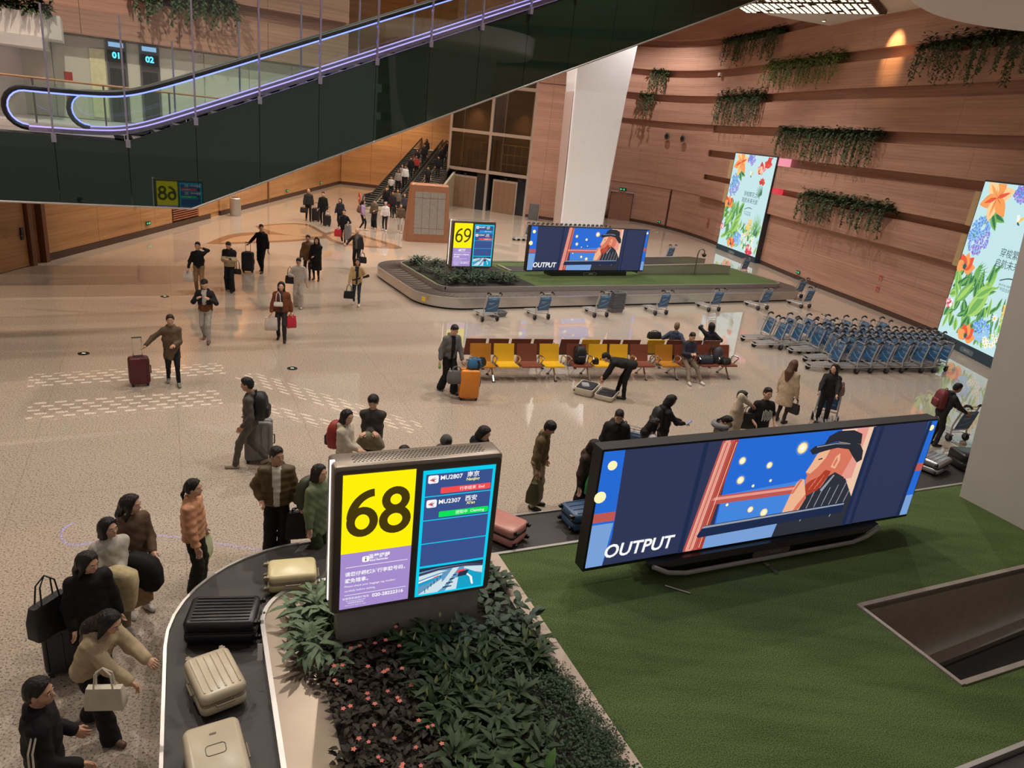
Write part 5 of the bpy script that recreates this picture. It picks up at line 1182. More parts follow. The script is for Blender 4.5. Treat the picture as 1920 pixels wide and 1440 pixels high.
KINDS = {
 'peace_lily': (LILY, 'peace lily clump with dark pointed leaves in near planting bed', 'peace lilies in the near bed', [clump(22, .19, .062, .12, .13, .45, (2, 1, 0)[i % 3]) for i in range(7)], SPATH),
 'flame_violet': (EPIS, 'brownish flame violet clump with crinkled leaves at left of near bed', 'flame violets in the near bed', [clump(30, .085, .055, .16, .12, .4, 2 if i % 2 else 1, 'star') for i in range(6)], PINKF),
 'ground_ivy': (IVY, 'low small-leaved ivy mat along pale stone edge of near bed', 'ivy along the near bed edge', [clump(110, .045, .034, .24, .1, .3, 0, nn=2) for i in range(5)], None),
 'calathea': (CALA, 'striped calathea with oval patterned leaves beside near 68 sign', 'calatheas beside the near sign', [clump(20, .13, .085, .13, .22, .35) for i in range(4)], None),
 'aglaonema': (AGLA, 'pale striped aglaonema left of near 68 sign', 'aglaonemas beside the near sign', [clump(24, .2, .062, .14, .2, .5, nn=4) for i in range(4)], None),
 'broad_leaf_plant': (BIGL, 'broad-leaved bright green plant at bottom of near bed', 'broad-leaved plants in the near bed', [clump(9, .24, .11, .06, .1, .35, nn=4) for i in range(3)], None),
}
pmesh = {}
def plant(kind, p, sc=1.0):
    m, label, grp, vs, fm = KINDS[kind]; i = pr.randrange(len(vs)); key = (kind, i)
    t = thing(kind, label, 'plant', p, pr.uniform(0, 6.28), grp); t.scale = (sc, sc, sc * pr.uniform(.9, 1.15))
    if key not in pmesh:
        o = vs[i][0].build('foliage', m, t, smooth=180, kind='stuff'); f = vs[i][1].build('blossom', fm, t, kind='stuff') if vs[i][1].v else None; pmesh[key] = (o.data, f.data if f else None)
    else:
        link('foliage', pmesh[key][0], t, 'stuff')
        if pmesh[key][1]: link('blossom', pmesh[key][1], t, 'stuff')
def inb(u, v): return tuple(C68 @ Vector((u, v, .51)))
taken = []
for k in range(1600):
    u = pr.uniform(1.16, 3.6); v = pr.uniform(3.9, 7.62)
    if 6.5 < v < 7.08 and 1.12 < u < 3.28: continue
    if any((u - a) ** 2 + (v - c) ** 2 < rr for a, c, rr in taken): continue
    e = u - 1.16
    if v > 6.45 and u > 3.18: kd, rr = 'calathea', .03
    elif v > 6.2 and u > 2.7: kd, rr = 'calathea', .03
    elif v > 6.2 and u < 1.32: kd, rr = 'aglaonema', .035
    elif u < 2.0 - max(0, (v - 5.4)) * .1 and v < 6.5: kd, rr = 'flame_violet', .03
    elif u > 3.02 and v < 5.75: kd, rr = 'ground_ivy', .05
    elif v < 4.35 and u > 2.2 and pr.random() < .45: kd, rr = 'broad_leaf_plant', .05
    else: kd, rr = 'peace_lily', .026
    taken.append((u, v, rr)); plant(kd, inb(u, v), pr.uniform(.9, 1.15))
for (u, v) in ((1.0, 6.75), (1.05, 7.0), (.98, 7.25), (1.1, 6.5), (1.25, 7.25), (1.5, 7.3), (.95, 6.6)): plant('aglaonema', inb(u, v), 1.05)
for (u, v) in ((2.2, 4.25), (2.7, 4.2)): plant('broad_leaf_plant', inb(u, v), 1.2)
for k in range(60):
    v = pr.uniform(4.0, 5.7); plant('ground_ivy', tuple(C68 @ Vector((3.45 + pr.random() * .3, v, .5))), pr.uniform(.35, .7))
# planting round the far sign: one kind of glossy shrub
FSH = leafm('shrub_leaf', S(32, 48, 32), S(66, 88, 60))
fv = [clump(44, .17, .06, .2, .3, .4) for i in range(4)]; fm_ = []
for k in range(90):
    u = pr.uniform(10.85, 14.5); v = pr.uniform(23.5, 27.5)
    if 25.2 < v < 25.8 and 11.6 < u < 13.8: continue
    if u > 12.2 and v > 25.6: continue
    if u - 11 > (27.5 - v) * .9 + .6: continue
    t = thing('glossy_shrub', 'glossy green shrub planted round the far 69 sign', 'shrub', tuple(C69 @ Vector((u, v, .6))), pr.uniform(0, 6), 'shrubs round the far sign')
    if len(fm_) < 4: fm_.append(fv[len(fm_)][0].build('foliage', FSH, t, smooth=180, kind='stuff').data)
    else: link('foliage', fm_[k % 4], t, 'stuff')

# ------------------------------------------------------------------ trailing plants in the slots of the timber walls
VINE = leafm('vine_leaf', S(36, 52, 34), S(74, 92, 58)); VINEL = leafm('vine_leaf_lit_tint', S(70, 92, 44), S(130, 146, 80))  # second copy is paler: spotlight brightness put into the leaf colour
def trailing(path, zt, drop, label, dens=1.0, m=None, top=.35):
    """path: list of (x, y, nx, ny) along the slot; plants spill outwards and hang"""
    b = MB(); s = MB(); n = len(path)
    L = sum(math.dist(path[i][:2], path[i + 1][:2]) for i in range(n - 1))
    for k in range(int(L * 150 * dens)):
        q = pr.random() * (n - 1); i = int(q); f = q - i; A = path[i]; B = path[i + 1]; x = A[0] + (B[0] - A[0]) * f; y = A[1] + (B[1] - A[1]) * f; nx, ny = A[2], A[3]
        o = pr.uniform(-.15, .35); a = pr.uniform(0, 6.28)
        leaf(b, Vector((x + nx * o, y + ny * o, zt + pr.uniform(-.15, top) * pr.random())), Vector((math.cos(a) + nx * .5, math.sin(a) + ny * .5, pr.uniform(-.3, .8))), Vector((0, 0, 1)), pr.uniform(.18, .36), pr.uniform(.1, .2), .3, 2)
    for k in range(int(L * 9 * dens)):
        q = pr.random() * (n - 1); i = int(q); f = q - i; A = path[i]; B = path[i + 1]; x = A[0] + (B[0] - A[0]) * f; y = A[1] + (B[1] - A[1]) * f; nx, ny = A[2], A[3]
        ln = drop * (.35 + .65 * abs(math.sin(q * 2.3 + k)) * pr.uniform(.5, 1.1)); z = zt; ox = pr.uniform(.28, .5); dx = pr.uniform(-.04, .04)
        pts = [(x + nx * .1, y + ny * .1, zt + .05), (x + nx * ox, y + ny * ox, zt - .05)] + [(x + nx * (ox + .02 * j) + dx * j, y + ny * (ox + .02 * j), zt - ln * j / 3) for j in (1, 2, 3)]
        s.tube(pts, .008, 4, caps=False)
        zz = 0
        while zz < ln:
            a = pr.uniform(0, 6.28); j = zz / ln * 3; leaf(b, Vector((x + nx * (ox + .02 * j) + dx * j, y + ny * (ox + .02 * j), zt - zz)), Vector((math.cos(a), math.sin(a), -.7)), Vector((nx, ny, .3)), pr.uniform(.09, .17), pr.uniform(.06, .11), .2, 2); zz += pr.uniform(.04, .08)
    t = thing('trailing_plant', label, 'plant', (0, 0, 0), 0, 'trailing plants in the timber wall slots')
    b.build('foliage', m or VINE, t, smooth=180, kind='stuff'); s.build('stems', STEMM, t, kind='stuff')
def wpath(y0, y1, n=8):
    o = []
    for k in range(n + 1):
        F = onwall(y0 + (y1 - y0) * k / n, .2, 0); p = F.translation; z = F.col[2]; o.append((p.x, p.y, z.x, z.y))
    return o
trailing(wpath(55.3, 47.6), 13.45, 1.75, 'trailing plant highest on curved wall under lit ceiling lattice')
trailing(wpath(48.6, 40.3), 11.45, 1.4, 'trailing plant with warm spotlight put into its leaf colour', m=VINEL, top=.5)
trailing(wpath(35.0, 28.2), 11.45, 1.7, 'trailing plant high on curved wall under white soffit', top=.6)
trailing(wpath(54.6, 48.2), 9.75, 1.9, 'trailing plant right of white column, second slot down', top=.7)
trailing(wpath(45.2, 36.0), 7.8, 1.6, 'long trailing plant midway on curved wall above far floral screen')
trailing(wpath(41.0, 33.8), 4.6, 1.5, 'lowest trailing plant on curved wall between the floral screens', top=.45)
trailing(wpath(61.2, 60.2, 4), 11.5, 1.6, 'trailing plant just right of white column, top slot'); trailing([(7.4, 61.0, 0, -1), (8.6, 60.6, -.2, -1)], 9.75, 1.7, 'small trailing plant beside white column, lower slot')
up = [tuple((UM @ Vector((s, -.5, 0))).xy) + (-EN.x, -EN.y) for s in np.linspace(1.2, 4.6, 6)]
trailing(up, 9.3, 1.0, 'trailing plant on timber wall above upper gallery lifts', 1.2)
up = [tuple((UM @ Vector((s, -2.6, 0))).xy) + (-EN.x, -EN.y) for s in np.linspace(-9, -.9, 6)]
trailing(up, 8.05, .2, 'dark plants massed on white bulkhead at upper gallery end', 2.0, top=.9)

# ------------------------------------------------------------------ backlit floral advertising walls
FLM = [lum('ad_aqua', S(196, 230, 232), 1.0), lum('ad_orange', S(246, 160, 90), 1), lum('ad_peach', S(252, 208, 150), 1), lum('ad_red', S(236, 88, 58), 1), lum('ad_blue', S(92, 150, 224), 1), lum('ad_violet', S(150, 110, 206), 1), lum('ad_green', S(116, 178, 92), 1), lum('ad_lime', S(168, 212, 110), 1), lum('ad_dkgreen', S(52, 116, 76), 1), lum('ad_pink', S(240, 150, 170), 1), lum('ad_white', S(246, 248, 244), 1), lum('ad_yellow', S(240, 200, 90), 1), lum('ad_ink', S(60, 84, 96), 1), lum('ad_crimson', S(214, 60, 70), 1), lum('ad_lilac', S(196, 150, 224), 1), lum('ad_ltblue', S(150, 196, 240), 1)]
def floral(F, w, h, label, poly, slots, seed):
    """F: X right along the wall, Y up, Z out; w x h picture"""
    t = thing('advertising_lightbox', label, 'screen'); q = random.Random(seed); D = .16
    b = MB(); b.box(-.06, w + .06, -.45, 0, -.3, D, F); b.build('base', mat('ad_base', S(34, 62, 78), .25), t)
    b = MB(); b.box(-.05, w + .05, 0, h + .06, -.3, D - .02, F); b.build('housing', mat('ad_case', S(50, 50, 54), .4), t)
    b = MB(); b.ngon([(x, y, D - .015) for x, y in poly], F); b.build('backlit_panel', FLM[0], t)
    art = MB(); c = [0]
    def pg(pts, mi):
        c[0] += 1; art.mi = mi; art.ngon([(min(max(x, .01), w - .01), min(max(y, .01), h - .01), D - .013 + c[0] * .00002) for x, y in pts], F)
    def petal(x, y, a, L, wd, mi, n=7):
        ca, sa = math.cos(a), math.sin(a); pts = []
        for k in range(n + 1):
            s_ = k / n; pts.append((s_ * L, wd / 2 * math.sin(math.pi * s_ ** .8)))
        for k in range(n - 1, 0, -1):
            s_ = k / n; pts.append((s_ * L, -wd / 2 * math.sin(math.pi * s_ ** .8)))
        pg([(x + u * ca - v * sa, y + u * sa + v * ca) for u, v in pts], mi)
    def disc(x, y, r, mi, n=10): pg([(x + r * math.cos(6.283 * k / n), y + r * math.sin(6.283 * k / n)) for k in range(n)], mi)
    def leafp(x, y, a, L, wd, m1, m2):
        petal(x, y, a, L, wd, m1); petal(x, y, a + .02, L * .96, wd * .42, m2)
        for k in range(4):
            s_ = .2 + k * .18
            for sg in (-1, 1):
                xx, yy = x + math.cos(a) * L * s_, y + math.sin(a) * L * s_; e = a + sg * .8; pg([(xx, yy), (xx + math.cos(e) * wd * .34, yy + math.sin(e) * wd * .34), (xx + math.cos(e) * wd * .34 + .015, yy + math.sin(e) * wd * .34 + .015)], m2)
    def lily(x, y, r, rot=0):
        for k in range(6): petal(x, y, rot + k * 1.047, r, r * .55, 1 if k % 2 else 2)
        for k in range(6): petal(x, y, rot + k * 1.047, r * .75, r * .16, 3 if k % 3 == 0 else 1)
        for k in range(5): petal(x, y, rot + k * 1.25 + .4, r * .45, .025, 13)
    def hydr(x, y, rx, ry, m1, m2, m3, n=60):
        for k in range(n):
            a = q.uniform(0, 6.283); rr = math.sqrt(q.random()); px_, py_ = x + rx * rr * math.cos(a), y + ry * rr * math.sin(a); mi = m1 if (py_ - y + (px_ - x) * -.6) > q.uniform(-.25, .1) * ry else m2; s_ = q.uniform(.09, .13)
            for j in range(4): petal(px_, py_, j * 1.571 + a, s_, s_ * .9, mi if j % 2 else m3, 4)
            disc(px_, py_, .015, 10, 5)
    def poppy(x, y, r, m1=3, m2=1):
        for k in range(5): petal(x, y - r * .2, .3 + k * .62, r * 1.1, r * .75, m1 if k % 2 else m2)
        disc(x, y, r * .18, 12); 
        for k in range(7): petal(x, y, .2 + k * .45, r * .35, .02, 12)
    def daisy(x, y, r):
        for k in range(9): petal(x, y, k * .698, r, r * .3, 10, 4)
        disc(x, y, r * .3, 11, 8)
    def rose(x, y, r, m1=9, m2=10):
        for k in range(14): petal(x + q.uniform(-.2, .2) * r, y + q.uniform(-.2, .2) * r, k * .9, r * (1 - k * .045), r * .7, (m1, m2, 13)[k % 3])
    def frond(x, y, a, L, mi):
        for k in range(9):
            e = a + (k - 4) * .2; petal(x, y, e, L * (1 - abs(k - 4) * .07), .05, mi, 4)
    # stems and foliage round the border
    for k in range(60):
        y = q.uniform(.2, h * .42); leafp(q.uniform(0, w * .42), y, q.uniform(.3, 2.2), q.uniform(.5, 1.0), q.uniform(.16, .34), (6, 7, 8)[k % 3], (8, 6, 6)[k % 3])
    for k in range(60): leafp(q.uniform(w * .3, w), q.uniform(0, h * .27), q.uniform(.6, 2.6), q.uniform(.4, .8), q.uniform(.1, .22), (6, 7, 8, 7)[k % 4], (8, 6, 6, 6)[k % 4])
    leafp(w * .3, h * .17, 1.0, 1.5, .75, 7, 6); leafp(w * .12, h * .23, .9, 1.2, .5, 6, 7); leafp(w * .33, h * .3, .6, 1.0, .4, 7, 6)
    frond(w * .22, h * .43, .3, .9, 6); frond(w * .85, h * .62, 2.6, .9, 8); frond(w * .9, h * .28, 1.9, 1.1, 6); frond(w * .92, h * .2, 2.0, 1.0, 8)
    for a_, L_ in ((-.3, .9), (-.9, .8), (-2.2, .6), (.5, .6)): leafp(w * .2, h * .82, a_, L_, .34, 6, 8)
    leafp(w * .12, h * .76, -1.9, .8, .3, 8, 6)
    lily(w * .2, h * .91, .95, .35); hydr(w * .14, h * .67, .62, .72, 4, 5, 15, 90); hydr(w * .45, h * .96, .42, .36, 5, 14, 4, 40)
    poppy(w * .09, h * .46, .62); rose(w * .72, h * .86, .5, 9, 2); rose(w * .85, h * .93, .45, 13, 3); poppy(w * .8, h * .74, .35, 3, 13)
    hydr(w * .5, h * .12, .5, .42, 4, 15, 15, 60); poppy(w * .36, h * .05, .55, 3, 1); rose(w * .84, h * .03, .5, 9, 13); rose(w * .05, h * .2, .28)
    for k in range(16): daisy(q.uniform(w * .56, w * .95), q.uniform(h * .03, h * .22), q.uniform(.13, .2))
    hydr(w * .72, h * .27, .3, .5, 11, 7, 2, 40); 
    petal(w * .5, h * .79, .6, .42, .12, 11); petal(w * .5, h * .79, 1.6, .3, .14, 10); petal(w * .52, h * .8, 2.4, .3, .12, 10); petal(w * .5, h * .79, -.5, .2, .08, 12)
    art.build('floral_print', FLM, t)
    text('穿梭繁花之境', .34, FLM[12], t, F @ Matrix.Translation((w * .62, h * .60, D))); text('启航未来光影', .34, FLM[12], t, F @ Matrix.Translation((w * .60, h * .535, D)))
    b = MB()
    for k in range(10): a = k / 10 * 2.6 - .2; b.add([(w * .6 + (k - 5) * .09, h * .45 + math.sin(a) * .13, D), (w * .6 + (k - 4) * .09, h * .45 + math.sin(a + .26) * .13, D), (w * .6 + (k - 4) * .09, h * .45 + math.sin(a + .26) * .13 - .04, D), (w * .6 + (k - 5) * .09, h * .45 + math.sin(a) * .13 - .05, D)], [(0, 1, 2, 3)], F)
    b.build('logo_swoosh', FLM[12], t)
    text('BAIYUN AIRPORT', .11, FLM[12], t, F @ Matrix.Translation((w * .6, h * .42, D)), shear=.2); text('广州白云机场', .15, FLM[12], t, F @ Matrix.Translation((w * .6, h * .395, D)))
    b = MB(); b.ngon([(x + w * .42, y - .23, D + .004) for x, y in rrect(.85, .2, .08, 3)], F); b.build('badge', mat('badge_line', S(90, 110, 120), .4), t)
    text('BAIYUN', .09, WHITE, t, F @ Matrix.Translation((w * .42, -.23, D + .008)))
    for (x0, x1, y0, y1, mi) in slots:
        b = MB(); b.box(x0, x1, y0, y1, -.28, .04, F); b.build('side_box' if mi is None else 'side_panel', (mat('tan_lightbox', S(190, 164, 120), .4) if mi is None else FLM[mi]), t)
    return t
fa = Vector((13.25, 49.9, .35)); fb = Vector((14.42, 44.9, .35)); fx = (fb - fa).normalized(); fnn = Vector((fx.y, -fx.x, 0)); w1 = (fb - fa).length
floral(frame(fa + fnn * .14, fx, fnn), w1, 5.95, 'far backlit floral advertising wall behind second carousel', [(0, 0), (w1, 0), (w1, 2.6), (w1, 5.95), (0, 5.95)], [(-.75, -.07, 4.3, 5.5, None), (-.75, -.07, 2.7, 3.9, None), (w1 + .06, w1 + .9, 5.5, 5.95, 9), (w1 + .06, w1 + .75, 3.9, 4.25, 13)], 3)
fa = Vector((17.3, 28.75, .4)); fb = Vector((17.42, 23.6, .4)); fx = (fb - fa).normalized(); fnn = Vector((fx.y, -fx.x, 0)); w2 = (fb - fa).length
floral(frame(fa + fnn * .1, fx, fnn), w2, 5.9, 'near backlit floral advertising wall at right edge beside trolleys', [(0, 0), (w2, 0), (w2, 5.9), (0, 5.9)], [(-.6, -.07, 4.2, 5.5, None), (-.6, -.07, 2.6, 3.85, None)], 5)

# ------------------------------------------------------------------ brown floor inlay: petal outlines in the terrazzo
INL = mat('inlay_brown', S(128, 88, 58), .5, coat=1.0); INB = mat('inlay_tan', S(176, 142, 110), .5, coat=1.0)
def inlay(pts, m, z):
    b = MB(); P = cat([(p.x, p.y) for p in [G(x, y) for x, y in pts]], .5); b.ngon([(p.x, p.y, z) for p in P]); return b
t = thing('floor_inlay', 'brown curved petal pattern inlaid in polished floor', 'floor inlay')
inlay([(385, 457), (440, 438), (520, 436), (600, 446), (560, 452), (480, 456), (420, 458), (385, 457)], INL, .003).build('petal_border', INL, t); inlay([(412, 455), (450, 443), (515, 440), (578, 446), (545, 450), (480, 453), (412, 455)], INB, .006).build('petal', INB, t)
inlay([(478, 424), (530, 419), (575, 420), (605, 434), (620, 446), (560, 446), (500, 436), (478, 424)], INL, .004).build('petal_border', INL, t); inlay([(488, 425), (530, 421), (570, 422), (596, 434), (604, 443), (556, 443), (508, 434), (488, 425)], INB, .007).build('petal', INB, t)
inlay([(600, 440), (640, 432), (690, 444), (755, 465), (690, 464), (630, 456), (600, 440)], INL, .003).build('petal_border', INL, t); inlay([(612, 441), (642, 436), (684, 446), (725, 460), (686, 461), (634, 453), (612, 441)], INB, .006).build('petal', INB, t)
inlay([(604, 475), (615, 470), (625, 473), (620, 480), (608, 481), (604, 475)], INB, .004).build('petal', INB, t)
# floor-set guide lights
for i, ((x, y), lb) in enumerate((((309, 556), 'by the walking man in cap'), ((157, 663), 'nearest the maroon suitcase'), ((548, 691), 'ahead of the woman with shopping bags'), ((588, 455), 'beside the inlaid petals'), ((1545, 590), 'by the curved wall'))):
    p = G(x, y); t = thing('floor_guide_light', 'small round dark floor guide light ' + lb, 'floor light', (p.x, p.y, 0), 0, 'floor guide lights'); b = MB(); b.lathe([(.13, 0), (.13, .008), (.1, .012)], 16); b.build('ring', BLACK, t); b = MB(); b.box(-.04, .04, -.02, .02, .01, .014); b.build('lens', lum('guide_lens', (.75, 1, .75), 1.2), t)
# ------------------------------------------------------------------ people: bodies and clothes are grown as smooth blended volumes
def cap(a, b, ra, rb, k=.03, lat=None, f=1.0): return ('c', np.array(a, float), np.array(b, float), ra, rb, k, None if lat is None else np.array(lat, float), f)
def ell(c, r, k=.02, M=None): return ('e', np.array(c, float), np.array(r, float), k, M)
def grow(prims, cell, cuts=(), ripple=None, folds=0, tuft=0):
    lo = np.full(3, 1e9); hi = -lo; boxes = []
    for p in prims:
        if p[0] == 'c': m = max(p[3], p[4]) * max(1, p[7]); a = np.minimum(p[1], p[2]) - m; b = np.maximum(p[1], p[2]) + m
        else: m = p[2].max(); a = p[1] - m; b = p[1] + m
        boxes.append((a, b)); lo = np.minimum(lo, a); hi = np.maximum(hi, b)
    lo -= 3 * cell; hi += 3 * cell; n = np.ceil((hi - lo) / cell).astype(int) + 1
    F = np.full(n, .25, np.float32); X = [lo[i] + cell * np.arange(n[i]) for i in range(3)]
    for p, (a, b) in zip(prims, boxes):
        k = p[5] if p[0] == 'c' else p[3]
        i0 = np.maximum(0, np.floor((a - k - 2 * cell - lo) / cell).astype(int)); i1 = np.minimum(n, np.ceil((b + k + 2 * cell - lo) / cell).astype(int) + 1)
        sl = tuple(slice(i0[j], i1[j]) for j in range(3))
        x = X[0][sl[0]][:, None, None]; y = X[1][sl[1]][None, :, None]; z = X[2][sl[2]][None, None, :]
        if p[0] == 'c':
            A, B = p[1], p[2]; d = B - A; L = max(1e-9, d @ d); px, py, pz = x - A[0], y - A[1], z - A[2]
            t = np.clip((px * d[0] + py * d[1] + pz * d[2]) / L, 0, 1); qx, qy, qz = px - t * d[0], py - t * d[1], pz - t * d[2]
            s2 = qx * qx + qy * qy + qz * qz
            if p[6] is not None:
                l = qx * p[6][0] + qy * p[6][1] + qz * p[6][2]; s2 = s2 - l * l * (1 - 1 / p[7] ** 2)
            D = np.sqrt(np.maximum(s2, 0)) - (p[3] + (p[4] - p[3]) * t)
        else:
            px, py, pz = x - p[1][0], y - p[1][1], z - p[1][2]
            if p[4] is not None:
                M = p[4]; px, py, pz = (M[0][0] * px + M[1][0] * py + M[2][0] * pz), (M[0][1] * px + M[1][1] * py + M[2][1] * pz), (M[0][2] * px + M[1][2] * py + M[2][2] * pz)
            r = p[2]; q = np.sqrt((px / r[0]) ** 2 + (py / r[1]) ** 2 + (pz / r[2]) ** 2); D = (q - 1) * r.min()
        S_ = F[sl]; h = np.maximum(k - np.abs(S_ - D), 0) / k; F[sl] = np.minimum(S_, D) - h * h * k * .25
    if folds:
        ph = folds * 1.7; xx, yy, zz = X[0][:, None, None], X[1][None, :, None], X[2][None, None, :]
        F += (.0058 * np.sin(24 * zz + 17 * xx + ph + 2.4 * np.sin(11 * yy + ph)) * np.sin(19 * xx - 16 * yy + 9 * zz + 2 * ph) + .0022 * np.sin(52 * zz - 45 * xx + 35 * yy + ph)).astype(np.float32)
    if tuft:
        xx, yy, zz = X[0][:, None, None], X[1][None, :, None], X[2][None, None, :]; F += (.0035 * np.sin(120 * xx + 30 * zz + tuft) * np.sin(110 * yy - 20 * zz + tuft) + .002 * np.sin(190 * xx - 160 * yy + 40 * zz)).astype(np.float32)
    if ripple: F += (ripple[0] * np.cos(X[2] * (2 * math.pi / ripple[1])))[None, None, :].astype(np.float32)
    for (c, nv) in cuts: F = np.maximum(F, ((X[0][:, None, None] - c[0]) * nv[0] + (X[1][None, :, None] - c[1]) * nv[1] + (X[2][None, None, :] - c[2]) * nv[2]).astype(np.float32))
    # surface nets
    s = F < 0; c8 = [s[i:n[0] - 1 + i, j:n[1] - 1 + j, k:n[2] - 1 + k] for i in (0, 1) for j in (0, 1) for k in (0, 1)]
    cnt = sum(c.astype(np.int8) for c in c8); act = (cnt > 0) & (cnt < 8); ai = np.argwhere(act)
    if len(ai) == 0: return np.zeros((0, 3)), np.zeros((0, 4), int)
    V = np.zeros((len(ai), 3)); W_ = np.zeros(len(ai)); cor = [(i, j, k) for i in (0, 1) for j in (0, 1) for k in (0, 1)]
    vals = [F[ai[:, 0] + c[0], ai[:, 1] + c[1], ai[:, 2] + c[2]] for c in cor]
    for a in range(8):
        for b in range(a + 1, 8):
            if sum(abs(cor[a][m] - cor[b][m]) for m in range(3)) != 1: continue
            va, vb = vals[a], vals[b]; m = (va < 0) != (vb < 0); t = np.where(m, va / np.where(m, va - vb, 1), 0)
            P = np.array(cor[a])[None] + t[:, None] * (np.array(cor[b]) - np.array(cor[a]))[None]; V += P * m[:, None]; W_ += m
    V = (ai + V / W_[:, None]) * cell + lo
    idx = np.full(act.shape, -1); idx[act] = np.arange(len(ai)); Q = []
    for ax in range(3):
        o1, o2 = [(1, 2), (2, 0), (0, 1)][ax]
        sl0 = [slice(1, n[m] - 1) for m in range(3)]; sl0[ax] = slice(0, n[ax] - 1); sl1 = list(sl0); sl1[ax] = slice(1, n[ax])
        s0, s1 = s[tuple(sl0)], s[tuple(sl1)]; e = np.argwhere(s0 != s1)
        if len(e) == 0: continue
        fl = s0[tuple(e.T)]; g = e.copy(); g[:, o1] += 1; g[:, o2] += 1
        def cc(d1, d2): h = g.copy(); h[:, o1] += d1; h[:, o2] += d2; return idx[h[:, 0], h[:, 1], h[:, 2]]
        q = np.stack([cc(-1, -1), cc(0, -1), cc(0, 0), cc(-1, 0)], 1); q[~fl] = q[~fl][:, ::-1]; Q.append(q)
    Q = np.concatenate(Q); return V, Q[(Q >= 0).all(1)]
def fastmesh(name, parts, mats_):
    """parts: list of (V, Q, material index)"""
    me = bpy.data.meshes.new(name); nv = 0; VV = []; QQ = []; MI = []
    for V, Q, mi in parts:
        if len(Q) == 0: continue
        VV.append(V); QQ.append(Q + nv); nv += len(V); MI.append(np.full(len(Q), mi))
    V = np.concatenate(VV); Q = np.concatenate(QQ); MI = np.concatenate(MI)
    me.vertices.add(len(V)); me.vertices.foreach_set('co', V.astype(np.float32).ravel())
    me.loops.add(4 * len(Q)); me.loops.foreach_set('vertex_index', Q.astype(np.int32).ravel())
    me.polygons.add(len(Q)); me.polygons.foreach_set('loop_start', np.arange(0, 4 * len(Q), 4, dtype=np.int32))
    for m in mats_: me.materials.append(m)
    me.polygons.foreach_set('material_index', MI.astype(np.int32)); me.polygons.foreach_set('use_smooth', np.ones(len(Q), bool))
    me.update(calc_edges=True); return me
def rotm(rx=0, ry=0, rz=0): return np.array((Matrix.Rotation(rz, 3, 'Z') @ Matrix.Rotation(ry, 3, 'Y') @ Matrix.Rotation(rx, 3, 'X')))
def ik(a, t, l1, l2, pole):
    a = np.array(a, float); t = np.array(t, float); d = t - a; L = np.linalg.norm(d); Lm = min(L, (l1 + l2) * .995)
    if L > 1e-6: d = d / L
    t = a + d * Lm; x = (l1 * l1 - l2 * l2 + Lm * Lm) / (2 * Lm); h = math.sqrt(max(0, l1 * l1 - x * x)); p = np.array(pole, float); p = p - d * (p @ d); p = p / (np.linalg.norm(p) + 1e-9)
    return a + d * x + p * h, t
SKINS = [mat('skin_a', S(206, 160, 132), .5, var=.05, vs=20), mat('skin_b', S(190, 142, 114), .5, var=.05, vs=20), mat('skin_c', S(172, 124, 98), .5, var=.05, vs=20)]
EYEW = mat('eye_white', S(220, 214, 208), .3, var=0); EYED = mat('eye_dark', S(30, 22, 18), .3, var=0); LIP = mat('lip_rose', S(164, 90, 82), .5, var=.05); HAIRC = {}
def hairm(c):
    if c not in HAIRC: HAIRC[c] = mat('hair_%d' % len(HAIRC), S(*c), .42, var=.35, vs=16, stretch=(6, 6, .5), spec=.4, bump=.5, bs=26)
    return HAIRC[c]
CLO = {}
def cloth(c, rough=.8, var=.14, vs=14):
    k = (c, var)
    if k not in CLO: CLO[k] = mat('cloth_%d' % len(CLO), S(*c), rough, var=var, vs=vs, bump=.12, bs=45, spec=.25)
    return CLO[k]
LEATH = mat('shoe_black', S(28, 26, 26), .45); SHWH = mat('shoe_white', S(206, 200, 192), .5); SHBR = mat('shoe_brown', S(96, 66, 50), .5)
def ball(c, r, n=6):
    b = MB(); b.lathe([(r[0] * math.sin(R(a)), -r[2] * math.cos(R(a))) for a in range(8, 180, 27)], 8); V = np.array(b.v); V[:, 1] *= r[1] / r[0]; V += np.array(c)
    Q = [f for f in b.f if len(f) == 4]; return V, np.array(Q)
BLACKH = (24, 20, 19)
NP = [0]
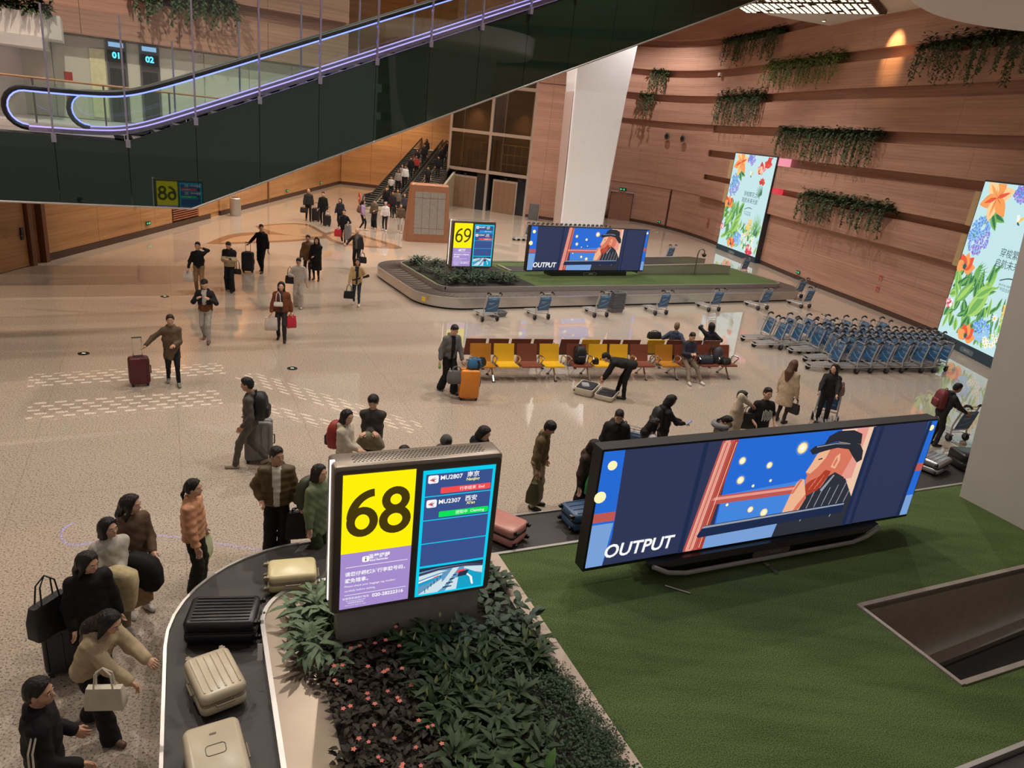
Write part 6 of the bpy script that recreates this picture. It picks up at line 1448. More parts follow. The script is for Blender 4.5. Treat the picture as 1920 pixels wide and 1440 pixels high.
def person(pos, H, face, label, top=('sweater', (60, 60, 64)), bot=('trousers', (34, 34, 40)), hair=('short', BLACKH), shoes=LEATH, skin=0, stride=0., L=None, Rr=None, lean=0., hy=0., hp=0., sit=None, hem=-.06, spread=.1, infl=0., hat=None, feet=None, group='travellers', collar=True, poleL=None, poleR=None, inner=None, trim=None, twist=0.):
    """pos: floor point; face: direction looked along in plan (deg, -90 = towards the camera). L/Rr: hand targets (right, forward, up) in metres"""
    NP[0] += 1
    pos = Vector(pos); dist = (pos - Vector((0, 0, CAMH))).length; cell = min(.036, max(.0125, dist * .00125)); s = H / 1.72
    t = thing('person', label, 'person', pos, R(face - 90), group)
    hp_ = R(hp); Rl = rotm(-R(lean), 0, R(twist)); up = Rl @ np.array([0, 0, 1.]); lat = Rl @ np.array([1., 0, 0]); fwd = Rl @ np.array([0, 1., 0])
    pz = .93 * s - abs(stride) * .16 if sit is None else sit + .1
    P = np.array([0, -.12 * math.sin(R(lean)) * (1 if sit is None else 0), pz]); N = P + up * .50 * s; hd = rotm(-R(lean) * .45 - hp_, 0, R(twist) + R(hy)); HC = N + Rl @ np.array([0, .012, .05]) * s + hd @ np.array([0, .02, .115]) * s
    an = []
    for sx in (-1, 1):
        if feet: a = np.array(feet[0 if sx < 0 else 1], float)
        elif sit is not None: a = np.array([sx * .14, .5, .09])
        else: a = np.array([sx * spread, sx * -stride + (P[1] if 0 else 0), .085 + (0 if sx * -stride >= 0 or stride == 0 else abs(stride) * .25)])
        an.append(a)
    hips = [P + lat * sx * .085 * s - np.array([0, 0, .04 * s]) for sx in (-1, 1)]
    kn = []
    for i in (0, 1): k_, a_ = ik(hips[i], an[i], .41 * s, .405 * s, (0, 1, .1)); kn.append(k_); an[i] = a_
    infl *= .6; sh = [N + lat * sx * .158 * s - up * .075 * s for sx in (-1, 1)]; hands = []; el = []
    for i, (tg, sx, pl) in enumerate(((L, -1, poleL), (Rr, 1, poleR))):
        if tg is None: tg = (sx * (.25 + infl), .06 + (stride * .5 * sx), .80)
        tg = np.array(tg) * np.array([1, 1, s]); e, h = ik(sh[i], tg, .285 * s, .25 * s, pl if pl is not None else (sx * .55, -.9, -.25)); el.append(e); hands.append(h)
    sk = SKINS[skin]
    # ---- body: one skin volume from crown to ankles; head and hands resolved finer
    pr_ = [cap(P, N - up * .1 * s, .09 * s, .1 * s, .04, lat, 1.4), cap(N - up * .1 * s, HC - hd @ np.array([0, .02, .05]) * s, .05 * s, .05 * s, .03), cap(sh[0], sh[1], .05, .05, .04)]
    for i in (0, 1):
        pr_ += [cap(sh[i], el[i], .045 * s, .036 * s), cap(el[i], hands[i], .036 * s, .027 * s), cap(hips[i], kn[i], .07 * s, .05 * s), cap(kn[i], an[i], .048 * s, .036 * s)]
    V, Q = grow(pr_, max(cell * 1.3, .018)); parts = [(V, Q, 0)]
    c2 = max(.0065, cell * .55) if dist < 30 else cell * .8
    def hx(p): return HC + hd @ (np.array(p) * s)
    HM = hd
    hpz = [ell(hx((0, -.012, .03)), np.array((.073, .092, .092)) * s, .02, HM), ell(hx((0, .022, -.035)), np.array((.056, .066, .068)) * s, .03, HM), cap(hx((0, .05, -.075)), hx((0, .062, -.078)), .026 * s, .022 * s, .03), cap(hx((0, .078, .012)), hx((0, .1, -.022)), .009 * s, .0135 * s, .012), cap(hx((-.035, .07, .03)), hx((.035, .07, .03)), .014 * s, .014 * s, .02), cap(hx((0, -.02, -.06)), hx((0, -.035, -.15)), .052 * s, .054 * s, .03), cap(hx((-.018, .079, -.05)), hx((.018, .079, -.05)), .008 * s, .008 * s, .01)]
    for sx in (-1, 1): hpz.append(ell(hx((sx * .078, -.005, -.005)), np.array((.011, .022, .032)) * s, .008, HM)); hpz.append(ell(hx((sx * .045, .045, -.02)), np.array((.025, .03, .03)) * s, .02, HM))
    V, Q = grow(hpz, c2); parts.append((V, Q, 0))
    if dist < 26:
        for sx in (-1, 1):
            V, Q = ball((0, 0, 0), (.0135, .008, .0075)); parts.append(((hd @ (V * s).T).T + hx((sx * .031, .083, .012)), Q, 1)); V, Q = ball((0, 0, 0), (.0066, .006, .0066)); parts.append(((hd @ (V * s).T).T + hx((sx * .031, .0885, .012)), Q, 2))
            V, Q = ball((0, 0, 0), (.021, .008, .0045)); parts.append(((hd @ (V * s).T).T + hx((sx * .032, .083, .034)), Q, 4))
        V, Q = ball((0, 0, 0), (.023, .01, .0065)); parts.append(((hd @ (V * s).T).T + hx((0, .082, -.05)), Q, 3))
    # hands with five fingers
    for i, sx in ((0, -1), (1, 1)):
        d = hands[i] - el[i]; d /= np.linalg.norm(d) + 1e-9; sd = np.cross(d, np.array([0, 1., 0]) if abs(d[1]) < .8 else np.array([0, 0, 1.])) * 1.0; sd /= np.linalg.norm(sd) + 1e-9
        # palm plane: across = roughly front-back when arm hangs
        ac = np.array([0, 1., 0]) - d * d[1]; ac = ac / (np.linalg.norm(ac) + 1e-9) if np.linalg.norm(ac) > .3 else np.cross(d, np.array([sx, 0, 0])); ac /= np.linalg.norm(ac) + 1e-9; nm = np.cross(ac, d) * sx
        w = hands[i]; K = lambda a, b, c: w + (d * a + ac * b + nm * c) * s
        if dist < 22:
            hp2 = [cap(K(-.03, 0, 0), K(.02, 0, 0), .024 * s, .03 * s, .02, nm * 0 + ac, 1.1), cap(K(.02, .018, 0), K(.075, .026, 0), .02 * s, .015 * s, .015), cap(K(.02, -.012, 0), K(.075, -.026, 0), .02 * s, .014 * s, .015), cap(K(.03, 0, 0), K(.078, 0, 0), .02 * s, .015 * s, .015)]
            for j, (o, ln) in enumerate(((.03, .068), (.01, .078), (-.01, .072), (-.029, .055))):
                a0 = K(.078, o, 0); a1 = K(.078 + ln * .5, o * 1.1, -.012); a2 = K(.078 + ln * .8, o * 1.1, -.04); hp2 += [cap(a0, a1, .0095 * s, .0088 * s, .003), cap(a1, a2, .0088 * s, .0075 * s, .003)]
            hp2 += [cap(K(.01, .022, -.005), K(.05, .05, -.02), .013 * s, .0105 * s, .012), cap(K(.05, .05, -.02), K(.085, .05, -.03), .0105 * s, .009 * s, .004)]
            V, Q = grow(hp2, max(.0055, cell * .42))
        else: V, Q = grow([cap(K(-.03, 0, 0), K(.08, 0, -.01), .026 * s, .03 * s), cap(K(.08, .01, -.01), K(.14, 0, -.04), .026 * s, .016 * s), cap(K(.02, .02, 0), K(.07, .045, -.02), .013, .011)], max(.012, cell * .7))
        parts.append((V, Q, 0))
    hcol = hairm(hair[1])
    link('body', fastmesh('body', parts, [sk, EYEW, EYED, LIP, hcol]), t)
    # ---- hair
    st = hair[0]; hh = [ell(hx((0, -.022, .042)), np.array((.082, .098, .094)) * s, .02, HM), ell(hx((0, .002, .082)), np.array((.07, .086, .062)) * s, .02, HM), ell(hx((0, -.05, -.01)), np.array((.074, .062, .07)) * s, .03, HM)]
    fr_ = hd @ np.array([0, .86, -.51])
    cuts = [(hx((0, .047, .04)), fr_)]
    low = -.075
    if st == 'mop': hh = [ell(hx((0, -.012, .05)), np.array((.094, .106, .092)) * s, .02, HM), ell(hx((0, -.04, -.01)), np.array((.086, .07, .08)) * s, .03, HM)]; cuts = [(hx((0, .075, .03)), fr_)]
    if st in ('long', 'bob', 'pony'): hh[0] = ell(hx((0, -.018, .04)), np.array((.089, .102, .098)) * s, .02, HM)
    if st == 'bob': hh += [cap(hx((0, -.05, .02)), hx((0, -.06, -.1)), .09 * s, .088 * s, .03, lat, 1.1), cap(hx((-.07, -.005, .04)), hx((-.075, .01, -.1)), .03 * s, .03 * s, .03), cap(hx((.07, -.005, .04)), hx((.075, .01, -.1)), .03 * s, .03 * s, .03)]; cuts = []; 
    if st == 'long':
        hh += [cap(hx((0, -.055, .02)), N + Rl @ np.array([0, -.13, -.02]) * s, .088 * s, .085 * s, .04, lat, 1.15), cap(N + Rl @ np.array([0, -.13, -.02]) * s, N + Rl @ np.array([0, -.14, -.22]) * s, .08 * s, .045 * s, .05, lat, 1.3)]
        for sx in (-1, 1): hh += [cap(hx((sx * .072, -.005, .04)), hx((sx * .085, .01, -.11)), .03 * s, .032 * s, .03), cap(hx((sx * .085, .01, -.11)), N + Rl @ np.array([sx * .11, .05, -.14]) * s, .032 * s, .02 * s, .03)]
        cuts = []
    if st == 'pony': hh += [cap(hx((0, -.1, .02)), hx((0, -.15, -.1)), .028 * s, .022 * s, .02), cap(hx((0, -.15, -.1)), hx((0, -.14, -.2)), .022 * s, .012 * s, .02)]; cuts = [(hx((0, .047, .045)), fr_)]
    if st in ('long', 'bob'):
        fc = [(hx((0, .052, .05)), hd @ np.array([0, .97, -.25]))]; cuts = fc
    if st != 'none':
        if st == 'bald': cuts = [(hx((0, 0, .035)), hd @ np.array([0, .3, .95])), (hx((0, .03, .04)), fr_)]
        V, Q = grow(hh, max(.008, c2), cuts, None, 0, NP[0] if dist < 20 else 0); link('hair', fastmesh('hair', [(V, Q, 0)], [hcol]), t)
    if hat:
        kd, hc = hat; hm = cloth(hc)
        if kd == 'cap': V, Q = grow([ell(hx((0, -.015, .055)), np.array((.09, .103, .085)) * s, .01, HM), cap(hx((-.03, .08, .055)), hx((.03, .08, .055)), .02 * s, .02 * s, .02), cap(hx((-.03, .15, .04)), hx((.03, .15, .04)), .016 * s, .016 * s, .06)], max(.008, c2), [(hx((0, 0, .03)), hd @ np.array([0, -.12, -1.]))])
        else: V, Q = grow([ell(hx((0, -.018, .05)), np.array((.094, .104, .105)) * s, .01, HM), ell(hx((0, -.02, .02)), np.array((.098, .108, .04)) * s, .01, HM)], max(.008, c2), [(hx((0, .0, .0)), hd @ np.array([0, .35, -.94]))])
        link('hat', fastmesh('hat', [(V, Q, 0)], [hm]), t)
    # ---- top garment
    kd, tc = top[0], top[1]; g = {'tshirt': .0, 'sweater': .006, 'shirt': .004, 'jacket': .014, 'hoodie': .014, 'coat': .016, 'puffer': .034, 'down': .028}[kd] + infl
    lowz = P + up * hem * s
    pt = [cap(P + up * hem * s, P + up * .2 * s, .112 * s + g, .108 * s + g, .05, lat, 1.45), cap(P + up * .2 * s, N - up * .12 * s, .108 * s + g, .108 * s + g, .05, lat, 1.45), cap(N - up * .045 * s, sh[0], .058 * s, .056 * s + g * .7, .05), cap(N - up * .045 * s, sh[1], .058 * s, .056 * s + g * .7, .05), cap(N - up * .1 * s, N - up * .01 * s + fwd * .005, .085 * s, .06 * s, .05)]
    cl_ = [(lowz, -up)] if lean < 40 else []
    if kd == 'coat' and hem < -.3:
        mid = (an[0] + an[1]) / 2; q = P + (mid - P) * .0; pt = pt[1:] + [cap(P, np.array([P[0], P[1], P[2] + hem * s]), .118 * s + g, .15 * s + g, .06, lat, 1.35), cap(P, P + up * .2 * s, .115 * s + g, .11 * s + g, .05, lat, 1.45)]; cl_ = [(np.array([0, 0, P[2] + hem * s]), np.array([0, 0, -1.]))]
    for i in (0, 1):
        wv = hands[i] - el[i]; wl = np.linalg.norm(wv) + 1e-9; we = hands[i] - wv / wl * (.015 if kd != 'tshirt' else wl * 2)
        if kd == 'tshirt': pt += [cap(sh[i], sh[i] + (el[i] - sh[i]) * .75, .064 * s, .06 * s, .03)]
        else: pt += [cap(sh[i], el[i], .056 * s + g * .8, .048 * s + g * .8, .03), cap(el[i], we, .049 * s + g * .8, .036 * s + g * .7, .03)]
    if kd in ('hoodie', 'puffer', 'down', 'jacket', 'coat') and collar:
        pt += [cap(N + Rl @ np.array([-.06, -.05, .01]) * s, N + Rl @ np.array([.06, -.05, .01]) * s, .04 * s + g * .4, .04 * s + g * .4, .03)]
        if kd == 'hoodie': pt += [ell(N + Rl @ np.array([0, -.11, -.03]) * s, np.array((.115, .06, .085)) * s, .04, Rl)]
        for sx in (-1, 1): pt += [cap(N + Rl @ np.array([sx * .06, -.045, .01]) * s, N + Rl @ np.array([sx * .045, .05, -.02]) * s, .026 * s + g * .3, .022 * s + g * .3, .02)]
    V, Q = grow(pt, cell, cl_, (.0055, .1) if kd in ('puffer', 'down') and dist < 25 else None, NP[0] if dist < 30 else 0); mi = np.zeros(len(Q), int)
    nm_ = {'tshirt': 't_shirt', 'puffer': 'puffer_jacket', 'down': 'puffer_jacket'}.get(kd, kd)
    ms = [cloth(tc, .75 if kd not in ('puffer', 'down') else .45)]
    me = fastmesh(nm_, [(V, Q, 0)], ms); ctr = V[Q].mean(1); rel = ctr - N
    if inner is not None:      # open front showing what is worn under it
        me.materials.append(cloth(inner)); fsel = (np.abs(rel @ lat) < .055 * s * (1.1 + (rel @ up) * .8)) & (rel @ fwd > .02) & (rel @ up > -.62 * s) & (rel @ up < .02); mi[fsel] = 1
    if trim is not None:       # yoke / lower band of another colour
        me.materials.append(cloth(trim[1])); zz = rel @ up; f2 = (zz > -.2 * s) if trim[0] == 'yoke' else ((zz < -.36 * s) if trim[0] == 'hem' else ((np.abs((ctr - sh[0]) @ fwd - .0) < .012) & (rel @ lat > .1) & (rel @ up > -.6))); mi[f2] = len(me.materials) - 1
    me.polygons.foreach_set('material_index', mi.astype(np.int32)); link(nm_, me, t)
    # ---- trousers or skirt
    bk, bc = bot; ra, rk = {'trousers': (.052, .066), 'wide': (.1, .082), 'slim': (.042, .058), 'skirt': (.05, .06)}[bk]
    pt = [cap(P + lat * -.07 * s, P + lat * .07 * s, .105 * s, .105 * s, .05), cap(P - np.array([0, 0, .05]) * s, P + up * .06 * s, .1 * s, .1 * s, .04, lat, 1.4)]
    for i in (0, 1):
        ae = an[i] + np.array([0, 0, -.015 if bk != 'wide' else -.05]); pt += [cap(hips[i], kn[i], .088 * s, rk * s, .03), cap(kn[i], ae, rk * s, ra * s, .02)]
    if bk == 'skirt': pt.append(cap(P, np.array([0, .0, .3]), .13 * s, .2 * s, .05))
    V, Q = grow(pt, cell, [(np.array([0, 0, .028]), np.array([0, 0, -1.]))], None, NP[0] if dist < 30 else 0); link('trousers' if bk != 'skirt' else 'skirt', fastmesh('trousers', [(V, Q, 0)], [cloth(bc)]), t)
    # ---- shoes
    for i, sx in ((0, -1), (1, 1)):
        a = an[i]; lift = a[2] > .12 and sit is None; pit = -.55 if lift else 0; f = rotm(pit, 0, -sx * .12); q = lambda v: a + f @ np.array(v) * s
        V, Q = grow([cap(q((0, -.035, -.045)), q((0, .15, -.052)), .04 * s, .036 * s, .02), cap(q((0, 0, .0)), q((0, .02, -.04)), .043 * s, .042 * s, .03)], max(.009, cell * .6), [(q((0, 0, -.08)), f @ np.array([0, 0, -1.]))]); link('shoe', fastmesh('shoe', [(V, Q, 0)], [shoes]), t)
    Mw = Matrix.Translation(pos) @ Matrix.Rotation(R(face - 90), 4, 'Z')
    return {'L': Mw @ Vector(hands[0]), 'R': Mw @ Vector(hands[1]), 'back': Mw @ Vector(P + up * .12 * s - fwd * (.15 * s + g)), 'M': Mw, 'rz': R(face - 90), 'neck': Mw @ Vector(N), 'face': face}
def wear(p, label, m=FIG, sc=1.0, m2=None, off=0.): q = p['back']; return backpack((q.x, q.y, q.z - .06 + off), p['rz'] + math.pi, label, m, sc, 0, m2)
def hang(p, side, label, m, w=.28, d=.1, h=.24, strap=.14, kind='handbag', rz=0.): q = p[side]; return handbag((q.x, q.y, q.z - h - strap - .05), p['rz'] + rz, label, m, w, d, h, strap, kind)
# ------------------------------------------------------------------ the travellers
def at(hx_, hy_, H): return G(hx_, hy_, H) * Vector((1, 1, 0)) if False else Vector((G(hx_, hy_, H).x, G(hx_, hy_, H).y, 0))
PHONE = mat('phone_dark', S(40, 42, 48), .2)
def phone(p, rz, label):
    t = thing('phone', label, 'phone', p, rz); b = MB(); b.rbox(.075, .15, .009, .01, TM(0, 0, 0, 0, R(35))); b.build('case', PHONE, t); b = MB(); b.box(-.033, .033, -.068, .068, .005, .0062, TM(0, 0, 0, 0, R(35))); b.build('display', lum('phone_glow', (.5, .6, .8), .5), t); return t
# left side of the hall, walking towards the camera
A = person(G(326, 720), 1.66, -62, 'woman-like figure in camouflage coat pulling a maroon suitcase'.replace('woman-like figure', 'person'), ('coat', (92, 76, 58)), ('slim', (26, 26, 30)), ('pony', (44, 30, 26)), mat('shoe_grey', S(120, 112, 106), .5), 1, .16, L=(-.04, .24, 1.04), Rr=(.52, .1, 1.0), hem=-.28)
A = person(G(388, 640), 1.74, -80, 'person in peaked cap, black and brown jacket and pale grey trousers, striding', ('jacket', (34, 32, 34)), ('trousers', (160, 154, 146)), ('short', BLACKH), SHBR, 0, .2, L=(-.14, .2, 1.22), Rr=(.14, .2, 1.22), hat=('cap', (44, 40, 38)), inner=(176, 168, 160), trim=('hem', (112, 68, 40)))
A = person(G(375, 552), 1.76, -75, 'person in black sweatshirt and tan trousers, one hand at neck', ('sweater', (22, 22, 24)), ('trousers', (142, 112, 82)), ('short', BLACKH), LEATH, 0, .08, L=(-.12, -.06, 1.5), Rr=(.3, .12, .85), lean=4)
q = A['R']; handbag((q.x, q.y, q.z - .42), 0, 'white paper bag held by person in black sweatshirt', PAPW, .3, .12, .32, .06, 'paper_bag', .05)
A = person(G(432, 546), 1.74, -85, 'person in beige fleece with black yoke looking down at phone', ('jacket', (186, 166, 132)), ('wide', (30, 30, 34)), ('short', BLACKH), LEATH, 0, .1, L=(-.07, .27, 1.13), Rr=(.07, .27, 1.13), hp=25, trim=('yoke', (28, 26, 28)), infl=.01)
q = A['L']; phone((q.x + .05, q.y, q.z + .02), A['rz'], 'phone held by person in beige fleece'); handbag((A['M'] @ Vector((-.27, .0, .62))), A['rz'], 'small black shoulder bag on person in beige fleece', FIG, .22, .08, .18, .3)
A = person(G(491, 510), 1.86, -95, 'tall person in black jacket with one hand on black suitcase', ('jacket', (22, 22, 25)), ('trousers', (24, 24, 28)), ('short', (30, 24, 22)), LEATH, 0, .18, Rr=(.42, .16, 1.0), hy=30)
A = person(G(528, 638), 1.70, -78, 'person in rust brown jacket carrying white and red shopping bags', ('jacket', (110, 60, 38)), ('trousers', (48, 42, 42)), ('bob', (26, 20, 20)), LEATH, 0, .16, infl=.02, inner=(58, 54, 54))
hang(A, 'R', 'crumpled white shopping bag held by person in rust jacket', mat('plastic_white', S(206, 190, 180), .4), .34, .16, .36, .08, 'shopping_bag'); q = A['L']; handbag((q.x, q.y, q.z - .42), .6, 'red paper gift bag held by person in rust jacket', REDB, .26, .11, .34, .05, 'gift_bag', .05)
handbag(A['M'] @ Vector((.06, .2, 1.03)), A['rz'], 'cream sling bag across chest of person in rust jacket', PAPW, .24, .07, .12, .3, 'sling_bag')
A = person(G(560, 576), 1.68, -80, 'person all in white hoodie and white trousers', ('hoodie', (196, 186, 176)), ('wide', (200, 190, 178)), ('short', (24, 20, 20)), SHWH, 0, .14, Rr=(.16, .24, 1.12), hp=20)
handbag(A['M'] @ Vector((.28, .02, .78)), A['rz'], 'black shoulder bag on person all in white', FIG, .28, .1, .26, .3)
A = person(G(577, 522), 1.68, -85, 'person in brown checked coat behind the one in white', ('coat', (106, 76, 48)), ('slim', (60, 44, 36)), ('pony', (40, 28, 24)), LEATH, 1, .1, hem=-.2, infl=.015)
A = person(G(593, 526), 1.66, -88, 'person in long black coat with long dark hair, hand at waist', ('coat', (26, 26, 29)), ('slim', (24, 24, 26)), ('long', (34, 24, 22)), LEATH, 0, .05, L=(.06, .2, 1.0), hem=-.5)
A = person(G(668, 506), 1.76, -90, 'person in open dark jacket over grey shirt holding a black tote', ('jacket', (54, 48, 44)), ('trousers', (34, 32, 34)), ('bald', (60, 50, 44)), LEATH, 0, .12, inner=(100, 98, 94), Rr=(.42, .08, 1.0))
hang(A, 'L', 'black leather tote held by person in open dark jacket', FIG, .34, .12, .26, .2)
A = person(G(668, 572), 1.64, -82, 'person in pale yellow blazer carrying black basket bag', ('coat', (206, 176, 126)), ('slim', (54, 62, 70)), ('bob', (30, 22, 20)), SHWH, 0, .16, L=(-.2, .24, 1.08), inner=(58, 52, 56), hem=-.14)
hang(A, 'R', 'round black and orange basket bag of person in yellow blazer', FIG, .34, .2, .24, .24); q = A['L']; b = MB(); b.tube([(q.x - .35, q.y + .1, q.z - .15), (q.x, q.y, q.z), (q.x + .22, q.y - .05, q.z + .1)], [.02, .03, .05], 7); tag(b.build('folded_umbrella', FIG, smooth=40), 'folded black umbrella held by person in yellow blazer', 'umbrella')
# far group
A = person(G(578, 414), 1.84, -70, 'far person in dark grey jacket with two black cases, leading the pair', ('jacket', (44, 42, 42)), ('trousers', (26, 26, 30)), ('bald', (40, 34, 32)), LEATH, 1, .2, infl=.02)
hang(A, 'R', 'black briefcase held by far person in dark grey jacket', FIG, .4, .12, .3, .06, 'briefcase')
A = person(G(605, 421), 1.84, -85, 'far person in black coat with slim cabin case', ('coat', (22, 22, 25)), ('trousers', (22, 22, 26)), ('short', BLACKH), LEATH, 0, .16, hem=-.2)
A = person(G(637, 428), 1.66, -95, 'far person in dark navy jacket, pale bag on back', ('jacket', (40, 40, 54)), ('slim', (26, 26, 34)), ('bob', BLACKH), SHWH, 0, .14)
A = person(G(644, 458), 1.72, -90, 'far person in black with red bag and grey coat over arm', ('sweater', (26, 26, 28)), ('slim', (26, 26, 30)), ('short', BLACKH), SHWH, 0, .14, L=(-.26, .22, 1.02))
hang(A, 'R', 'red carrier bag of far person in black', REDB, .36, .14, .34, .06, 'carrier_bag'); q = A['L']; b = MB(); b.loft([[(q.x + x * w_, q.y + y * .08, q.z - dz) for x, y in rrect(2, 2, .5, 3)] for dz, w_ in ((-.03, .08), (.02, .16), (.4, .18), (.75, .14))]); tag(b.build('folded_coat', cloth((124, 122, 124)), smooth=60), 'grey coat hanging over arm of far person in black', 'coat')
A = person(G(679, 432), 1.70, 0, 'far person in lilac jacket with brown backpack, seen from side', ('jacket', (160, 138, 178)), ('slim', (28, 28, 32)), ('long', BLACKH), SHWH, 0, .14); wear(A, 'brown backpack worn with lilac jacket', mat('bag_brown', S(110, 80, 66), .6))
A = person(G(701, 428), 1.66, -90, 'far person in leopard-pattern top with bucket hat', ('jacket', (92, 78, 66)), ('wide', (30, 28, 30)), ('short', BLACKH), SHWH, 0, .08, hat=('beanie', (70, 62, 56)), L=(-.05, .25, 1.05))
A = person(G(721, 433), 1.66, -90, 'far person in white jacket and cap with dark straps', ('jacket', (214, 206, 208)), ('slim', (30, 30, 34)), ('short', BLACKH), SHWH, 0, .08, hat=('cap', (190, 184, 186))); 
A = person(G(750, 436), 1.64, -92, 'far person in brown waistcoat and pale grey trousers', ('jacket', (92, 76, 60)), ('trousers', (176, 168, 164)), ('bob', (40, 30, 28)), SHWH, 0, .12)
for i, (x, y, fc, c1, c2, lb) in enumerate(((723, 398, -80, (24, 24, 27), (26, 26, 30), 'person in black at foot of far escalator, by no-entry sign'), (744, 402, -85, (110, 96, 84), (34, 32, 34), 'person in fawn top stepping off far escalator'), (735, 408, -100, (40, 38, 44), (28, 28, 32), 'person in dark grey behind the white-jacketed one'), (757, 412, -95, (56, 60, 72), (30, 30, 34), 'person in slate jacket beside pylon at escalator foot'))):
    person(G(x, y), 1.68, fc, lb, ('jacket', c1), ('slim', c2), (('short', 'bob', 'short', 'long')[i], BLACKH), LEATH, i % 3, .06)
# riders on the far escalators
riders = [(-1.2, 2.6, (196, 190, 186), 'pale top, lowest of those still riding'), (-1.05, 3.9, (150, 140, 132), 'beige top on left escalator'), (-.75, 4.8, (220, 218, 222), 'white T-shirt on left escalator'), (-1.1, 5.3, (150, 146, 150), 'grey striped top beside white T-shirt'), (-.9, 6.9, (24, 24, 27), 'black coat midway up left escalator'), (-.7, 7.9, (160, 60, 50), 'red top half hidden on left escalator'), (-.95, 9.0, (30, 30, 36), 'dark jacket higher on left escalator'), (-.7, 10.3, (34, 32, 36), 'dark suit and pale shirt near top of left escalator'), (-.95, 11.7, (40, 38, 42), 'dark clothes at top of left escalator'), (.95, 5.0, (40, 34, 34), 'brown-black jacket low on right escalator'), (1.05, 8.2, (28, 28, 32), 'black hoodie alone on right escalator'), (.85, 10.2, (26, 26, 30), 'black coat, first of cluster on right escalator'), (1.3, 10.9, (36, 36, 42), 'charcoal coat in cluster on right escalator'), (.9, 11.8, (24, 24, 28), 'black jacket in upper cluster on right escalator'), (1.35, 12.6, (30, 30, 36), 'dark parka in upper cluster on right escalator'), (1.2, 13.6, (200, 196, 196), 'white jacket at head of right escalator')]
for i, (x, y, c, lb) in enumerate(riders):
    y = 1.2 + int((y - 1.2) / .42) * .42 + .2; p = FM @ Vector((x + (.05 if x < 0 else -.05), y, fz(y - .2) + .225)); person(p, 1.62 + (i * 37 % 5) * .035, math.degrees(math.atan2(-fu.y, -fu.x)), 'rider in ' + lb, ('jacket' if i % 3 else 'tshirt', c), ('slim', (28, 28, 32)), (('short', 'bob', 'short', 'long', 'short')[i % 5], BLACKH), LEATH, i % 3, 0, hp=10, group='riders on the far escalators')
# around the benches
A = person(G(838, 734), 1.80, -55, 'person in grey cardigan and black trousers by orange suitcase', ('jacket', (104, 100, 98)), ('wide', (26, 26, 28)), ('short', (30, 26, 26)), LEATH, 0, .16, L=(-.22, .24, .84), Rr=(.3, .08, .82), hp=22, lean=6, inner=(30, 30, 32))
q = A['R']; b = MB(); b.lathe([(.03, 0), (.033, .02), (.033, .14), (.02, .17), (.012, .2)], 12, TM(q.x, q.y, q.z - .2)); tag(b.build('green_bottle', mat('bottle_green', S(120, 190, 100), .2), smooth=40), 'green drink bottle held by person in grey cardigan', 'bottle')
q = G(877, 748); handbag((q.x - .32, q.y - .1, .42), .3, 'grey duffel bag resting against orange suitcase', mat('bag_grey', S(96, 92, 92), .7), .42, .24, .3, .12, 'duffel_bag'); handbag((q.x + .08, q.y + .05, .80), .4, 'blue bag resting on orange suitcase', mat('bag_blue', S(50, 110, 150), .6), .32, .2, .22, .05, 'travel_bag'); handbag((q.x + .2, q.y + .18, .80), 1.2, 'black jacket bundle on orange suitcase beside blue bag', FIG, .4, .2, .2, .02, 'jacket_bundle')
A = person(G(1163, 745), 1.72, 172, 'person in black bending over open white suitcase', ('jacket', (28, 27, 26)), ('trousers', (26, 26, 28)), ('short', (40, 32, 28)), LEATH, 0, 0, L=(-.1, .52, .38), Rr=(.1, .55, .36), lean=88, hat=('cap', (40, 36, 34)), feet=((-.13, -.08, .085), (.13, .12, .085)))
A = person(seat_pt(11.68, -.02), 1.74, -72, 'person in navy sweater and khaki trousers seated on bench with phone', ('sweater', (52, 54, 66)), ('trousers', (126, 112, 92)), ('short', BLACKH), SHWH, 0, 0, L=(-.05, .3, .78), Rr=(.08, .32, .78), sit=.47, hp=18, hem=-.02, feet=((-.22, .62, .09), (.2, .66, .09)))
q = A['L']; phone((q.x + .05, q.y, q.z + .03), A['rz'], 'phone held by person seated on bench')
backpack(tuple(seat_pt(8.26, -.02, .43)), SA + math.pi, 'black backpack sitting on brown end seat of middle bench'); handbag(tuple(seat_pt(8.72, -.1, .43)), SA, 'small black and white pouch on yellow bench seat', FIG, .16, .12, .14, .04, 'pouch')
handbag(tuple(seat_pt(12.3, -.05, .43)), SA, 'navy duffel on brown seat right of seated person', mat('bag_navy', S(44, 48, 58), .7), .46, .26, .22, .06, 'duffel_bag'); backpack(tuple(seat_pt(12.72, -.02, .43)), SA + math.pi + .5, 'slumped dark grey backpack on brown bench seat', mat('bag_slate', S(56, 58, 64), .7)); handbag(tuple(seat_pt(12.95, -.12, .43)), SA + .4, 'dark jacket heap beside backpack on bench', FIG, .36, .24, .16, .02, 'jacket_heap')
A = person(seat_pt(11.9, 1.06), 1.7, 60, 'person in blue jacket lounging on rear bench behind seated person', ('jacket', (64, 78, 100)), ('trousers', (60, 62, 70)), ('short', (120, 100, 84)), LEATH, 0, 0, sit=.47, hem=-.02, lean=-12)
handbag(tuple(seat_pt(11.1, 1.0, .84)), SA, 'black bag lying on rear bench back near seated person', FIG, .42, .2, .2, .05, 'travel_bag')
A = person(seat_pt(13.1, 1.06), 1.66, 110, 'person in dark clothes on rear bench raising a phone', ('jacket', (40, 42, 50)), ('trousers', (36, 36, 42)), ('bob', BLACKH), LEATH, 0, 0, sit=.47, hem=-.02, L=(-.15, .3, 1.2))
phone(A['L'], A['rz'], 'phone raised by person on rear bench')
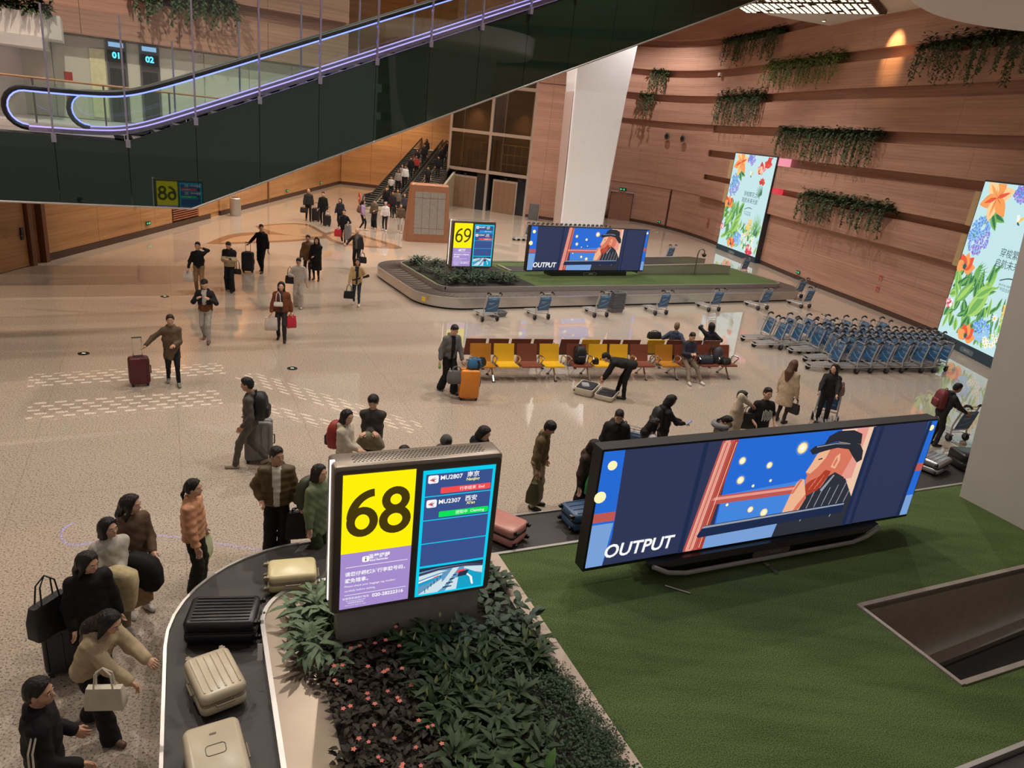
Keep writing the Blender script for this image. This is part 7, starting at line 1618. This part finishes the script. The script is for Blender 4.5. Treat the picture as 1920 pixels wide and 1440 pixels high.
# middle: walking man and waiting couple
A = person(G(472, 874), 1.76, 190, 'person in grey-brown jacket walking with black backpack and grey suitcase', ('jacket', (84, 78, 72)), ('trousers', (92, 86, 78)), ('short', BLACKH), mat('shoe_tan', S(170, 156, 136), .5), 1, .26, L=(-.2, .1, .85), Rr=(.3, .12, .88), hp=10); wear(A, 'black backpack worn by person walking with grey suitcase', sc=1.05)
A = person(at(648, 768, 1.64), 1.64, -10, 'person in cream hooded jacket with red backpack, arms folded', ('hoodie', (196, 184, 164)), ('trousers', (70, 66, 62)), ('bob', BLACKH), LEATH, 0, 0, L=(.05, .26, 1.05), Rr=(.0, .3, 1.0), infl=.012, hy=-20, hp=8); wear(A, 'red and black backpack worn over cream hooded jacket', mat('bag_maroon', S(150, 44, 38), .6), 1.0, FIG)
A = person(at(701, 739, 1.76), 1.76, -85, 'person in dark sweater hugging a khaki jacket, mop of black hair', ('sweater', (66, 62, 58)), ('wide', (44, 42, 38)), ('mop', BLACKH), LEATH, 0, 0, L=(.08, .24, 1.1), Rr=(-.06, .27, 1.13), infl=.012, hp=8)
q = A['M'] @ Vector((0, .24, 1.0)); b = MB(); b.loft([[(q.x + x * w_, q.y + y * d_, q.z + dz) for x, y in rrect(2, 2, .7, 4)] for dz, w_, d_ in ((-.16, .2, .05), (-.1, .26, .09), (0, .22, .1), (.1, .16, .09), (.16, .08, .05))]); tag(b.build('bundled_jacket', cloth((122, 112, 92), var=.3), smooth=60), 'khaki jacket bundled in arms of person in dark sweater', 'jacket')
A = person(at(518, 838, 1.78), 1.78, -70, 'person in olive brown puffer jacket over white shirt, hands low', ('puffer', (88, 72, 46)), ('wide', (28, 27, 28)), ('short', (30, 26, 24)), mat('shoe_cream', S(176, 166, 140), .5), 1, 0, inner=(206, 200, 186), hy=32, L=(-.3, .06, .84), Rr=(.2, .1, .98))
hang(A, 'L', 'black shoulder bag hanging by person in olive puffer jacket', FIG, .38, .18, .42, .06)
A = person(at(597, 872, 1.66), 1.66, -20, 'person in grey-green coat half hidden behind near 68 sign', ('coat', (112, 122, 92)), ('wide', (60, 66, 44)), ('bob', (36, 30, 26)), LEATH, 0, 0, hem=-.3, infl=.02); wear(A, 'dark rucksack on person half hidden behind near sign', mat('bag_olive', S(60, 64, 44), .6))
for (x, y, h, fc, c, hr, ht, lb) in ((760, 832, 1.6, -90, (40, 40, 44), 'bob', None, 'person of whom only dark hair shows above near sign'), (834, 812, 1.68, -60, (60, 60, 66), 'short', ('beanie', (84, 80, 80)), 'person in grey knitted beanie behind near sign'), (903, 796, 1.66, -30, (34, 34, 40), 'bob', None, 'person in black hood with bobbed hair behind near sign')):
    person(at(x, y, h), h, fc, lb, ('hoodie', c), ('trousers', (34, 34, 40)), (hr, BLACKH), LEATH, 0, 0, hat=ht, hp=25)
# by the belt on the left
A = person(at(358, 900, 1.66), 1.66, 8, 'person in peach puffer jacket and wide green-black trousers by belt', ('down', (204, 146, 110)), ('wide', (40, 42, 32)), ('pony', BLACKH), SHWH, 0, 0, Rr=(.26, .12, .82))
hang(A, 'L', 'pale green shopping bag beside person in peach puffer', mat('bag_palegreen', S(196, 200, 160), .5), .3, .14, .34, .08, 'shopping_bag')
A = person(at(240, 928, 1.68), 1.68, -35, 'person in brown sweater holding dark coat and tan handbag', ('sweater', (96, 74, 58)), ('trousers', (34, 31, 32)), ('long', (30, 24, 22)), SHWH, 0, 0, L=(-.1, .3, 1.0), Rr=(.12, .3, .98), hy=40, hp=6, infl=.02)
q = A['M'] @ Vector((.1, .36, .86)); b = MB(); b.loft([[(q.x + x * w_ + o, q.y + y * d_, q.z + dz) for x, y in rrect(2, 2, .7, 4)] for dz, w_, d_, o in ((-.26, .1, .07, .12), (-.18, .17, .1, .1), (0, .24, .13, .02), (.12, .22, .12, 0), (.2, .12, .07, -.02))]); tag(b.build('bundled_coat', cloth((30, 28, 28), var=.25), smooth=60), 'dark furry coat carried by person in brown sweater', 'coat')
handbag(A['M'] @ Vector((.16, .42, .42)), A['rz'], 'tan patterned handbag with strap below the dark coat', mat('bag_tan', S(150, 120, 80), .6, var=.3, vs=30), .3, .12, .24, .18)
A = person(at(200, 972, 1.62), 1.62, -40, 'person in white sweater with cream coat over arm, bobbed hair', ('sweater', (190, 182, 170)), ('trousers', (140, 124, 106)), ('bob', (32, 26, 24)), SHWH, 0, 0, L=(.05, .3, 1.06), Rr=(.12, .3, 1.02), hy=20, infl=.02)
q = A['M'] @ Vector((.02, .3, .98)); b = MB(); b.loft([[(q.x + x * w_, q.y + y * d_, q.z + dz) for x, y in rrect(2, 2, .7, 4)] for dz, w_, d_ in ((-.42, .13, .05), (-.3, .17, .08), (-.05, .2, .11), (.08, .19, .11), (.14, .1, .06))]); tag(b.build('folded_coat', cloth((196, 178, 138), var=.2), smooth=60), 'cream coat over arm of person in white sweater', 'coat')
A = person(at(158, 1034, 1.64), 1.64, -45, 'person in black coat and glasses carrying large black shoulder bag', ('coat', (26, 24, 26)), ('trousers', (28, 27, 29)), ('long', (36, 26, 24)), LEATH, 0, 0, hem=-.34, hy=30, hp=12, infl=.02, Rr=(.2, .12, .85))
handbag(A['M'] @ Vector((.36, -.14, .7)), A['rz'] + .5, 'large black tote on shoulder of person in black coat', FIG, .42, .2, .4, .3, 'tote_bag')
gq = A['M'] @ Matrix.Identity(4)
A = person((-3.82, 5.55, 0), 1.64, -8, 'person in beige fleece hooded jacket reaching towards belt, long dark hair', ('hoodie', (176, 156, 126)), ('wide', (28, 27, 28)), ('long', (28, 22, 22)), SHBR, 0, -.2, L=(-.1, .52, 1.02), Rr=(.12, .5, .92), lean=24, hp=12, infl=.026)
handbag(tuple(G(200, 1325, .74)), R(10), 'white leather handbag of person in beige fleece jacket', mat('bag_white', S(214, 204, 186), .45), .34, .13, .24, .22, 'handbag', .08)
A = person(at(62, 1276, 1.76), 1.76, 30, 'person in black tracksuit top with white stripes at bottom corner', ('jacket', (26, 25, 28)), ('trousers', (120, 116, 112)), ('short', (26, 22, 22)), LEATH, 1, 0, hy=-20, infl=.02, L=(-.2, .2, .95), Rr=(.2, .25, .95))
STRM = mat('stripe_white', S(206, 196, 176), .7); 
for dx in (0, .03):
    b = MB(); b.tube([A['M'] @ Vector((.2 + dx * .3, -.02 + dx, 1.44)), A['M'] @ Vector((.29 + dx * .3, -.06 + dx, 1.3)), A['M'] @ Vector((.33 + dx * .2, -.06 + dx, 1.16))], .008, 5); b.build('sleeve_stripe', STRM, [o for o in bpy.data.objects if o.name.startswith('person') and o.get('label', '').startswith('person in black tracksuit')][0]).matrix_parent_inverse = A['M'].inverted()
# behind the near wide screen
A = person(G(1000, 950), 1.72, -18, 'person in olive track jacket and beige trousers looking down at belt', ('jacket', (98, 84, 54)), ('trousers', (166, 150, 126)), ('mop', (30, 24, 22)), LEATH, 1, 0, hp=26, lean=4, hy=-10)
hang(A, 'R', 'soft olive duffel hanging from person in olive track jacket', mat('bag_moss', S(70, 66, 34), .7), .34, .24, .4, .12, 'duffel_bag')
A = person(at(1112, 822, 1.62), 1.62, -40, 'person in brown hood with bright green bag, edge of near screen', ('hoodie', (64, 48, 42)), ('skirt', (26, 25, 27)), ('bob', (38, 28, 26)), LEATH, 0, 0, infl=.02, hp=20)
handbag(A['M'] @ Vector((.1, .26, .75)), A['rz'], 'bright green bag hugged by person in brown hood', mat('bag_green', S(50, 150, 62), .5), .4, .2, .42, .05, 'tote_bag')
A = person(at(1163, 765, 1.74), 1.74, -95, 'person in black hooded jacket with backpack, head bowed', ('hoodie', (36, 35, 36)), ('trousers', (34, 34, 38)), ('short', BLACKH), LEATH, 0, 0, hp=22, infl=.02); wear(A, 'black backpack worn over black hooded jacket')
A = person(at(1255, 740, 1.62), 1.62, 15, 'person with black bob in black hooded top holding phone out', ('hoodie', (34, 33, 36)), ('trousers', (40, 40, 44)), ('bob', BLACKH), LEATH, 0, 0, L=(-.02, .38, 1.1), Rr=(.1, .4, 1.1), hp=24)
phone(A['R'] + Vector((.08, 0, .03)), A['rz'], 'phone held out by person with black bob'); wear(A, 'small black backpack worn by person with black bob', sc=.9)
A = person(at(1226, 785, 1.58), 1.58, 10, 'person with long black hair and white top behind near screen', ('sweater', (206, 202, 200)), ('trousers', (40, 40, 44)), ('long', BLACKH), LEATH, 0, 0, hp=6)
A = person(at(1391, 733, 1.76), 1.76, -25, 'person in beige jacket touching mouth behind near screen', ('jacket', (192, 176, 154)), ('trousers', (60, 58, 58)), ('short', (24, 20, 20)), LEATH, 1, 0, Rr=(.02, .22, 1.5), hp=4, infl=.02)
A = person(at(1358, 776, 1.58), 1.58, -30, 'person in leopard print with grey neck pillow, hair tied up', ('jacket', (92, 80, 64)), ('trousers', (40, 40, 44)), ('pony', (34, 26, 24)), LEATH, 0, 0, hp=30, infl=.02)
q = A['neck']; b = MB(); b.tube([(q.x + .15 * math.cos(R(a)), q.y + .15 * math.sin(R(a)), q.z + .04) for a in range(0, 320, 20)], .06, 8); tag(b.build('neck_pillow', cloth((128, 126, 130)), smooth=60), 'grey neck pillow on person in leopard print', 'pillow')
A = person(at(1441, 727, 1.76), 1.76, -80, 'smiling person in black T-shirt with white print behind near screen', ('tshirt', (34, 33, 36)), ('trousers', (40, 40, 46)), ('short', BLACKH), LEATH, 0, 0, infl=.035, L=(-.22, .22, .98), Rr=(.24, .2, 1.0))
b = MB()
for k in range(7): b.tube([A['M'] @ Vector((-.1 + k * .03, .2 - abs(k - 3) * .006, 1.3 + (k % 3) * .015)), A['M'] @ Vector((-.12 + k * .035, .212 - abs(k - 3) * .006, 1.18)), A['M'] @ Vector((-.08 + k * .028, .205, 1.08 + (k % 2) * .03))], .009, 4)
b.build('shirt_print', mat('print_white', S(206, 206, 204), .7), [o for o in bpy.data.objects if o.get('label', '').startswith('smiling person')][0]).matrix_parent_inverse = A['M'].inverted()
handbag(A['M'] @ Vector((.36, .05, .85)), A['rz'], 'black bag slung beside person in printed black T-shirt', FIG, .36, .2, .34, .16)
A = person(at(1490, 676, 1.66), 1.66, 40, 'person in beige trench coat with long brown hair, back to camera', ('coat', (184, 162, 136)), ('slim', (60, 52, 48)), ('long', (92, 62, 48)), LEATH, 0, 0, hem=-.42, infl=.02)
hang(A, 'R', 'black handbag held by person in trench coat', FIG, .3, .12, .26, .16)
A = person(at(1568, 683, 1.64), 1.64, -115, 'person with long dark hair in black jacket pushing loaded trolley', ('jacket', (32, 31, 34)), ('trousers', (34, 34, 38)), ('long', (34, 25, 24)), LEATH, 0, 0, hy=-30, L=(-.2, .42, 1.0), Rr=(.2, .42, 1.0), infl=.01)
handbag((8.0, 17.2, .84), .3, 'red and white bag on the loaded trolley basket', mat('bag_redwhite', S(190, 60, 56), .6, var=.3), .34, .24, .18, .1, 'travel_bag'); handbag((8.25, 17.1, .84), .8, 'brown handbag on the loaded trolley basket', mat('bag_mocha', S(120, 96, 86), .6), .28, .14, .24, .12)
A = person(at(1787, 716, 1.68), 1.68, 5, 'person in dark jacket with dark red backpack pushing trolley at right', ('jacket', (44, 44, 48)), ('trousers', (40, 40, 44)), ('short', (36, 30, 28)), LEATH, 2, 0, lean=14, L=(-.2, .45, 1.0), Rr=(.2, .45, 1.0), hp=12); wear(A, 'dark red backpack on person pushing trolley', mat('bag_wine', S(110, 40, 44), .6))
A = person((13.2, 17.6, 0), 1.70, 200, 'person in grey mostly hidden by white column, arms raised', ('jacket', (110, 108, 110)), ('trousers', (60, 60, 64)), ('short', BLACKH), LEATH, 1, 0, L=(-.3, .25, 1.5), Rr=(.25, .3, 1.45))
print('people', NP[0], 'tris', sum(len(o.data.polygons) for o in bpy.data.objects if o.type == 'MESH') * 2, 'time', time.time() - T0)
